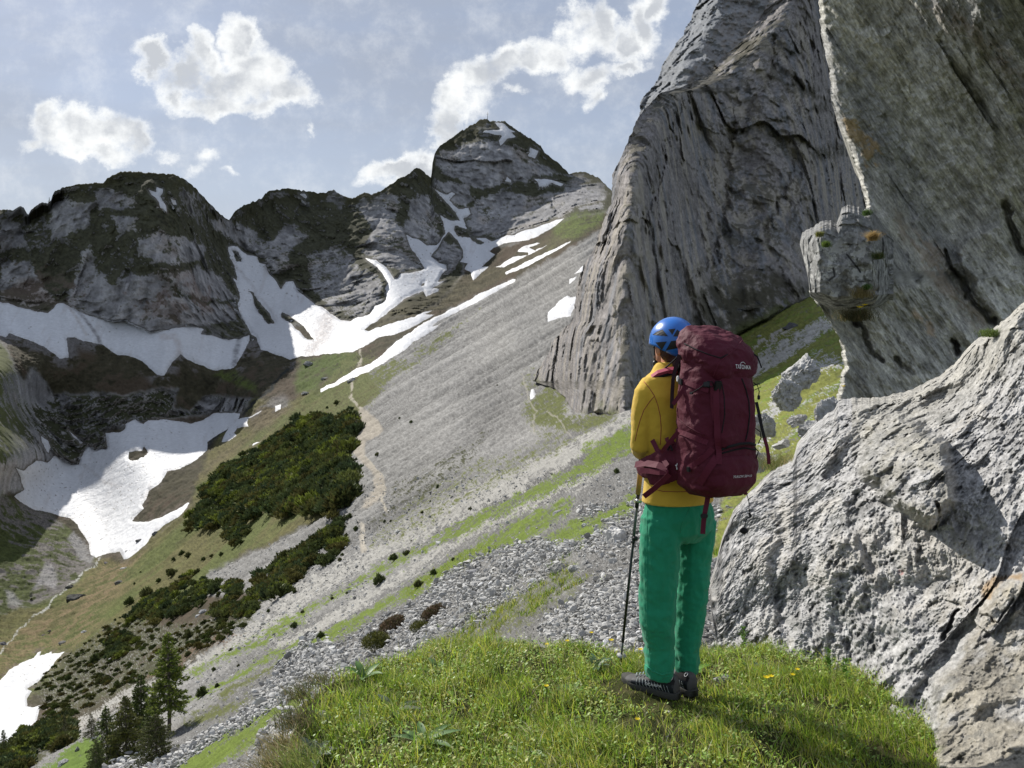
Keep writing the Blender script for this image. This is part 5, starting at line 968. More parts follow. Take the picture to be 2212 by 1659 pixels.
# ================================================================== LOOSE SCREE STONES (too many to count)
stones = []
def stone_proto(seed):
    o = rock_mesh('p', seed, sub=1, chop=5, amp=.35); me = o.data; v = np.empty(len(me.vertices)*3, np.float32); me.vertices.foreach_get('co', v); f = np.array([list(p.vertices) for p in me.polygons]); bpy.data.objects.remove(o); return v.reshape(-1, 3), f
protos = [stone_proto(200+k) for k in range(7)]
VF = V.reshape(-1, 3); DF = D.ravel(); msf = (m_scree*(1-snowm)).ravel()
notgrass = cgr[:, 1] < cgr[:, 0]*1.02
px_area = DF*0+1
def pick_stones(n, cond, size_px, size_pow, mmin=.03, mmax=.5, seed=0):
    r2 = np.random.default_rng(seed); ids = np.where(cond & notgrass & (msf > .5))[0]
    if not len(ids): return
    # patchy cover
    nn_ = fbm(VF[ids].astype(np.float32)/(DF[ids, None].astype(np.float32)*.06+.3)*np.float32(1), 3, .6, off=91); wgt = np.clip(.55+nn_*1.2, .18, 1); wgt /= wgt.sum()
    sel = r2.choice(ids, n, p=wgt); s = np.clip(np.minimum(size_px*(r2.random(n)**-size_pow), size_px*3.2)*DF[sel]/FPX, mmin, mmax)*.5
    for k in range(7):
        m = np.where((np.arange(n) % 7) == k)[0]; pv, pf_ = protos[k]; q = len(m); 
        ax = r2.normal(size=(q, 3)); ax /= np.linalg.norm(ax, axis=1)[:, None]; an = r2.uniform(0, 6.28, q); K = np.zeros((q, 3, 3)); K[:, 0, 1] = -ax[:, 2]; K[:, 0, 2] = ax[:, 1]; K[:, 1, 0] = ax[:, 2]; K[:, 1, 2] = -ax[:, 0]; K[:, 2, 0] = -ax[:, 1]; K[:, 2, 1] = ax[:, 0]
        Rm = np.eye(3)+np.sin(an)[:, None, None]*K+(1-np.cos(an))[:, None, None]*(K@K); ell = r2.uniform(.55, 1.2, (q, 1, 3))*np.array([1.15, 1, .65])
        vv = (pv[None]*ell*s[m][:, None, None])@Rm.transpose(0, 2, 1); vv = vv*np.array([1, 1, .8])+(VF[sel[m]]+r2.normal(size=(q, 3))*s[m][:, None]*.6)[:, None]+np.array([0, 0, 1])*(s[m]*.15)[:, None, None]
        b = (np.arange(q)*len(pv))[:, None, None]; cb = np.clip(np.array([.41, .405, .39])*(1+.28*r2.normal(size=(q, 1))), .1, .62)
        stones.append((vv.reshape(-1, 3), np.zeros((0, 4), int), (b+pf_[None]).reshape(-1, 3), np.repeat(cb, len(pv), 0)))
# coarse stone bands near the viewer
co1 = sdpoly(xf, yf, Z('A', [(1650,1080),(1500,1060),(1300,1100),(1050,1190),(900,1290),(800,1400),(600,1480),(420,1600),(200,1700),(200,1900),(700,1900),(900,1620),(1150,1480),(1400,1320),(1560,1200)])) > -6
co2 = sdpoly(xf, yf, Z('A', [(1980,1250),(1800,1280),(1700,1380),(1500,1480),(1480,1560),(1550,1700),(2100,1720),(2200,1300)])) > -6
co3 = sdpoly(xf, yf, Z('C', [(2300,620),(2212,700),(2050,860),(2000,1100),(1750,1260),(1500,1400),(1250,1540),(900,1560),(760,1660),(1200,1700),(1550,1430),(1900,1240),(2300,980),(2500,800)])) > -6
co4 = (xf > 1250) & (xf < 1640) & (yf > 1090) & (yf < 1440)
pick_stones(15000, co1, 6, .34, .02, .35, 1); pick_stones(10000, co2, 6.2, .38, .012, .22, 2); pick_stones(19000, co3, 5.8, .34, .03, .5, 3); pick_stones(9000, co4, 6, .38, .012, .22, 4)
pick_stones(17000, (yf > 1020) & (xf > 100) & (xf < 1400), 3.3, .34, .02, .5, 5)
pick_stones(2500, (xf > 560) & (xf < 760) & (yf > 1480), 9, .45, .03, .6, 6)
M_STONE = mat('scree_stone', attr=True, rough=.92, spec=.12, bump=[(12, 4, .4, .02)])
v, f, c = merge(stones); o = raw_mesh('gravel', v, f, M_STONE, smooth=False, col=c); tag(o, 'loose angular limestone scree scattered down the slope', 'scree', kind='stuff')
# grit in the knoll slope below the outcrop foot and around the path

# ================================================================== DWARF PINES AND SPRUCES
M_NEEDLE = mat('conifer_needles', attr=True, rough=.7, spec=.2, transl=.12)
M_BARK = mat('conifer_bark', (.16, .14, .12), rough=.95, bump=[(30, 5, .6, .02)], var=(20, .3))
def spikes(base, dirs, Ls, W, colr, seed, jit=.3):
    """short needle shoots: each a few crossed slivers"""
    r2 = np.random.default_rng(seed); n = len(base); vs = []; cs = []
    for k in range(3):
        s = r2.normal(size=(n, 3)); s -= (s*dirs).sum(1)[:, None]*dirs; s /= np.linalg.norm(s, axis=1)[:, None]; dd = dirs+r2.normal(size=(n, 3))*jit; dd /= np.linalg.norm(dd, axis=1)[:, None]
        vs.append(np.stack([base-s*W[:, None]*.5, base+dd*Ls[:, None]*.5-s*W[:, None]*.6, base+dd*Ls[:, None], base+dd*Ls[:, None]*.5+s*W[:, None]*.6], 1)); cs.append(np.repeat(colr*(1+.2*r2.normal(size=(n, 1))), 4, 0))
    v = np.concatenate(vs).reshape(-1, 3); return v, (np.arange(len(v)//4)*4)[:, None]+np.arange(4), np.zeros((0, 3), int), np.clip(np.concatenate(cs), .008, .5)
def bush_geo(seed, n=150, H=1.0, Wd=1.0, green=(.075, .105, .040)):
    r2 = np.random.default_rng(seed); a = r2.uniform(0, math.tau, n); el = np.arccos(r2.uniform(0, 1, n)); rr = r2.uniform(.35, 1, n)**.6
    lump_ = 1+.35*np.sin(a*3+seed)+.2*np.sin(a*5+seed*2); p = np.stack([np.cos(a)*np.sin(el)*rr*Wd*.5*lump_, np.sin(a)*np.sin(el)*rr*Wd*.5*lump_, np.cos(el)*rr*H*.62], -1)
    dr = p/np.linalg.norm(p, axis=1)[:, None]*.7+np.array([0, 0, 1.0]); dr /= np.linalg.norm(dr, axis=1)[:, None]
    return spikes(p, dr, H*r2.uniform(.22, .42, n), np.full(n, H*.10), np.array([green])*(1+.25*r2.normal(size=(n, 1))), seed)
bushes = [bush_geo(300+k, 130) for k in range(6)]
def scatter_bushes(ids_px, n, smin, smax, seed, greens, name, lab):
    r2 = np.random.default_rng(seed); sel = r2.choice(ids_px, n); out_ = []
    for k in range(6):
        m = np.arange(n) % 6 == k; q = m.sum(); bv, bf, _, bc = bushes[k]; an = r2.uniform(0, 6.28, q); s = r2.uniform(smin, smax, q); ca_, sa_ = np.cos(an), np.sin(an)
        vx = bv[None, :, 0]*ca_[:, None]-bv[None, :, 1]*sa_[:, None]; vy = bv[None, :, 0]*sa_[:, None]+bv[None, :, 1]*ca_[:, None]; vz = np.repeat(bv[None, :, 2], q, 0)
        vv = np.stack([vx*1.25, vy*1.25, vz], -1)*s[:, None, None]+VF[sel[m]][:, None]; g_m = np.array(greens)[r2.integers(0, len(greens), q)]*(1+.15*r2.normal(size=(q, 1)))
        cc = np.clip(bc[None]*g_m[:, None]*np.array([1.25, 1.05, .95]), .006, .4); b = (np.arange(q)*len(bv))[:, None, None]; out_.append((vv.reshape(-1, 3), (b+bf[None]).reshape(-1, 4), np.zeros((0, 3), int), cc.reshape(-1, 3)))
    v, f, c = merge(out_); o = raw_mesh(name, v, f, M_NEEDLE, smooth=False, col=c); tag(o, lab, 'dwarf pines', kind='stuff'); return o
PP = [(Z('B', [(2212,560),(2000,590),(1830,650),(1720,730),(1600,820),(1450,890),(1370,980),(1280,1070),(1290,1130),(1230,1220),(1230,1280),(1380,1270),(1550,1200),(1700,1180),(1850,1210),(2000,1200),(2180,1160)])+[(762,1088),(766,1041),(742,1002),(758,975),(746,947),(770,928),(766,900)], 1150, 1.7, 4.0, 'wide dark dwarf pine thicket on the slope above the footpath'),
 ([(738,1147),(711,1158),(672,1178),(633,1217),(594,1232),(565,1264),(556,1287),(575,1292),(610,1275),(650,1240),(700,1215),(720,1180)], 260, 1.0, 2.0, 'long dwarf pine band below the wide thicket'),
 (Z('C', [(1380,220),(1520,230),(1580,300),(1450,400),(1300,450),(1150,520),(980,530),(1000,430),(1100,370),(1250,290)]), 220, 1.0, 2.0, 'dwarf pine clump on the meadow edge above the tall spruce'),
 (Z('C', [(1720,240),(1790,290),(1740,400),(1700,470),(1590,510),(1600,430),(1680,380)]), 90, .8, 1.5, 'small dwarf pine clump between the meadow clump and the long band'),
 (Z('C', [(1750,380),(1850,350),(1880,440),(1800,500),(1740,480)]), 60, .7, 1.3, 'sparse dwarf pines right of the small clump'),
 (Z('B', [(1430,1260),(1540,1240),(1570,1310),(1510,1390),(1420,1330)]), 80, 1.2, 2.1, 'round dwarf pine island below the wide thicket'),
 (Z('C', [(420,1280),(200,1390),(50,1500),(-60,1540),(-60,1680),(150,1640),(200,1540),(350,1450),(500,1400),(490,1300)]), 420, .6, 1.3, 'dark dwarf pines along the bottom left corner'),
 (Z('C', [(780,660),(900,600),(960,640),(900,800),(800,820),(760,740)]), 60, .8, 1.5, 'dark dwarf pine mat in the shrubby hollow')]
greensA = [(1.1, 1.15, 1.1), (.85, .95, 1.05), (1.3, 1.25, 1.1), (.7, .85, 1.05), (2.2, 2.2, 1.2), (1.5, 1.2, 1.1)]
for k, (pts, n_, a_, b_, lab) in enumerate(PP):
    s = sdpoly(xf+jx*1.6, yf+jy*1.6, pts); ids = np.where(s > 0)[0]; ids = ids[fbm(pf[ids]/7., 3, .6, off=66) > -.18]; rim = np.where((s > -16) & (s < 2))[0]; ids = np.concatenate([ids, rim[::30]])
    dsty = 1/np.maximum(DF[ids], 20)**0; scatter_bushes(ids, n_, a_, b_, 20+k, greensA, 'dwarf_pines', lab)
# low heath and dead twigs on the dark stony slope: nobody could count it
zone = sdpoly(xf, yf, Z('C', [(780,560),(980,520),(1300,560),(1600,500),(1880,480),(1800,600),(1400,780),(1150,920),(800,1080),(500,1250),(270,1310),(330,1130),(250,1000),(420,820),(600,700)])) > 0
scatter_bushes(np.where(zone)[0], 420, .25, .8, 40, [(1, .98, .9), (1.2, 1.1, .9), (1.5, 1.15, 1.0), (.9, 1, .8)], 'undergrowth', 'low dark heath bushes scattered over the stony hollow')
# shrubs one can tell apart: copies of one bush
bv, bf, _, bc = bush_geo(400, 170, 1, .85, (.12, .13, .05)); shrub_me = raw_mesh('shrub', bv, bf, M_NEEDLE, smooth=False, col=bc); SHR = shrub_me.data
bv, bf, _, bc = bush_geo(401, 170, 1.15, .7, (.11, .14, .05)); t_o = raw_mesh('shrub', bv, bf, M_NEEDLE, smooth=False, col=bc); SHR2 = t_o.data; bpy.data.objects.remove(t_o); bpy.data.objects.remove(shrub_me)
SL = Z('A', [(660,1165),(728,1135),(575,1295),(795,1310),(880,1245),(1083,882),(985,1165),(1155,1150),(900,765),(815,905),(415,930),(370,1020),(445,995),(395,1030),(605,955),(640,950),(755,405),(565,585),(105,1340),(360,1165),(370,1135),(155,1455),(400,1350),(315,1375),(255,1590),(105,1530),(690,380),(1230,195),(385,360),(340,300),(290,325),(200,350),(470,780),(755,1055),(1890,680),(860,840)])
SL2 = Z('C', [(1490,1080),(1700,740),(1580,890),(1760,860),(1600,1010),(1385,780),(2170,575),(2170,300),(1925,205),(1615,340),(960,400),(1085,340),(1170,235),(1240,160),(1340,40),(1390,50),(1500,75),(1560,50),(1630,40),(1270,190),(1280,80),(1460,170),(1980,460),(1390,650),(1390,610),(590,1020),(700,830),(745,980),(500,960),(230,370),(990,250),(1040,165),(850,520),(730,640)])
hs = [17,15,24,20,14,9,8,7,9,8,12,10,11,9,7,6,7,10,9,9,7,8,6,7,16,12,5,4,8,12,6,6,8,4,12,5]+[24,8,9,7,10,14,14,10,10,14,18,26,10,10,12,14,9,8,9,20,8,14,8,22,10,16,22,20,14,5,5,4,5,8]
place_words = ['in the coarse stones', 'on the green band', 'on the pale stone stripe', 'on the upper scree', 'in the meadow', 'on the shrubby slope']
SHOBJ = []
for k, (px_, py_) in enumerate(SL+SL2):
    g_, _n = ground(px_, py_); hm = hs[k]*1.0*g_[1]/FPX
    o = bpy.data.objects.new('dwarf_shrub', SHR if k % 2 else SHR2); COL.objects.link(o); o.location = g_.tolist(); o.location.z -= hm*.05; o.scale = (hm*1.0, hm*1.0, hm); o.rotation_euler = (0, 0, k*1.7)
    SHOBJ.append((o, px_, py_, hm))
def where_word(px, py):
    if py > 1340 and px > 430: return 'the coarse stones below the knoll'
    if px > 900 and py < 1130: return 'the scree under the big wall'
    if px > 560 and py < 960: return 'the turf above the footpath'
    if px > 700: return 'the green and grey stripes right of the footpath foot'
    if px > 560: return 'the stony stripe beneath the long pine band'
    if py < 1290 and px > 330: return 'the meadow below the wide pine thicket'
    if px > 380: return 'the stony ground near the tall spruce'
    if py > 1430: return 'the dark slope above the low snowfield'
    return 'the olive meadow beside the runnel'
# distinct labels: by ground, then by size rank
byw = {}
for t4 in SHOBJ: byw.setdefault(where_word(t4[1], t4[2]), []).append(t4)
ORD = ['largest', 'second largest', 'third largest', 'fourth largest', 'fifth largest', 'sixth largest', 'seventh largest', 'eighth largest', 'ninth largest', 'tenth largest']
for wname, L4 in byw.items():
    L4.sort(key=lambda a: a[1])
    for k, (o, px_, py_, hm) in enumerate(L4):
        n_ = len(L4); pos = 'only' if n_ == 1 else 'leftmost' if k == 0 else 'rightmost' if k == n_-1 else ['', 'second', 'third', 'fourth', 'fifth', 'sixth', 'seventh', 'eighth', 'ninth', 'tenth', 'eleventh', 'twelfth', 'thirteenth', 'fourteenth', 'fifteenth', 'sixteenth', 'seventeenth', 'eighteenth', 'nineteenth', 'twentieth'][k]+' from left'
        tag(o, ('dwarf shrub, %s on %s' % (pos, wname)), 'shrub', 'dwarf shrubs scattered over the slope')
# two larger brown-green shrubs near the knoll
def big_shrub(px_, py_, wpx, hpx, cols, lab, seed, dirv):
    g_, _n = ground(px_, py_); m = g_[1]/FPX; r2 = np.random.default_rng(seed); n = 1500; a = r2.uniform(0, math.tau, n); rr = r2.random(n)**.5
    t_ = r2.random(n)**.7; p = np.stack([np.cos(a)*rr*wpx*m*.5, np.sin(a)*rr*wpx*m*.4, t_*hpx*m*.8*(1-.5*rr**2)], -1); p[:, 0] += p[:, 2]*dirv
    dr = p/np.array([wpx*m, wpx*m, hpx*m])+np.array([0, 0, .6])+r2.normal(size=(n, 3))*.25; dr /= np.linalg.norm(dr, axis=1)[:, None]
    c = np.array(cols)[r2.integers(0, len(cols), n)]*(1+.25*r2.normal(size=(n, 1)))
    v, f, _, c = spikes(p, dr, np.full(n, hpx*m*.13), np.full(n, hpx*m*.022), c, seed, .5); o = raw_mesh('juniper_shrub', v, f, M_NEEDLE, smooth=False, col=c); o.location = g_.tolist(); tag(o, lab, 'shrub'); return o
brown = [(.20, .14, .09), (.15, .11, .065), (.24, .17, .11), (.11, .11, .04)]; yg = [(.14, .15, .035), (.20, .20, .05), (.09, .1, .03)]
big_shrub(815, 1402, 64, 46, yg, 'yellow green juniper shrub, lower half of the left pair', 1, 0); big_shrub(842, 1368, 52, 48, brown, 'brown twiggy shrub growing out above the lower left juniper', 2, .5)
big_shrub(908, 1362, 44, 28, yg, 'low green shrub at the foot of the right brown bush', 3, 0); big_shrub(932, 1338, 50, 44, brown, 'brown spreading bush uphill in the right pair', 4, .5)

# ---- spruces
def spruce(px_, py_, hpx, wfrac, lab, seed, bare=.0, green=((.05, .075, .022), (.075, .10, .03), (.035, .055, .018)), dens=1.0, droop=.25, dd=None, gappy=0.):
    g_, _n = ground(px_, py_); m = g_[1]/FPX; H = hpx*m; r2 = np.random.default_rng(seed)
    root = bpy.data.objects.new('spruce_tree', None); COL.objects.link(root); root.location = g_.tolist(); tag(root, lab, 'spruce', 'young spruces in the lower left')
    s = tube([(0, 0, -.2), (0.01*H, 0, H*.3), (0, 0, H*.7), (0, 0, H*1.0)], [H*.020, H*.017, H*.009, H*.002], 8); raw_mesh('trunk', s[0], s[1], M_BARK, parent=root) if False else None
    nw = int(26*dens**.5+8); bs = []; ds = []; ls = []; cs = []; br = []
    for w_ in range(nw):
        t = bare+(1-bare)*(w_+.3)/nw; R_ = H*wfrac*(1-t)**.8*min(1, (t-bare+.03)*7+.35); 
        for b in range(r2.integers(4, 7)):
            if r2.random() < gappy: continue
            a = r2.uniform(0, math.tau); l_ = R_*r2.uniform(.6, 1.12); z0 = t*H+r2.normal()*H*.01; e = .35*(t-.4)-droop*(1-t)
            tip = np.array([math.cos(a)*l_, math.sin(a)*l_, z0+l_*e]); st0 = np.array([0, 0, z0]); k = max(5, int(34*dens*l_/(H*wfrac))) 
            u_ = r2.uniform(.12, 1, k)**.8; pt = st0+(tip-st0)*u_[:, None]; pt[:, 2] -= np.sin(u_*math.pi)*l_*.08; side = np.array([-math.sin(a), math.cos(a), 0])
            off = r2.uniform(-1, 1, k)*l_*.30*(1.1-u_); pt = pt+side*off[:, None]; pt[:, 2] -= np.abs(off)*.25
            d_ = np.array([math.cos(a), math.sin(a), -.1])+side*np.sign(off)[:, None]*.7+r2.normal(size=(k, 3))*.25; d_ /= np.linalg.norm(d_, axis=1)[:, None]
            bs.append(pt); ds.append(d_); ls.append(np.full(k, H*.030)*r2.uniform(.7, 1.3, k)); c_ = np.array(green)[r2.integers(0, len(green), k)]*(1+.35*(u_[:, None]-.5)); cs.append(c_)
            if dens >= 1: br.append(tube([st0, (st0+tip)/2-np.array([0, 0, l_*.06]), tip], [H*.0035, H*.0025, H*.001], 4))
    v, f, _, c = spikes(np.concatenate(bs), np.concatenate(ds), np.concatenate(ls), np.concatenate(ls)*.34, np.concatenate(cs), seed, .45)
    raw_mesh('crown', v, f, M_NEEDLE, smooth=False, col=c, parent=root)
    if br:
        vs, a4, a3 = [], [], []; o_ = 0
        for bv_, bf_ in br:
            vs.append(bv_); a4.append(bf_[0]+o_); a3.append(bf_[1]+o_); o_ += len(bv_)
        raw_mesh('trunk', np.concatenate([s[0]]+[a_+0 for a_ in vs]), [np.concatenate([s[1][0], np.concatenate(a4)+len(s[0])]), np.concatenate([s[1][1], np.concatenate(a3)+len(s[0])])], M_BARK, parent=root)
    else: raw_mesh('trunk', s[0], s[1], M_BARK, parent=root)
    return root
spruce(366, 1582, 220, .32, 'tall thin spruce with a bare lower trunk above the coarse stones', 1, bare=.24, dens=1.5, gappy=.2, droop=.34, green=((.19, .24, .04), (.26, .31, .06), (.09, .125, .032)))
dkg = ((.11, .15, .04), (.17, .21, .055), (.06, .085, .028))
spruce(305, 1592, 138, .34, 'dark spruce just left of the tall one, tallest of the cluster', 2, dens=1.8, green=dkg)
spruce(272, 1634, 136, .46, 'yellowish green young spruce in the middle of the cluster', 3, dens=1.9, green=((.13, .14, .03), (.17, .18, .045), (.07, .085, .025)))
spruce(232, 1646, 124, .40, 'dark pointed spruce at the left end of the cluster', 4, dens=1.6, green=dkg)
spruce(338, 1646, 108, .66, 'broad bushy spruce at the foot of the tall trunk', 5, dens=2.2, green=((.09, .11, .03), (.13, .14, .04), (.05, .06, .02)))
spruce(208, 1670, 76, .45, 'low spruce cut by the bottom edge left of the cluster', 6, dens=1.5, green=dkg)
spruce(197, 1592, 52, .42, 'small olive spruce standing apart on the pale stones', 7, green=((.10, .105, .03), (.06, .07, .022)))
spruce(140, 1602, 56, .36, 'slender olive spruce above the bright turf corner', 8, green=((.10, .105, .03), (.06, .07, .022)))
spruce(8, 1640, 66, .30, 'spindly dark spruce at the left edge above the snowfield corner', 9, green=dkg)
spruce(332, 1592, 96, .40, 'dark spruce filling the gap beside the tall trunk', 10, dens=1.6, green=dkg)
spruce(70, 1636, 30, .5, 'short bushy spruce among the corner dwarf pines', 11, green=dkg)
for k, (px_, py_, h_, lab) in enumerate([(107,434,11,'tiny spruce on the skyline notch of the left mountain'),(14,455,6,'dwarf tree on the far left skyline'),(543,438,6,'tiny tree on the skyline of the middle ridge')]):
    spruce(px_, py_+2, h_, .25, lab, 20+k, dens=.6, green=dkg)
# summit mast
g_, _n = ground(1054, 257); mh = 16*g_[1]/FPX
root = bpy.data.objects.new('summit_cross', None); COL.objects.link(root); root.location = g_.tolist(); tag(root, 'tiny mast-like cross standing on the rounded summit', 'summit cross')
M_MET = mat('weathered_metal', (.16, .16, .17), rough=.5, metal=.6)
s = tube([(0, 0, -1), (0, 0, mh)], [.35, .22], 8); raw_mesh('post', s[0], s[1], M_MET, parent=root)
s = tube([(-mh*.14, 0, mh*.72), (mh*.14, 0, mh*.72)], [.2, .2], 8); raw_mesh('crossbar', s[0], s[1], M_MET, parent=root)
# ================================================================== THE HIKER
from mathutils.bvhtree import BVHTree
TH = R(27); FW = Vector((-math.sin(TH), math.cos(TH), 0)); RT = Vector((math.cos(TH), math.sin(TH), 0)); UP = Vector((0, 0, 1))
def tb(pts, rad, n=20, ref=None):
    """closed tube of (px, py, depth) points"""
    v, f = tube([PV(*p) if not isinstance(p, Vector) else p for p in pts], rad, n, ref or FW); return raw_mesh('t', v, f, None)
def tw(pts, rad, n=16, ref=None):
    v, f = tube(pts, rad, n, ref or FW); return raw_mesh('t', v, f, None)
def ell(c, rx, ry, rz, rot=0, n=24):
    bm = bmesh.new(); bmesh.ops.create_uvsphere(bm, u_segments=n, v_segments=n//2+2, radius=1); v = np.array([a.co[:] for a in bm.verts])*np.array([rx, ry, rz]); ca_, sa_ = math.cos(rot), math.sin(rot)
    v = np.stack([v[:, 0]*ca_-v[:, 1]*sa_, v[:, 0]*sa_+v[:, 1]*ca_, v[:, 2]], -1)+np.array(c); f3 = [[b.index for b in a.verts] for a in bm.faces if len(a.verts) == 3]; f4 = [[b.index for b in a.verts] for a in bm.faces if len(a.verts) == 4]; bm.free()
    return raw_mesh('t', v, [np.array(x) for x in (f4, f3) if x], None)
def empty(name, loc, lab=None, cat=None, group=None, parent=None):
    o = bpy.data.objects.new(name, None); COL.objects.link(o); o.location = loc
    if parent: o.parent = parent
    tag(o, lab, cat, group); return o
def adopt(o, root):
    """parent without moving: mesh data is in world metres, so shift it into the root's frame"""
    loc = root.matrix_world.translation if root.parent is None else None
    o.parent = root; t = Vector(root.location); q_ = root.parent
    while q_ is not None: t = t+q_.location; q_ = q_.parent
    o.data.transform(Matrix.Translation(-t)); return o
person = empty('person', P(1450, 1505, 3.5).tolist(), 'hiker in yellow shirt and green trousers seen from behind, leaning on a pole', 'person')
M_SKIN = mat('skin', (.50, .25, .16), rough=.55, spec=.3)
M_YEL = mat('shirt_yellow', (.64, .42, .05), rough=.82, spec=.15, bump=[(60, 5, .3, .004), (900, 2, .2, .001)], var=(9, .08), sheen=.2)
M_GRN = mat('trousers_green', (.02, .25, .135), rough=.85, spec=.12, bump=[(40, 5, .3, .005), (1100, 2, .2, .001)], var=(8, .08), sheen=.15)
M_MAR = mat('pack_maroon', (.085, .006, .020), rough=.72, spec=.3, bump=[(24, 5, .45, .012), (600, 2, .25, .001)], var=(7, .12))
M_MARL = mat('webbing_maroon', (.105, .009, .026), rough=.7, spec=.3, bump=[(900, 2, .3, .001)])
M_PUR = mat('pack_side_plum', (.042, .012, .038), rough=.7, spec=.3, bump=[(20, 5, .5, .012)], var=(7, .15))
M_BLK = mat('black_plastic', (.012, .012, .014), rough=.45, spec=.4)
M_BLKF = mat('black_fabric', (.018, .017, .019), rough=.85, bump=[(400, 3, .3, .002)])
M_WHT = mat('print_white', (.75, .75, .76), rough=.6)
M_BLUE = mat('helmet_blue', (.012, .15, .56), rough=.28, spec=.5, coat=.3)
M_RED = mat('seam_red', (.32, .07, .05), rough=.8)
M_HAIR = mat('hair_brown', (.055, .028, .024), rough=.6, bump=[(90, 4, .6, .01)])
fbm_h = fbm
def fbm(p, *a, **k): return fbm_h(p, *a, **k)*.62
def wv_(amp, sc_, seed, amp2=0, sc2=1): return lambda v, n: amp*fbm(v*np.array([1, 1, .55], np.float32)*sc_, 3, .5, off=seed)+amp2*fbm(v*sc2, 3, .6, ridge=True, off=seed+5)
TC = PV(1452, 940, 3.5)
def at(px, py, d, r_=0, f_=0): return PV(px, py, d)+RT*r_+FW*f_
# --- body under the clothes: one continuous figure with head, arms, hands and legs
HC = PV(1450, 745, 3.53)      # head centre
hd = FW*1.0
def hp(r_, f_, z_): return HC+RT*r_+FW*f_+UP*z_
body = [ell(hp(0, 0, .02), .074, .096, .10, TH), ell(hp(0, .045, -.055), .052, .055, .062, TH), tw([hp(0, -.015, -.05), hp(0, -.01, -.13), hp(0, -.03, -.2)], [.056, .054, .065], 16),
        ell(hp(0, .099, -.022), .011, .016, .020, TH), ell(hp(0, .092, .012), .045, .012, .012, TH), ell(hp(0, .093, -.062), .022, .012, .006, TH), ell(hp(0, .09, -.072), .02, .012, .006, TH), ell(hp(0, .082, -.1), .02, .018, .014, TH),
        ell(hp(-.076, .0, -.02), .009, .02, .032, TH), ell(hp(.076, .0, -.02), .009, .02, .032, TH)]
body += [tb([(1463, 1100, 3.5), (1462, 1030, 3.5), (1455, 960, 3.5), (1448, 900, 3.49), (1445, 850, 3.49), (1443, 815, 3.5)], [(.14, .10), (.135, .095), (.125, .09), (.14, .095), (.15, .09), (.08, .06)], 24)]
body += [tb([(1428, 1130, 3.47), (1423, 1210, 3.46), (1421, 1300, 3.47), (1423, 1380, 3.48), (1428, 1470, 3.5)], [.078, .066, .052, .048, .034], 16), tb([(1503, 1130, 3.57), (1497, 1210, 3.57), (1494, 1290, 3.56), (1487, 1380, 3.56), (1486, 1465, 3.57)], [.076, .064, .05, .046, .034], 16)]
EL = PV(1387, 968, 3.45); HL = PV(1391, 962, 3.70)
body += [tb([(1404, 842, 3.43), (1391, 900, 3.44), EL], [.045, .040, .034], 14), tw([EL, (EL+HL)/2, HL], [.036, .033, .024], 14, UP)]
SR = PV(1445, 842, 3.5)+RT*.165; ER = SR+Vector((.03, .06, -.27)); HR = SR+FW*.22-RT*.10+UP*(-.16)
body += [tw([SR, (SR+ER)/2, ER], [.045, .04, .034], 14), tw([ER, (ER+HR)/2, HR], [.034, .031, .023], 14, UP)]
# trekking pole line
PT = PV(1340, 1437, 3.93); PTOP = PV(1391, 945, 3.745); PD = (PTOP-PT).normalized()
def on_pole(py): t = (py-1437)/(945-1437); return PT+(PTOP-PT)*t
def hand(wr, palm_c, axis, seed, r_grip, palm_n):
    """palm with four fingers closed round an axis and a thumb over the top"""
    o = [tw([wr, palm_c+(wr-palm_c)*.3, palm_c-(wr-palm_c).normalized()*.0], [(.022, .022), (.034, .017), (.036, .015)], 14, axis)]
    side = axis.cross(palm_n).normalized()
    for k, (ln, rr) in enumerate(((1.0, .0085), (1.08, .009), (1.0, .0085), (.82, .0075))):
        c_ = palm_c+axis*(.027-.0185*k)
        arc = []
        for j in range(6):
            a = -.3+j*(.72*ln); arc.append(c_+palm_n*(r_grip*(1-math.cos(a))*.0)+(palm_n*(r_grip*.9)-palm_n*math.cos(a)*r_grip*1.35+side*math.sin(a)*r_grip*1.45))
        o.append(tw(arc, [rr, rr*1.08, rr, rr*1.02, rr*.92, rr*.8], 10, axis))
    th = [palm_c+axis*.02-side*.010, palm_c+axis*.045-side*.014+palm_n*.012, palm_c+axis*.055+palm_n*.032+side*.004, palm_c+axis*.050+palm_n*.045+side*.022]
    o.append(tw(th, [.013, .0115, .010, .0085], 10, axis)); return o
gp = on_pole(958); pn = (gp-HL).normalized(); pn = (pn-PD*pn.dot(PD)).normalized()
body += hand(HL, gp-pn*.018, PD, 1, .017, pn)
HRp = HR+FW*.05; body += hand(HR, HRp+UP*.0, UP, 2, .016, FW)
bd_ = join_remesh(body, 'body', .0055, 2, M_SKIN); adopt(bd_, person)
for s_ in (-1, 1):
    e = ell(hp(.031*s_, .082, .0), .012, .012, .012, TH, 12); e.name = 'eye'; e.data.materials.append(mat('eye', (.35, .3, .27), rough=.2)); adopt(e, person)
# hair
hr = [ell(hp(0, -.035, -.01), .083, .080, .09, TH), ell(hp(-.01, -.085, -.085), .045, .035, .042, TH), tw([hp(-.005, -.10, -.07), hp(-.02, -.11, -.12), hp(-.035, -.10, -.165)], [.034, .036, .018], 12)]
h_ = join_remesh(hr, 'hair', .006, 2, M_HAIR, lambda v, n: .006*fbm(v*np.array([60, 60, 14], np.float32), 3, .6)+.005*fbm(v*22, 3)); adopt(h_, person)
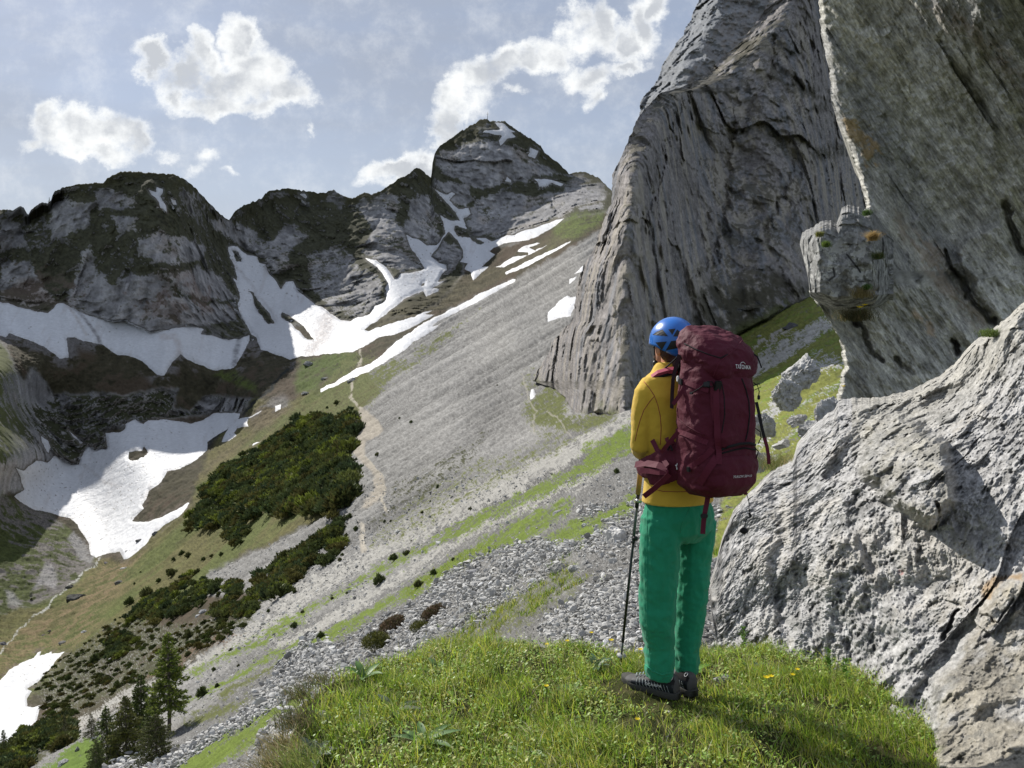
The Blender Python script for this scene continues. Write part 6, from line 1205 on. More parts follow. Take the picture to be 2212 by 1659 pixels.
# --- clothes
sh_ = [tb([(1464, 1082, 3.5), (1464, 1072, 3.5), (1463, 1035, 3.5), (1456, 975, 3.5), (1449, 905, 3.49), (1445, 855, 3.49), (1444, 828, 3.5), (1443, 808, 3.51), (1446, 790, 3.52)], [(.180, .137), (.181, .138), (.170, .126), (.152, .11), (.165, .118), (.178, .115), (.155, .10), (.085, .075), (.066, .066)], 40),
       tb([(1412, 836, 3.45), (1397, 852, 3.43), (1390, 885, 3.43), (1387, 930, 3.44), (1386, 962, 3.45), PV(1387, 972, 3.50), PV(1389, 968, 3.60), PV(1390, 963, 3.67)], [.066, .060, .055, .053, .052, .050, .042, .036], 20),
       tw([SR-RT*.04+UP*.01, SR+UP*-.03, (SR+ER)/2, ER, ER+(HR-ER)*.5, ER+(HR-ER)*.9], [.062, .060, .054, .050, .044, .036], 18)]
_hc = PV(1464, 1079, 3.5); sh_.append(tw([_hc+RT*.174*math.cos(a)+FW*.131*math.sin(a) for a in np.linspace(0, math.tau, 49)], .0095, 10, UP))
shirt = join_remesh(sh_, 'shirt', .007, 4, M_YEL, lambda v, n: .004*fbm(v*np.array([7, 7, 14], np.float32), 3, .5)*sstep(v[:, 2], .0, -.25)*sstep(v[:, 2], -.66, -.58)+.003*fbm(v*14, 3, .55, ridge=True)*sstep(v[:, 2], -.66, -.58))
tr_ = [tb([(1464, 1058, 3.5), (1465, 1075, 3.5), (1466, 1105, 3.51), (1467, 1140, 3.52), (1466, 1165, 3.52)], [(.145, .105), (.162, .118), (.182, .137), (.176, .128), (.12, .09)], 40),
       tb([(1431, 1120, 3.47), (1427, 1165, 3.46), (1424, 1215, 3.46), (1420, 1290, 3.46), (1420, 1344, 3.46), (1424, 1394, 3.48), (1425, 1434, 3.48), (1425, 1462, 3.48)], [(.100, .10), (.095, .10), (.089, .095), (.086, .088), (.080, .085), (.068, .075), (.070, .078), (.062, .068)], 28),
       tb([(1506, 1120, 3.57), (1502, 1165, 3.58), (1497, 1215, 3.58), (1496, 1273, 3.57), (1490, 1335, 3.57), (1485, 1385, 3.57), (1483, 1427, 3.57), (1483, 1452, 3.57)], [(.090, .10), (.084, .095), (.076, .09), (.073, .085), (.066, .075), (.058, .066), (.058, .064), (.050, .056)], 28)]
def trw(v, n):
    leg = sstep(v[:, 2], -.9, -1.25); knee = np.exp(-((v[:, 2]+1.13)/.10)**2)
    fold = fbm(v*np.array([5, 5, 26], np.float32), 3, .55, off=3); vert = fbm(v*np.array([16, 16, 2.2], np.float32), 3, .5, ridge=True, off=13)
    dg_ = fbm(np.stack([v[:, 0]*9+v[:, 2]*9, v[:, 1]*9, v[:, 2]*7-v[:, 0]*7], 1).astype(np.float32), 3, .5, ridge=True, off=33); return .0022*fold*(.1+leg+.5*knee)+.0055*vert*(1-leg*.4)+.0085*dg_+.005*np.exp(-((v[:, 2]+1.45)/.03)**2)*fbm(v*np.array([30, 30, 10], np.float32), 2)
trous = join_remesh(tr_, 'trousers', .007, 3, M_GRN, trw)
def tree_of(objs):
    vs = []; fs = []; b = 0
    for o in objs:
        M = o.matrix_world if False else None
        vs += [tuple(v.co) for v in o.data.vertices]; fs += [[i+b for i in p.vertices] for p in o.data.polygons]; b += len(o.data.vertices)
    return BVHTree.FromPolygons(vs, fs)
def hit(tree, px, py, off=.002):
    dv_ = PV(px, py, 1).normalized(); loc, n, i, d_ = tree.ray_cast(Vector((0, 0, 0)), dv_)
    if loc is None: return None, None
    if n.dot(dv_) > 0: n = -n
    return loc+n*off, n
T_sh = tree_of([shirt]); T_tr = tree_of([trous])
def seam(tree, pts, rad, name, m, parent, off=.0, step=5):
    P_ = []
    for a, b in zip(pts[:-1], pts[1:]):
        k = max(1, int(math.hypot(b[0]-a[0], b[1]-a[1])/step))
        for j in range(k): P_.append((a[0]+(b[0]-a[0])*j/k, a[1]+(b[1]-a[1])*j/k))
    P_.append(pts[-1]); H_ = [hit(tree, *q_, off)[0] for q_ in P_]; H_ = [h__ for h__ in H_ if h__ is not None]
    if len(H_) < 2: return None
    v, f = tube(H_, rad, 6, (0, 0, 1)); o = raw_mesh(name, v, f, m); adopt(o, parent); return o
adopt(shirt, person); adopt(trous, person)
def sub(o_parent): return o_parent
def adopt_sub(o, part, root=person):
    o.parent = part; o.data.transform(Matrix.Translation(-Vector(root.location))); return o
def seam2(tree, pts, rad, name, m, part, root=person, **k):
    o = seam(tree, pts, rad, name, m, root, **k)
    if o: o.parent = part
    return o
seam2(T_sh, Z('4', [(365,675),(410,730),(450,790),(480,870),(500,960),(508,1060),(500,1200)]), .0018, 'seam', M_RED, shirt)
seam2(T_sh, Z('4', [(448,800),(410,845),(365,910),(335,990),(310,1080),(290,1170)]), .0018, 'seam', M_RED, shirt)
seam2(T_sh, Z('4', [(420,1560),(520,1585),(640,1590),(760,1585)]), .0018, 'seam', M_RED, shirt)
seam2(T_tr, Z('5', [(335,200),(325,500),(330,800),(325,1000),(345,1250)]), .0016, 'seam', M_GRN, trous)
seam2(T_tr, Z('5', [(640,165),(625,240),(575,330),(560,400)]), .0020, 'seam', M_GRN, trous)
for pts in ([(1395, 1436), (1410, 1449), (1430, 1457), (1450, 1452)],): seam2(T_tr, pts, .004, 'cuff', M_GRN, trous, off=.001)
# collar and scarf
col_ = tw([hp(-.005, -.03, -.118), hp(-.005, -.04, -.155)], [(.072, .072), (.092, .085)], 24); col_.name = 'collar'; col_.data.materials.append(mat('collar_plum', (.20, .035, .06), rough=.8, bump=[(40, 4, .5, .01)])); adopt(col_, person)
# --- shoes
M_SHOE = mat('shoe_grey', (.085, .082, .082), rough=.7, bump=[(200, 3, .3, .002)], var=(25, .15)); M_SOLE = mat('shoe_sole', (.055, .055, .05), rough=.85, bump=[(80, 4, .5, .004)]); M_NAVY = mat('shoe_dark_panel', (.014, .018, .024), rough=.5)
def shoe(heel, dr, lab=None):
    dr = dr.normalized(); sd_ = UP.cross(dr)
    def sp_(t, w_, h_, o=0): return heel+dr*t+UP*h_+sd_*o
    secs = [(-.012, .022, .085), (.0, .034, .105), (.03, .038, .115), (.07, .037, .112), (.11, .039, .088), (.15, .044, .068), (.19, .048, .058), (.225, .046, .050), (.25, .038, .042), (.27, .018, .03)]
    vs = []; n = 18
    for (t, w_, h_) in secs:
        for j in range(n):
            a = j*math.tau/n; c, s = math.cos(a), math.sin(a); x = math.copysign(abs(c)**.7, c)*w_*(1 if s < .2 else 1-.35*s); z = .018+(h_-.018)*(.5+.5*math.copysign(abs(s)**.75, s)); vs.append(heel+dr*t+sd_*x+UP*z)
    f = [[k*n+j, k*n+(j+1) % n, (k+1)*n+(j+1) % n, (k+1)*n+j] for k in range(len(secs)-1) for j in range(n)]; a = len(vs); vs += [heel+dr*-.012+UP*.05, heel+dr*.272+UP*.025]; m = (len(secs)-1)*n
    t3 = [[a, (j+1) % n, j] for j in range(n)]+[[a+1, m+j, m+(j+1) % n] for j in range(n)]
    up_ = raw_mesh('shoe', np.array([v[:] for v in vs]), [np.array(f), np.array(t3)], M_SHOE)
    sv = []; out_ = [(-.022, .0), (-.018, .024), (.0, .038), (.05, .042), (.11, .042), (.17, .052), (.22, .052), (.26, .038), (.283, .012)]; loop = [(t, w_) for t, w_ in out_]+[(t, -w_) for t, w_ in out_[::-1]]
    for lvl, (z_, g_) in enumerate(((.0, .96), (.004, 1.0), (.026, 1.0), (.030, .94))):
        for t, w_ in loop: sv.append(heel+dr*(t*1.0)+sd_*w_*g_+UP*(z_+(.012 if t > .24 else 0)))
    L_ = len(loop); sf_ = [[l*L_+j, l*L_+(j+1) % L_, (l+1)*L_+(j+1) % L_, (l+1)*L_+j] for l in range(3) for j in range(L_)]
    sl = raw_mesh('sole', np.array([v[:] for v in sv]), [np.array(sf_)], M_SOLE); bm = bmesh.new(); bm.from_mesh(sl.data); bmesh.ops.holes_fill(bm, edges=bm.edges); bm.to_mesh(sl.data); bm.free()
    return up_, sl, dr, sd_
heelL = PV(1459, 1507, 3.44); heelL.z = zk(heelL.x-.1, heelL.y+.08)+.004; heelR = PV(1494, 1500, 3.50); heelR.z = zk(heelR.x-.05, heelR.y+.12)+.004
for which, (hh_, dr_) in enumerate(((heelL, Vector((-.78, .62, 0))), (heelR, Vector((-.42, .9, 0))))):
    up_, sl, dr_, sd_ = shoe(hh_, dr_)
    T_s = tree_of([up_]); adopt(up_, person); adopt_sub(sl, up_)
    # dark rear and side panels with fine light stripes, ankle tab with a round mark, laces
    def band(t0, t1, z0, z1, m, name, side=1, off=.0025):
        vs = []; nx, nz = 14, 5
        for a in range(nx+1):
            for b in range(nz+1):
                t = t0+(t1-t0)*a/nx; z = z0(t)+(z1(t)-z0(t))*b/nz; o_ = hh_+dr_*t+UP*z+sd_*side*.12; loc, n_, i_, d_ = T_s.ray_cast(o_, -sd_*side)
                vs.append((loc if loc else hh_+dr_*t+UP*z+sd_*side*.03)+sd_*side*off)
        f = [[a*(nz+1)+b, (a+1)*(nz+1)+b, (a+1)*(nz+1)+b+1, a*(nz+1)+b+1] for a in range(nx) for b in range(nz)]; o = raw_mesh(name, np.array([v[:] for v in vs]), np.array(f), m); adopt_sub(o, up_); return o
    sideL = 1
    band(-.004, .21, lambda t: .022, lambda t: .072-.14*max(0, t-.05), M_NAVY, 'side_panel', sideL)
    band(-.006, .085, lambda t: .072, lambda t: .104-.25*abs(t-.03)*.4, M_BLKF, 'ankle_collar', sideL, .003)
    for k in range(11):
        t0 = .015+k*.016
        vs = []
        for a in range(6):
            t = t0+.010*a/5; z = .028+.036*a/5-.10*max(0, t-.09)*.6
            o_ = hh_+dr_*t+UP*z+sd_*.12; loc, n_, i_, d_ = T_s.ray_cast(o_, -sd_)
            if loc: vs.append(loc+sd_*.0035)
        if len(vs) > 2: v, f = tube(vs, .0009 if not (5 <= k <= 8) else .0013, 5, (0, 0, 1)); o = raw_mesh('stripe', v, f, mat('stripe_grey', (.45, .5, .5), rough=.5) if k == 0 and which == 0 else bpy.data.materials['stripe_grey']); adopt_sub(o, up_)
    vs = []
    for k in range(13):
        a = k*math.tau/12; o_ = hh_+dr_*(.012+.0075*math.cos(a))+UP*(.098+.0075*math.sin(a))+sd_*.12; loc, n_, i_, d_ = T_s.ray_cast(o_, -sd_)
        if loc: vs.append(loc+sd_*.004)
    if len(vs) > 3: v, f = tube(vs, .0013, 5, (0, 0, 1), cap=False); o = raw_mesh('ring_mark', v, f, M_WHT); adopt_sub(o, up_)
    for k in range(5):
        t = .125+.018*k; v, f = tube([hh_+dr_*t+sd_*.02+UP*(.088-.35*(t-.11)), hh_+dr_*(t+.006)+UP*(.098-.38*(t-.11)), hh_+dr_*t-sd_*.02+UP*(.088-.35*(t-.11))], .0022, 6, (0, 0, 1)); o = raw_mesh('lace', v, f, bpy.data.materials['stripe_grey']); adopt_sub(o, up_)
    if which == 0: SHOE_L = (up_, T_s, hh_, dr_, sd_)
# text helper: glyph outlines turned into thin solid lettering
def glyphs(body_, size=1.0, shear=0.0, bold=.0):
    cu = bpy.data.curves.new('txt', 'FONT'); cu.body = body_; cu.size = size; cu.shear = shear; cu.align_x = 'CENTER'; cu.align_y = 'CENTER'; cu.offset = bold; cu.resolution_u = 3; o = bpy.data.objects.new('txt', cu); COL.objects.link(o)
    bpy.context.view_layer.update(); dg = bpy.context.evaluated_depsgraph_get(); me = o.evaluated_get(dg).to_mesh(); v = np.array([x.co[:] for x in me.vertices]); f = [list(p.vertices) for p in me.polygons]; o.evaluated_get(dg).to_mesh_clear(); bpy.data.objects.remove(o); return v, f
def lettering(text, mapper, name, m, parent_part, root, shear=0, bold=.01):
    v, f = glyphs(text, 1.0, shear, bold); w_ = v[:, 0].max()-v[:, 0].min(); h_ = v[:, 1].max()-v[:, 1].min(); uu_ = (v[:, 0]-v[:, 0].min())/w_; vv_ = (v[:, 1]-v[:, 1].min())/h_
    pos = [mapper(a, b) for a, b in zip(uu_, vv_)]
    if any(p is None for p in pos): return None
    bm = bmesh.new(); bv_ = [bm.verts.new(p) for p in pos]
    for ff in f:
        try: bm.faces.new([bv_[i] for i in ff])
        except ValueError: pass
    me = bpy.data.meshes.new(name); bm.to_mesh(me); bm.free(); me.materials.append(m); o = bpy.data.objects.new(name, me); COL.objects.link(o); me.transform(Matrix.Translation(-Vector(root.location))); o.parent = parent_part; return o
up_, T_s, hh_, dr_, sd_ = SHOE_L
def ms(u, v):
    t = .135-u*.085; z = .040+v*.013+u*.006; loc, n_, i_, d_ = T_s.ray_cast(hh_+dr_*t+UP*z+sd_*.12, -sd_); return (loc+sd_*.0045) if loc else None
lettering('SCARPA', ms, 'lettering', M_WHT, up_, person)
# --- helmet
HE = PV(1454, 737, 3.52); hrx, hry, hrz = .104, .122, .116
def hel_pt(a, e, s=1.0):
    v = Vector((math.cos(a)*math.cos(e)*hrx*s, math.sin(a)*math.cos(e)*hry*s, math.sin(e)*hrz*s)); v = Vector((v.x, v.y*math.cos(.10)-v.z*math.sin(.10), v.y*math.sin(.10)+v.z*math.cos(.10))); return HE+RT*v.x+FW*v.y+UP*v.z
vs = []; na, ne = 64, 22
for sgn, s_ in ((0, 1.0), (1, .93)):
    for j in range(ne+1):
        for i in range(na):
            a = i*math.tau/na; rim = -.22-.42*max(0, -math.sin(a))**1.2+.10*max(0, math.sin(a)); e = rim+(math.pi/2-rim)*(j/ne); ridge = 1+.012*math.cos(3*a)*math.cos(e); vs.append(hel_pt(a, e, s_*ridge+(.02 if j == 0 else 0)*(1-sgn)))
L_ = (ne+1)*na; f = []
for s0 in (0, L_):
    for j in range(ne):
        for i in range(na): q4 = [s0+j*na+i, s0+j*na+(i+1) % na, s0+(j+1)*na+(i+1) % na, s0+(j+1)*na+i]; f.append(q4 if s0 == 0 else q4[::-1])
f += [[i, L_+i, L_+(i+1) % na, (i+1) % na] for i in range(na)]
helm = raw_mesh('helmet', np.array([v[:] for v in vs]), np.array(f), M_BLUE); T_h = tree_of([helm]); adopt(helm, person)
def patch(tree, poly, name, m, part, root, off=.0012, cuts=3):
    bm = bmesh.new(); c = np.mean(poly, 0); vv_ = [bm.verts.new((x-c[0], y-c[1], 0)) for x, y in poly]; fc = bm.faces.new(vv_); bmesh.ops.triangulate(bm, faces=[fc]); bmesh.ops.subdivide_edges(bm, edges=bm.edges[:], cuts=cuts, use_grid_fill=True); bmesh.ops.triangulate(bm, faces=bm.faces[:])
    ok_ = True; miss = []
    for v in bm.verts:
        h__, n_ = hit(tree, v.co.x+c[0], v.co.y+c[1], off)
        if h__ is None: miss.append(v); continue
        v.co = h__-Vector(root.location)
    bmesh.ops.delete(bm, geom=miss, context='VERTS')
    if not bm.faces: bm.free(); return None
    me = bpy.data.meshes.new(name); bm.to_mesh(me); bm.free(); me.materials.append(m); o = bpy.data.objects.new(name, me); COL.objects.link(o); o.parent = part; return o
for poly in ([(437,288),(470,262),(520,243),(566,300)], [(568,243),(628,236),(600,288)], [(640,243),(662,262),(684,302),(608,300)], [(462,350),(556,342),(514,412)], [(592,338),(684,330),(672,390),(545,418)], [(520,437),(560,444),(545,420)], [(735,255),(760,248),(765,280),(742,285)]):
    patch(T_h, Z('4', poly), 'vent', M_BLK, helm, person)
for poly in ([(692,262),(700,266),(712,285),(706,290)], [(712,268),(720,266),(716,282),(710,276)]): patch(T_h, Z('4', poly), 'logo', M_WHT, helm, person, off=.0018, cuts=1)
for s_ in (-1, 1):
    v, f = tube([hp(.086*s_, .02, .0), hp(.088*s_, .01, -.05), hp(.06*s_, .045, -.105), hp(.0, .075, -.128)], [.0035, .0035, .004, .004], 6, (0, 0, 1)); o = raw_mesh('chin_strap', v, f, M_BLKF); adopt_sub(o, helm)
o = ell(hp(-.07, .03, -.085), .012, .014, .014, TH, 10); o.name = 'strap_buckle'; o.data.materials.append(M_BLK); adopt_sub(o, helm)

# ================================================================== BACKPACK
BC = PV(1546, 900, 3.25); pack = empty('backpack', (BC.x, BC.y, -.6), 'large wine red trekking backpack carried on the hiker\'s back', 'backpack')
def pk(r_, f_, z_): return Vector((BC.x, BC.y, 0))+RT*r_+FW*f_+UP*z_
def sup(secs, n=48, ex=.62, name='t', fsh=0):
    """stack of rounded rectangles (z, half width, half depth, forward offset, shear)"""
    vs = []
    for sec in secs:
        z, a_, b_ = sec[:3]; fo = sec[3] if len(sec) > 3 else 0; shz = sec[4] if len(sec) > 4 else 0
        for j in range(n):
            t = j*math.tau/n; c, s = math.cos(t), math.sin(t); x = math.copysign(abs(c)**ex, c)*a_; y = math.copysign(abs(s)**ex, s)*b_+fo; vs.append(pk(x, y, z+shz*y))
    f = [[k*n+j, k*n+(j+1) % n, (k+1)*n+(j+1) % n, (k+1)*n+j] for k in range(len(secs)-1) for j in range(n)]; a = len(vs); vs += [pk(0, 0, secs[0][0]), pk(0, 0, secs[-1][0])]; m = (len(secs)-1)*n
    t3 = [[a, (j+1) % n, j] for j in range(n)]+[[a+1, m+j, m+(j+1) % n] for j in range(n)]
    return raw_mesh(name, np.array([v[:] for v in vs]), [np.array(f), np.array(t3)], None)
def wrk(amp, seed, sc_=8): return lambda v, n: 1.8*amp*fbm(v*np.array([1, 1, 1.4], np.float32)*sc_, 4, .55, ridge=True, off=seed)+amp*.6*fbm(v*sc_*2.3, 3, .5, off=seed+3)
pb = join_remesh([sup([(-.585, .075, .06, .0), (-.575, .118, .095), (-.54, .155, .122), (-.45, .168, .130), (-.30, .164, .126), (-.15, .157, .122), (.0, .146, .114), (.05, .135, .105)])], 'pack_body', .007, 5, M_MAR, wrk(.005, 1))
bp_ = join_remesh([sup([(-.580, .06, .05, -.03), (-.565, .115, .09, -.025), (-.52, .152, .118, -.026), (-.45, .160, .124, -.024), (-.40, .154, .118, -.018), (-.375, .12, .09, 0)])], 'bottom_compartment', .007, 4, M_MAR, wrk(.004, 9))
fp_ = join_remesh([sup([(-.36, .095, .03, -.11), (-.33, .112, .04, -.106), (-.2, .115, .048, -.098), (-.05, .095, .042, -.088), (.0, .08, .03, -.088)])], 'front_pocket', .006, 4, M_MAR, wrk(.004, 19, 6))
sp_l = join_remesh([sup([(-.47, .05, .05, .0), (-.44, .062, .085, -.0), (-.33, .064, .09, .0), (-.25, .058, .085, .01), (-.215, .045, .07, .03)])], 'side_pocket', .006, 4, M_PUR, wrk(.004, 29, 6))
sp_l.data.transform(Matrix.Translation(-RT*.092))
lid = join_remesh([sup([(-.045, .10, .09, 0, .42), (-.03, .138, .120, 0, .42), (.0, .150, .134, 0, .44), (.04, .158, .140, 0, .44), (.085, .142, .128, .0, .42), (.118, .112, .10, .005, .40), (.128, .07, .06, .01, .38)], ex=.58)], 'lid', .006, 3, M_MAR, wrk(.008, 41, 7))
T_p = tree_of([pb, bp_, fp_, sp_l, lid]); T_lid = tree_of([lid])
for o in (pb, bp_, fp_, sp_l, lid): adopt(o, pack)
def ribbon(pts, wd, name, m, nh=None, thick=.0022, parent=pack, tree=None, off=.004, step=6, free=False):
    """flat webbing; points are photo places on the surface, or world vectors"""
    H_ = []; N_ = []
    P_ = []
    if tree is not None:
        for a, b in zip(pts[:-1], pts[1:]):
            k = max(1, int(math.hypot(b[0]-a[0], b[1]-a[1])/step))
            for j in range(k): P_.append((a[0]+(b[0]-a[0])*j/k, a[1]+(b[1]-a[1])*j/k))
        P_.append(pts[-1])
        for q_ in P_:
            h__, n_ = hit(tree, *q_, off)
            if h__ is not None: H_.append(h__); N_.append(n_)
        # smooth
        for _ in range(2): H_ = [H_[0]]+[(H_[i-1]+H_[i]*2+H_[i+1])/4 for i in range(1, len(H_)-1)]+[H_[-1]]; N_ = [N_[0]]+[(N_[i-1]+N_[i]+N_[i+1]).normalized() for i in range(1, len(N_)-1)]+[N_[-1]]
    else: H_ = [p if isinstance(p, Vector) else PV(*p) for p in pts]; N_ = [nh or Vector((0, -1, 0))]*len(H_)
    if len(H_) < 2: return None
    vs = []
    for i, (p, n_) in enumerate(zip(H_, N_)):
        d_ = ring_frame(H_, i); s_ = d_.cross(n_).normalized(); n2 = s_.cross(d_).normalized()
        for a_, b_ in ((-1, -1), (1, -1), (1, 1), (-1, 1)): vs.append(p+s_*a_*wd*.5+n2*b_*thick*.5)
    k4 = len(H_); f = [[i*4+j, i*4+(j+1) % 4, (i+1)*4+(j+1) % 4, (i+1)*4+j] for i in range(k4-1) for j in range(4)]+[[3, 2, 1, 0], [(k4-1)*4+j for j in range(4)]]
    o = raw_mesh(name, np.array([v[:] for v in vs]), np.array(f), m, smooth=False); adopt(o, parent); return o
def cord(pts, rad, name, m, parent=pack):
    v, f = tube([p if isinstance(p, Vector) else PV(*p) for p in pts], rad, 6, (0, 0, 1)); o = raw_mesh(name, v, f, m); adopt(o, parent); return o
def box(px, py, w_, h_, d_, name, m, tree=None, depth=None, off=.004, parent=pack, roll=0):
    if tree is not None:
        h__, n_ = hit(tree, px, py, off)
        if h__ is None: return None
    else: h__ = PV(px, py, depth); n_ = Vector((0, -1, 0))
    bm = bmesh.new(); bmesh.ops.create_cube(bm, size=1); bmesh.ops.scale(bm, vec=(w_, d_, h_), verts=bm.verts); bmesh.ops.bevel(bm, geom=bm.edges[:], offset=min(w_, h_, d_)*.25, segments=2, affect='EDGES')
    s_ = UP.cross(-n_).normalized(); u_ = s_.cross(n_).normalized(); u_ = u_ if u_.z > 0 else -u_; M = Matrix((( s_.x, -n_.x, u_.x), (s_.y, -n_.y, u_.y), (s_.z, -n_.z, u_.z))) @ Matrix.Rotation(roll, 3, 'Y')
    for v in bm.verts: v.co = M @ v.co + h__
    me = bpy.data.meshes.new(name); bm.to_mesh(me); bm.free(); me.materials.append(m); o = bpy.data.objects.new(name, me); COL.objects.link(o); adopt(o, parent); return o
ribbon(Z('4', [(965,705),(968,900),(975,1100),(985,1360)]), .024, 'webbing_strap', M_MARL, tree=T_p, off=.007)
ribbon(Z('4', [(925,690),(930,850),(955,1000)]), .014, 'webbing_strap', M_MARL, tree=T_p, off=.005)
box(*Z('4', [(968,705)])[0], .030, .042, .012, 'buckle', M_BLK, T_p, off=.010)
box(*Z('4', [(885,700)])[0], .026, .020, .010, 'cord_lock', M_BLK, T_p, off=.010)
ribbon(Z('4', [(690,668),(760,700),(900,750)]), .020, 'webbing_strap', M_MARL, tree=T_p, off=.006)
box(*Z('4', [(655,652)])[0], .020, .026, .010, 'buckle', M_WHT, T_p, off=.004); box(*Z('4', [(682,676)])[0], .024, .026, .012, 'buckle', M_BLK, T_p, off=.008)
ribbon(Z('4', [(640,1085),(700,1105),(800,1145),(892,1185)]), .022, 'webbing_strap', M_MARL, tree=T_p, off=.006)
box(*Z('4', [(632,1082)])[0], .022, .026, .012, 'buckle', M_BLK, T_p, off=.008)
ribbon(Z('4', [(930,1230),(880,1290),(800,1350),(740,1395)]), .024, 'webbing_strap', M_MARL, tree=T_p, off=.006)
box(*Z('4', [(745,1400)])[0], .018, .022, .010, 'buckle', M_BLK, T_p, off=.008)
ribbon(Z('4', [(970,1300),(900,1400),(830,1520)]), .030, 'webbing_strap', M_MARL, tree=T_p, off=.006)
T4 = Z('4', [(850,720),(890,675),(930,680),(940,710),(900,722),(850,720),(770,770)])
seam(T_p, T4, .0022, 'cord', M_BLKF, pack, off=.010); box(*Z('4', [(768,772)])[0], .016, .010, .008, 'cord_lock', M_BLK, T_p, off=.008)
seam(T_p, Z('4', [(1175,650),(1210,740),(1235,850),(1240,960),(1225,1090),(1205,1170)]), .0030, 'zip', M_BLKF, pack, off=.001)
seam(T_p, Z('4', [(1010,690),(1030,800),(1035,950),(1010,1100)]), .0025, 'zip', M_BLKF, pack, off=.0)
seam(T_p, Z('4', [(1000,1240),(1080,1210),(1160,1190),(1240,1185),(1285,1200)]), .0060, 'zip', M_BLKF, pack, off=.001)
seam(T_p, Z('4', [(1010,1270),(1100,1245),(1200,1225),(1290,1240)]), .0035, 'zip', M_BLKF, pack, off=.001)
seam(T_lid, Z('4', [(700,360),(800,410),(900,450),(1000,480),(1060,450)]), .0028, 'zip', M_BLKF, pack, off=.0005)
seam(T_lid, Z('4', [(940,640),(985,520),(1040,470),(1130,400),(1180,330)]), .0025, 'piping', M_MARL, pack, off=.001)
seam(T_p, Z('4', [(640,870),(650,980),(720,1040),(800,1090),(870,1120)]), .0025, 'piping', M_MAR, pack, off=.001)
# cords and toggles on the right side
cord([(1628, 826, 3.22), (1636, 832, 3.2), (1640, 845, 3.19), (1638, 862, 3.19)], .0022, 'cord', M_BLKF); cord([(1628, 832, 3.22), (1640, 828, 3.2), (1643, 836, 3.19), (1630, 842, 3.21)], .0018, 'cord', M_BLKF); box(1639, 858, .011, .020, .010, 'cord_lock', M_BLK, depth=3.19)
cord([(1628, 764, 3.2), (1636, 770, 3.18), (1641, 782, 3.17), (1645, 794, 3.17)], .0032, 'zip_pull', M_BLKF)
ribbon([(1634, 868, 3.2), (1640, 895, 3.19), (1645, 921, 3.18), (1651, 945, 3.18)], .014, 'webbing_strap', M_BLKF, nh=Vector((.25, -1, 0))); ribbon([(1651, 945, 3.18), (1657, 965, 3.18), (1660, 985, 3.18), (1661, 1002, 3.18)], .016, 'webbing_strap', M_MARL, nh=Vector((.25, -1, 0)))
cord([(1632, 925, 3.2), (1642, 932, 3.19), (1644, 945, 3.19), (1638, 958, 3.2)], .0022, 'cord', M_BLKF); cord([(1630, 966, 3.2), (1638, 974, 3.19), (1634, 990, 3.2)], .0025, 'cord', M_BLKF)
# bottom strap with buckle, and the little pompom on its cord
ribbon([(1530, 1060, 3.20), (1528, 1080, 3.19), (1523, 1105, 3.18), (1520, 1125, 3.18), (1518, 1153, 3.18)], .021, 'webbing_strap', M_MARL, nh=Vector((0, -1, .1))); box(1521, 1114, .030, .018, .010, 'buckle', M_BLK, depth=3.17)
cord([(1607, 1052, 3.22), (1613, 1066, 3.21), (1618, 1085, 3.2), (1618, 1100, 3.2), (1622, 1112, 3.2), (1612, 1122, 3.2), (1608, 1138, 3.2)], .0022, 'cord', M_BLKF); box(1620, 1112, .010, .022, .009, 'cord_lock', M_BLK, depth=3.2, roll=.4)
ribbon([(1600, 1045, 3.20), (1606, 1055, 3.2), (1612, 1068, 3.2)], .016, 'webbing_strap', M_MARL, nh=Vector((0, -1, .1)))
o = ell(PV(1607, 1146, 3.2), .017, .017, .014, 0, 16); o.name = 'pompom'; o.data.materials.append(M_BLKF); adopt(o, pack)
# shoulder strap, load lifter, hanging webbing at the left shoulder
st_ = [pk(-.07, .13, -.02)+UP*.02, PV(1462, 800, 3.42), PV(1440, 803, 3.42), PV(1418, 811, 3.43), PV(1402, 826, 3.48), PV(1398, 850, 3.58), PV(1405, 900, 3.63)]
ribbon(st_, .055, 'shoulder_strap', M_BLKF, nh=Vector((-.2, -.5, 1)).normalized(), thick=.014)
ribbon([PV(1462, 798, 3.405), PV(1442, 800, 3.405), PV(1422, 806, 3.415), PV(1408, 816, 3.43)], .03, 'strap_trim', mat('strap_pink', (.35, .06, .10), rough=.7), nh=Vector((-.2, -.5, 1)).normalized(), thick=.018)
sr_ = [pk(.07, .13, -.0), SR+UP*.055-RT*.05, SR+UP*.05-RT*.05+FW*.06, SR-UP*.05-RT*.06+FW*.13]; ribbon(sr_, .055, 'shoulder_strap', M_BLKF, nh=UP, thick=.014)
cord([(1470, 762, 3.27), (1458, 776, 3.33), (1448, 785, 3.38), (1436, 795, 3.42)], .0035, 'load_lifter', M_BLKF)
ribbon([(1468, 766, 3.22), (1460, 790, 3.24), (1454, 820, 3.26), (1452, 850, 3.28), (1451, 882, 3.29)], .018, 'webbing_strap', mat('webbing_black_plum', (.03, .012, .018), rough=.7), nh=Vector((-.7, -.7, 0)))
ribbon([(1482, 828, 3.2), (1476, 842, 3.2), (1466, 856, 3.21), (1454, 873, 3.22)], .018, 'webbing_strap', M_MARL, nh=Vector((-.4, -.9, 0)))
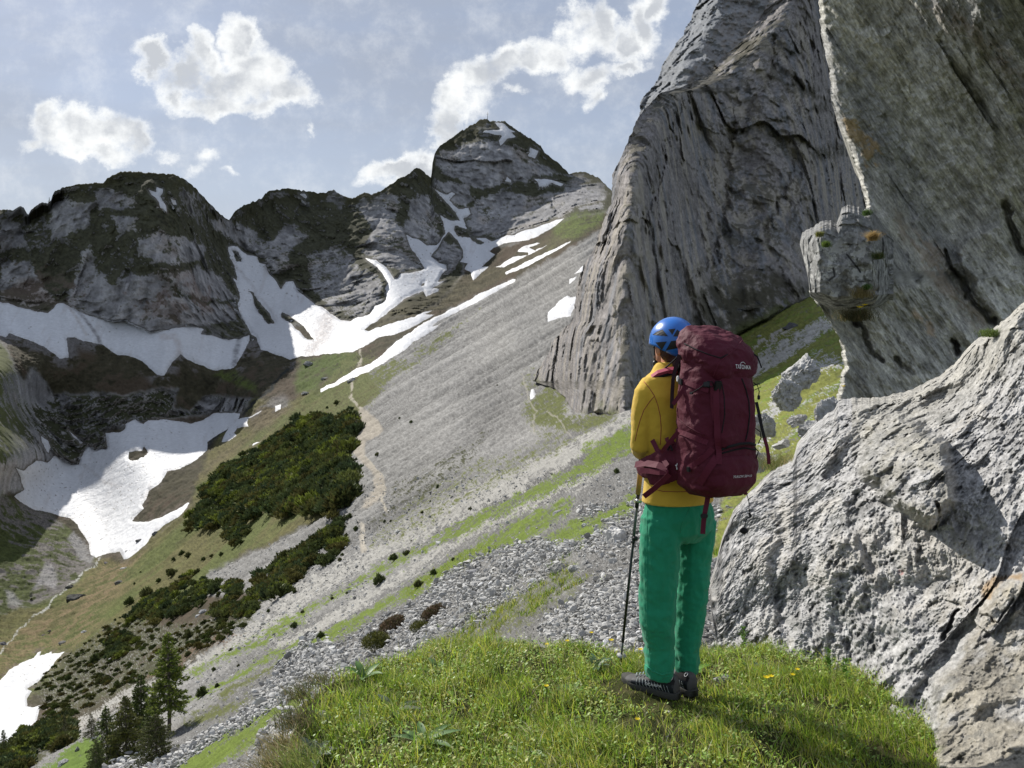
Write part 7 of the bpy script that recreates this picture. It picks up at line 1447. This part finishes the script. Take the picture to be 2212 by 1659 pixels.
# hip belt: padded fin round the left hip with its tails
fin = join_remesh([tw([pk(-.10, .02, -.36), PV(1432, 1000, 3.30), PV(1405, 1008, 3.37), PV(1388, 1012, 3.44), PV(1378, 1010, 3.52)], [(.050, .014), (.060, .016), (.055, .015), (.045, .013), (.03, .010)], 20, Vector((-.7, -.7, 0))),
    tw([pk(-.10, .02, -.44), PV(1430, 1028, 3.30), PV(1402, 1034, 3.38)], [(.04, .012), (.045, .013), (.03, .010)], 16, Vector((-.7, -.7, 0)))], 'hip_belt', .006, 3, M_MAR, wrk(.003, 55)); T_f = tree_of([fin]); adopt(fin, pack)
ribbon([(1442, 1012, 3.25), (1420, 1004, 3.29), (1396, 1000, 3.36), (1372, 1003, 3.43)], .030, 'webbing_strap', M_MARL, nh=Vector((-.3, -.8, .4)))
ribbon([(1444, 1020, 3.24), (1425, 1020, 3.27), (1403, 1017, 3.33), (1383, 1016, 3.38)], .024, 'webbing_strap', M_MARL, nh=Vector((-.3, -.9, .1)))
ribbon([(1446, 1024, 3.23), (1430, 1040, 3.26), (1412, 1056, 3.30), (1391, 1072, 3.34)], .024, 'webbing_strap', M_MARL, nh=Vector((-.2, -1, 0)))
ribbon([(1409, 950, 3.38), (1420, 972, 3.34), (1432, 990, 3.29), (1442, 1006, 3.25)], .022, 'webbing_strap', M_MARL, nh=Vector((-.4, -.9, 0)))
ribbon([(1465, 932, 3.2), (1452, 948, 3.22), (1438, 965, 3.25), (1428, 978, 3.28)], .018, 'webbing_strap', M_MARL, nh=Vector((-.4, -.9, 0)))
ribbon([(1440, 945, 3.33), (1444, 960, 3.3), (1456, 952, 3.25)], .02, 'webbing_strap', M_MARL, nh=Vector((-.4, -.9, 0)))
cord([(1452, 972, 3.24), (1448, 962, 3.27), (1442, 972, 3.27)], .005, 'bottle_loop', M_BLKF)
# right half of the belt on the far hip
cord([pk(.12, .05, -.38), PV(1540, 1020, 3.5)+FW*.05, PV(1500, 1020, 3.6)+FW*.03, PV(1440, 1015, 3.66)], .012, 'hip_belt', M_MAR)
# printed words and the small emblem
def mp(x0, y0, x1, y1, ht, tree):
    def f_(u, v):
        h__, n_ = hit(tree, x0+(x1-x0)*u, y0+(y1-y0)*u-ht*v, .0022); return h__
    return f_
lettering('TATONKA', mp(1588.5, 795.5, 1621, 797.5, 8.6, T_lid), 'lettering', M_WHT, lid, pack, bold=.012)
lettering('YUKON 50+10', mp(1584, 1032, 1623.5, 1029.5, 5.2, T_p), 'lettering', M_WHT, bp_, pack, shear=.35, bold=.0)
arc = [(1598+6*math.sin(a)+6, 790-8*math.cos(a)) for a in np.linspace(-1.1, 1.1, 9)]; o = seam(T_lid, arc, .0012, 'emblem', M_WHT, pack, off=.002, step=2)
if o: o.parent = lid
for pts in ([(617,1355),(628,1368),(640,1375),(643,1408)], [(645,1355),(640,1370),(636,1385)]):
    o = seam(T_p, Z('4', pts), .0020, 'emblem', M_WHT, pack, off=.002, step=3)
    if o: o.parent = sp_l

# ================================================================== TREKKING POLE
pole = empty('trekking_pole', (PT.x, PT.y, PT.z), 'thin black trekking pole with a long tan grip, planted in the grass', 'trekking pole')
M_CORK = mat('grip_tan', (.40, .23, .075), rough=.85, bump=[(60, 4, .4, .003)], var=(30, .15)); M_CARB = mat('pole_carbon', (.016, .017, .018), rough=.35, spec=.5); M_GREY = mat('pole_grey', (.10, .11, .11), rough=.4, spec=.5); M_ALU = mat('lever_silver', (.5, .5, .5), rough=.3, metal=.8)
def pc(y0, y1, r0, r1, name, m):
    v, f = tube([on_pole(y0), on_pole((y0+y1)/2), on_pole(y1)], [r0, (r0+r1)/2, r1], 14, (0, 1, 0)); o = raw_mesh(name, v, f, m); adopt(o, pole); return o
pc(942, 985, .017, .0145, 'grip', M_CORK); pc(985, 1062, .0145, .0130, 'grip', M_CORK); pc(984, 992, .0155, .0155, 'collar', M_BLKF); pc(1062, 1090, .0105, .0100, 'collar', M_BLK); pc(1090, 1160, .0085, .0080, 'upper_shaft', M_GREY); pc(1160, 1165, .0110, .0110, 'collar', M_BLK)
pc(1165, 1378, .0075, .0068, 'middle_shaft', M_CARB); pc(1372, 1384, .0085, .008, 'collar', M_BLK); pc(1378, 1424, .0060, .0055, 'lower_shaft', M_GREY); pc(1420, 1438, .0078, .0035, 'tip', M_BLK)
for y_, w_ in ((1075, .030), (1155, .022)):
    c = on_pole(y_); o = ell(c+Vector((.008, -.008, 0)), w_*.7, .012, .013, 0, 12); o.name = 'lock_lever'; o.data.materials.append(M_ALU if y_ < 1100 else M_BLK); adopt(o, pole)
v, f = tube([on_pole(1411), on_pole(1413.5), on_pole(1416)], [.006, .026, .024], 20, (0, 1, 0)); o = raw_mesh('basket', v, f, mat('basket_grey', (.35, .35, .36), rough=.5)); adopt(o, pole)
v, f = tube([on_pole(944), on_pole(944)+Vector((.02, .03, -.03)), on_pole(960)+Vector((.03, .04, -.05)), on_pole(985)+Vector((.01, .02, 0))], .004, 6, (0, 0, 1)); o = raw_mesh('wrist_loop', v, f, M_BLKF); adopt(o, pole)
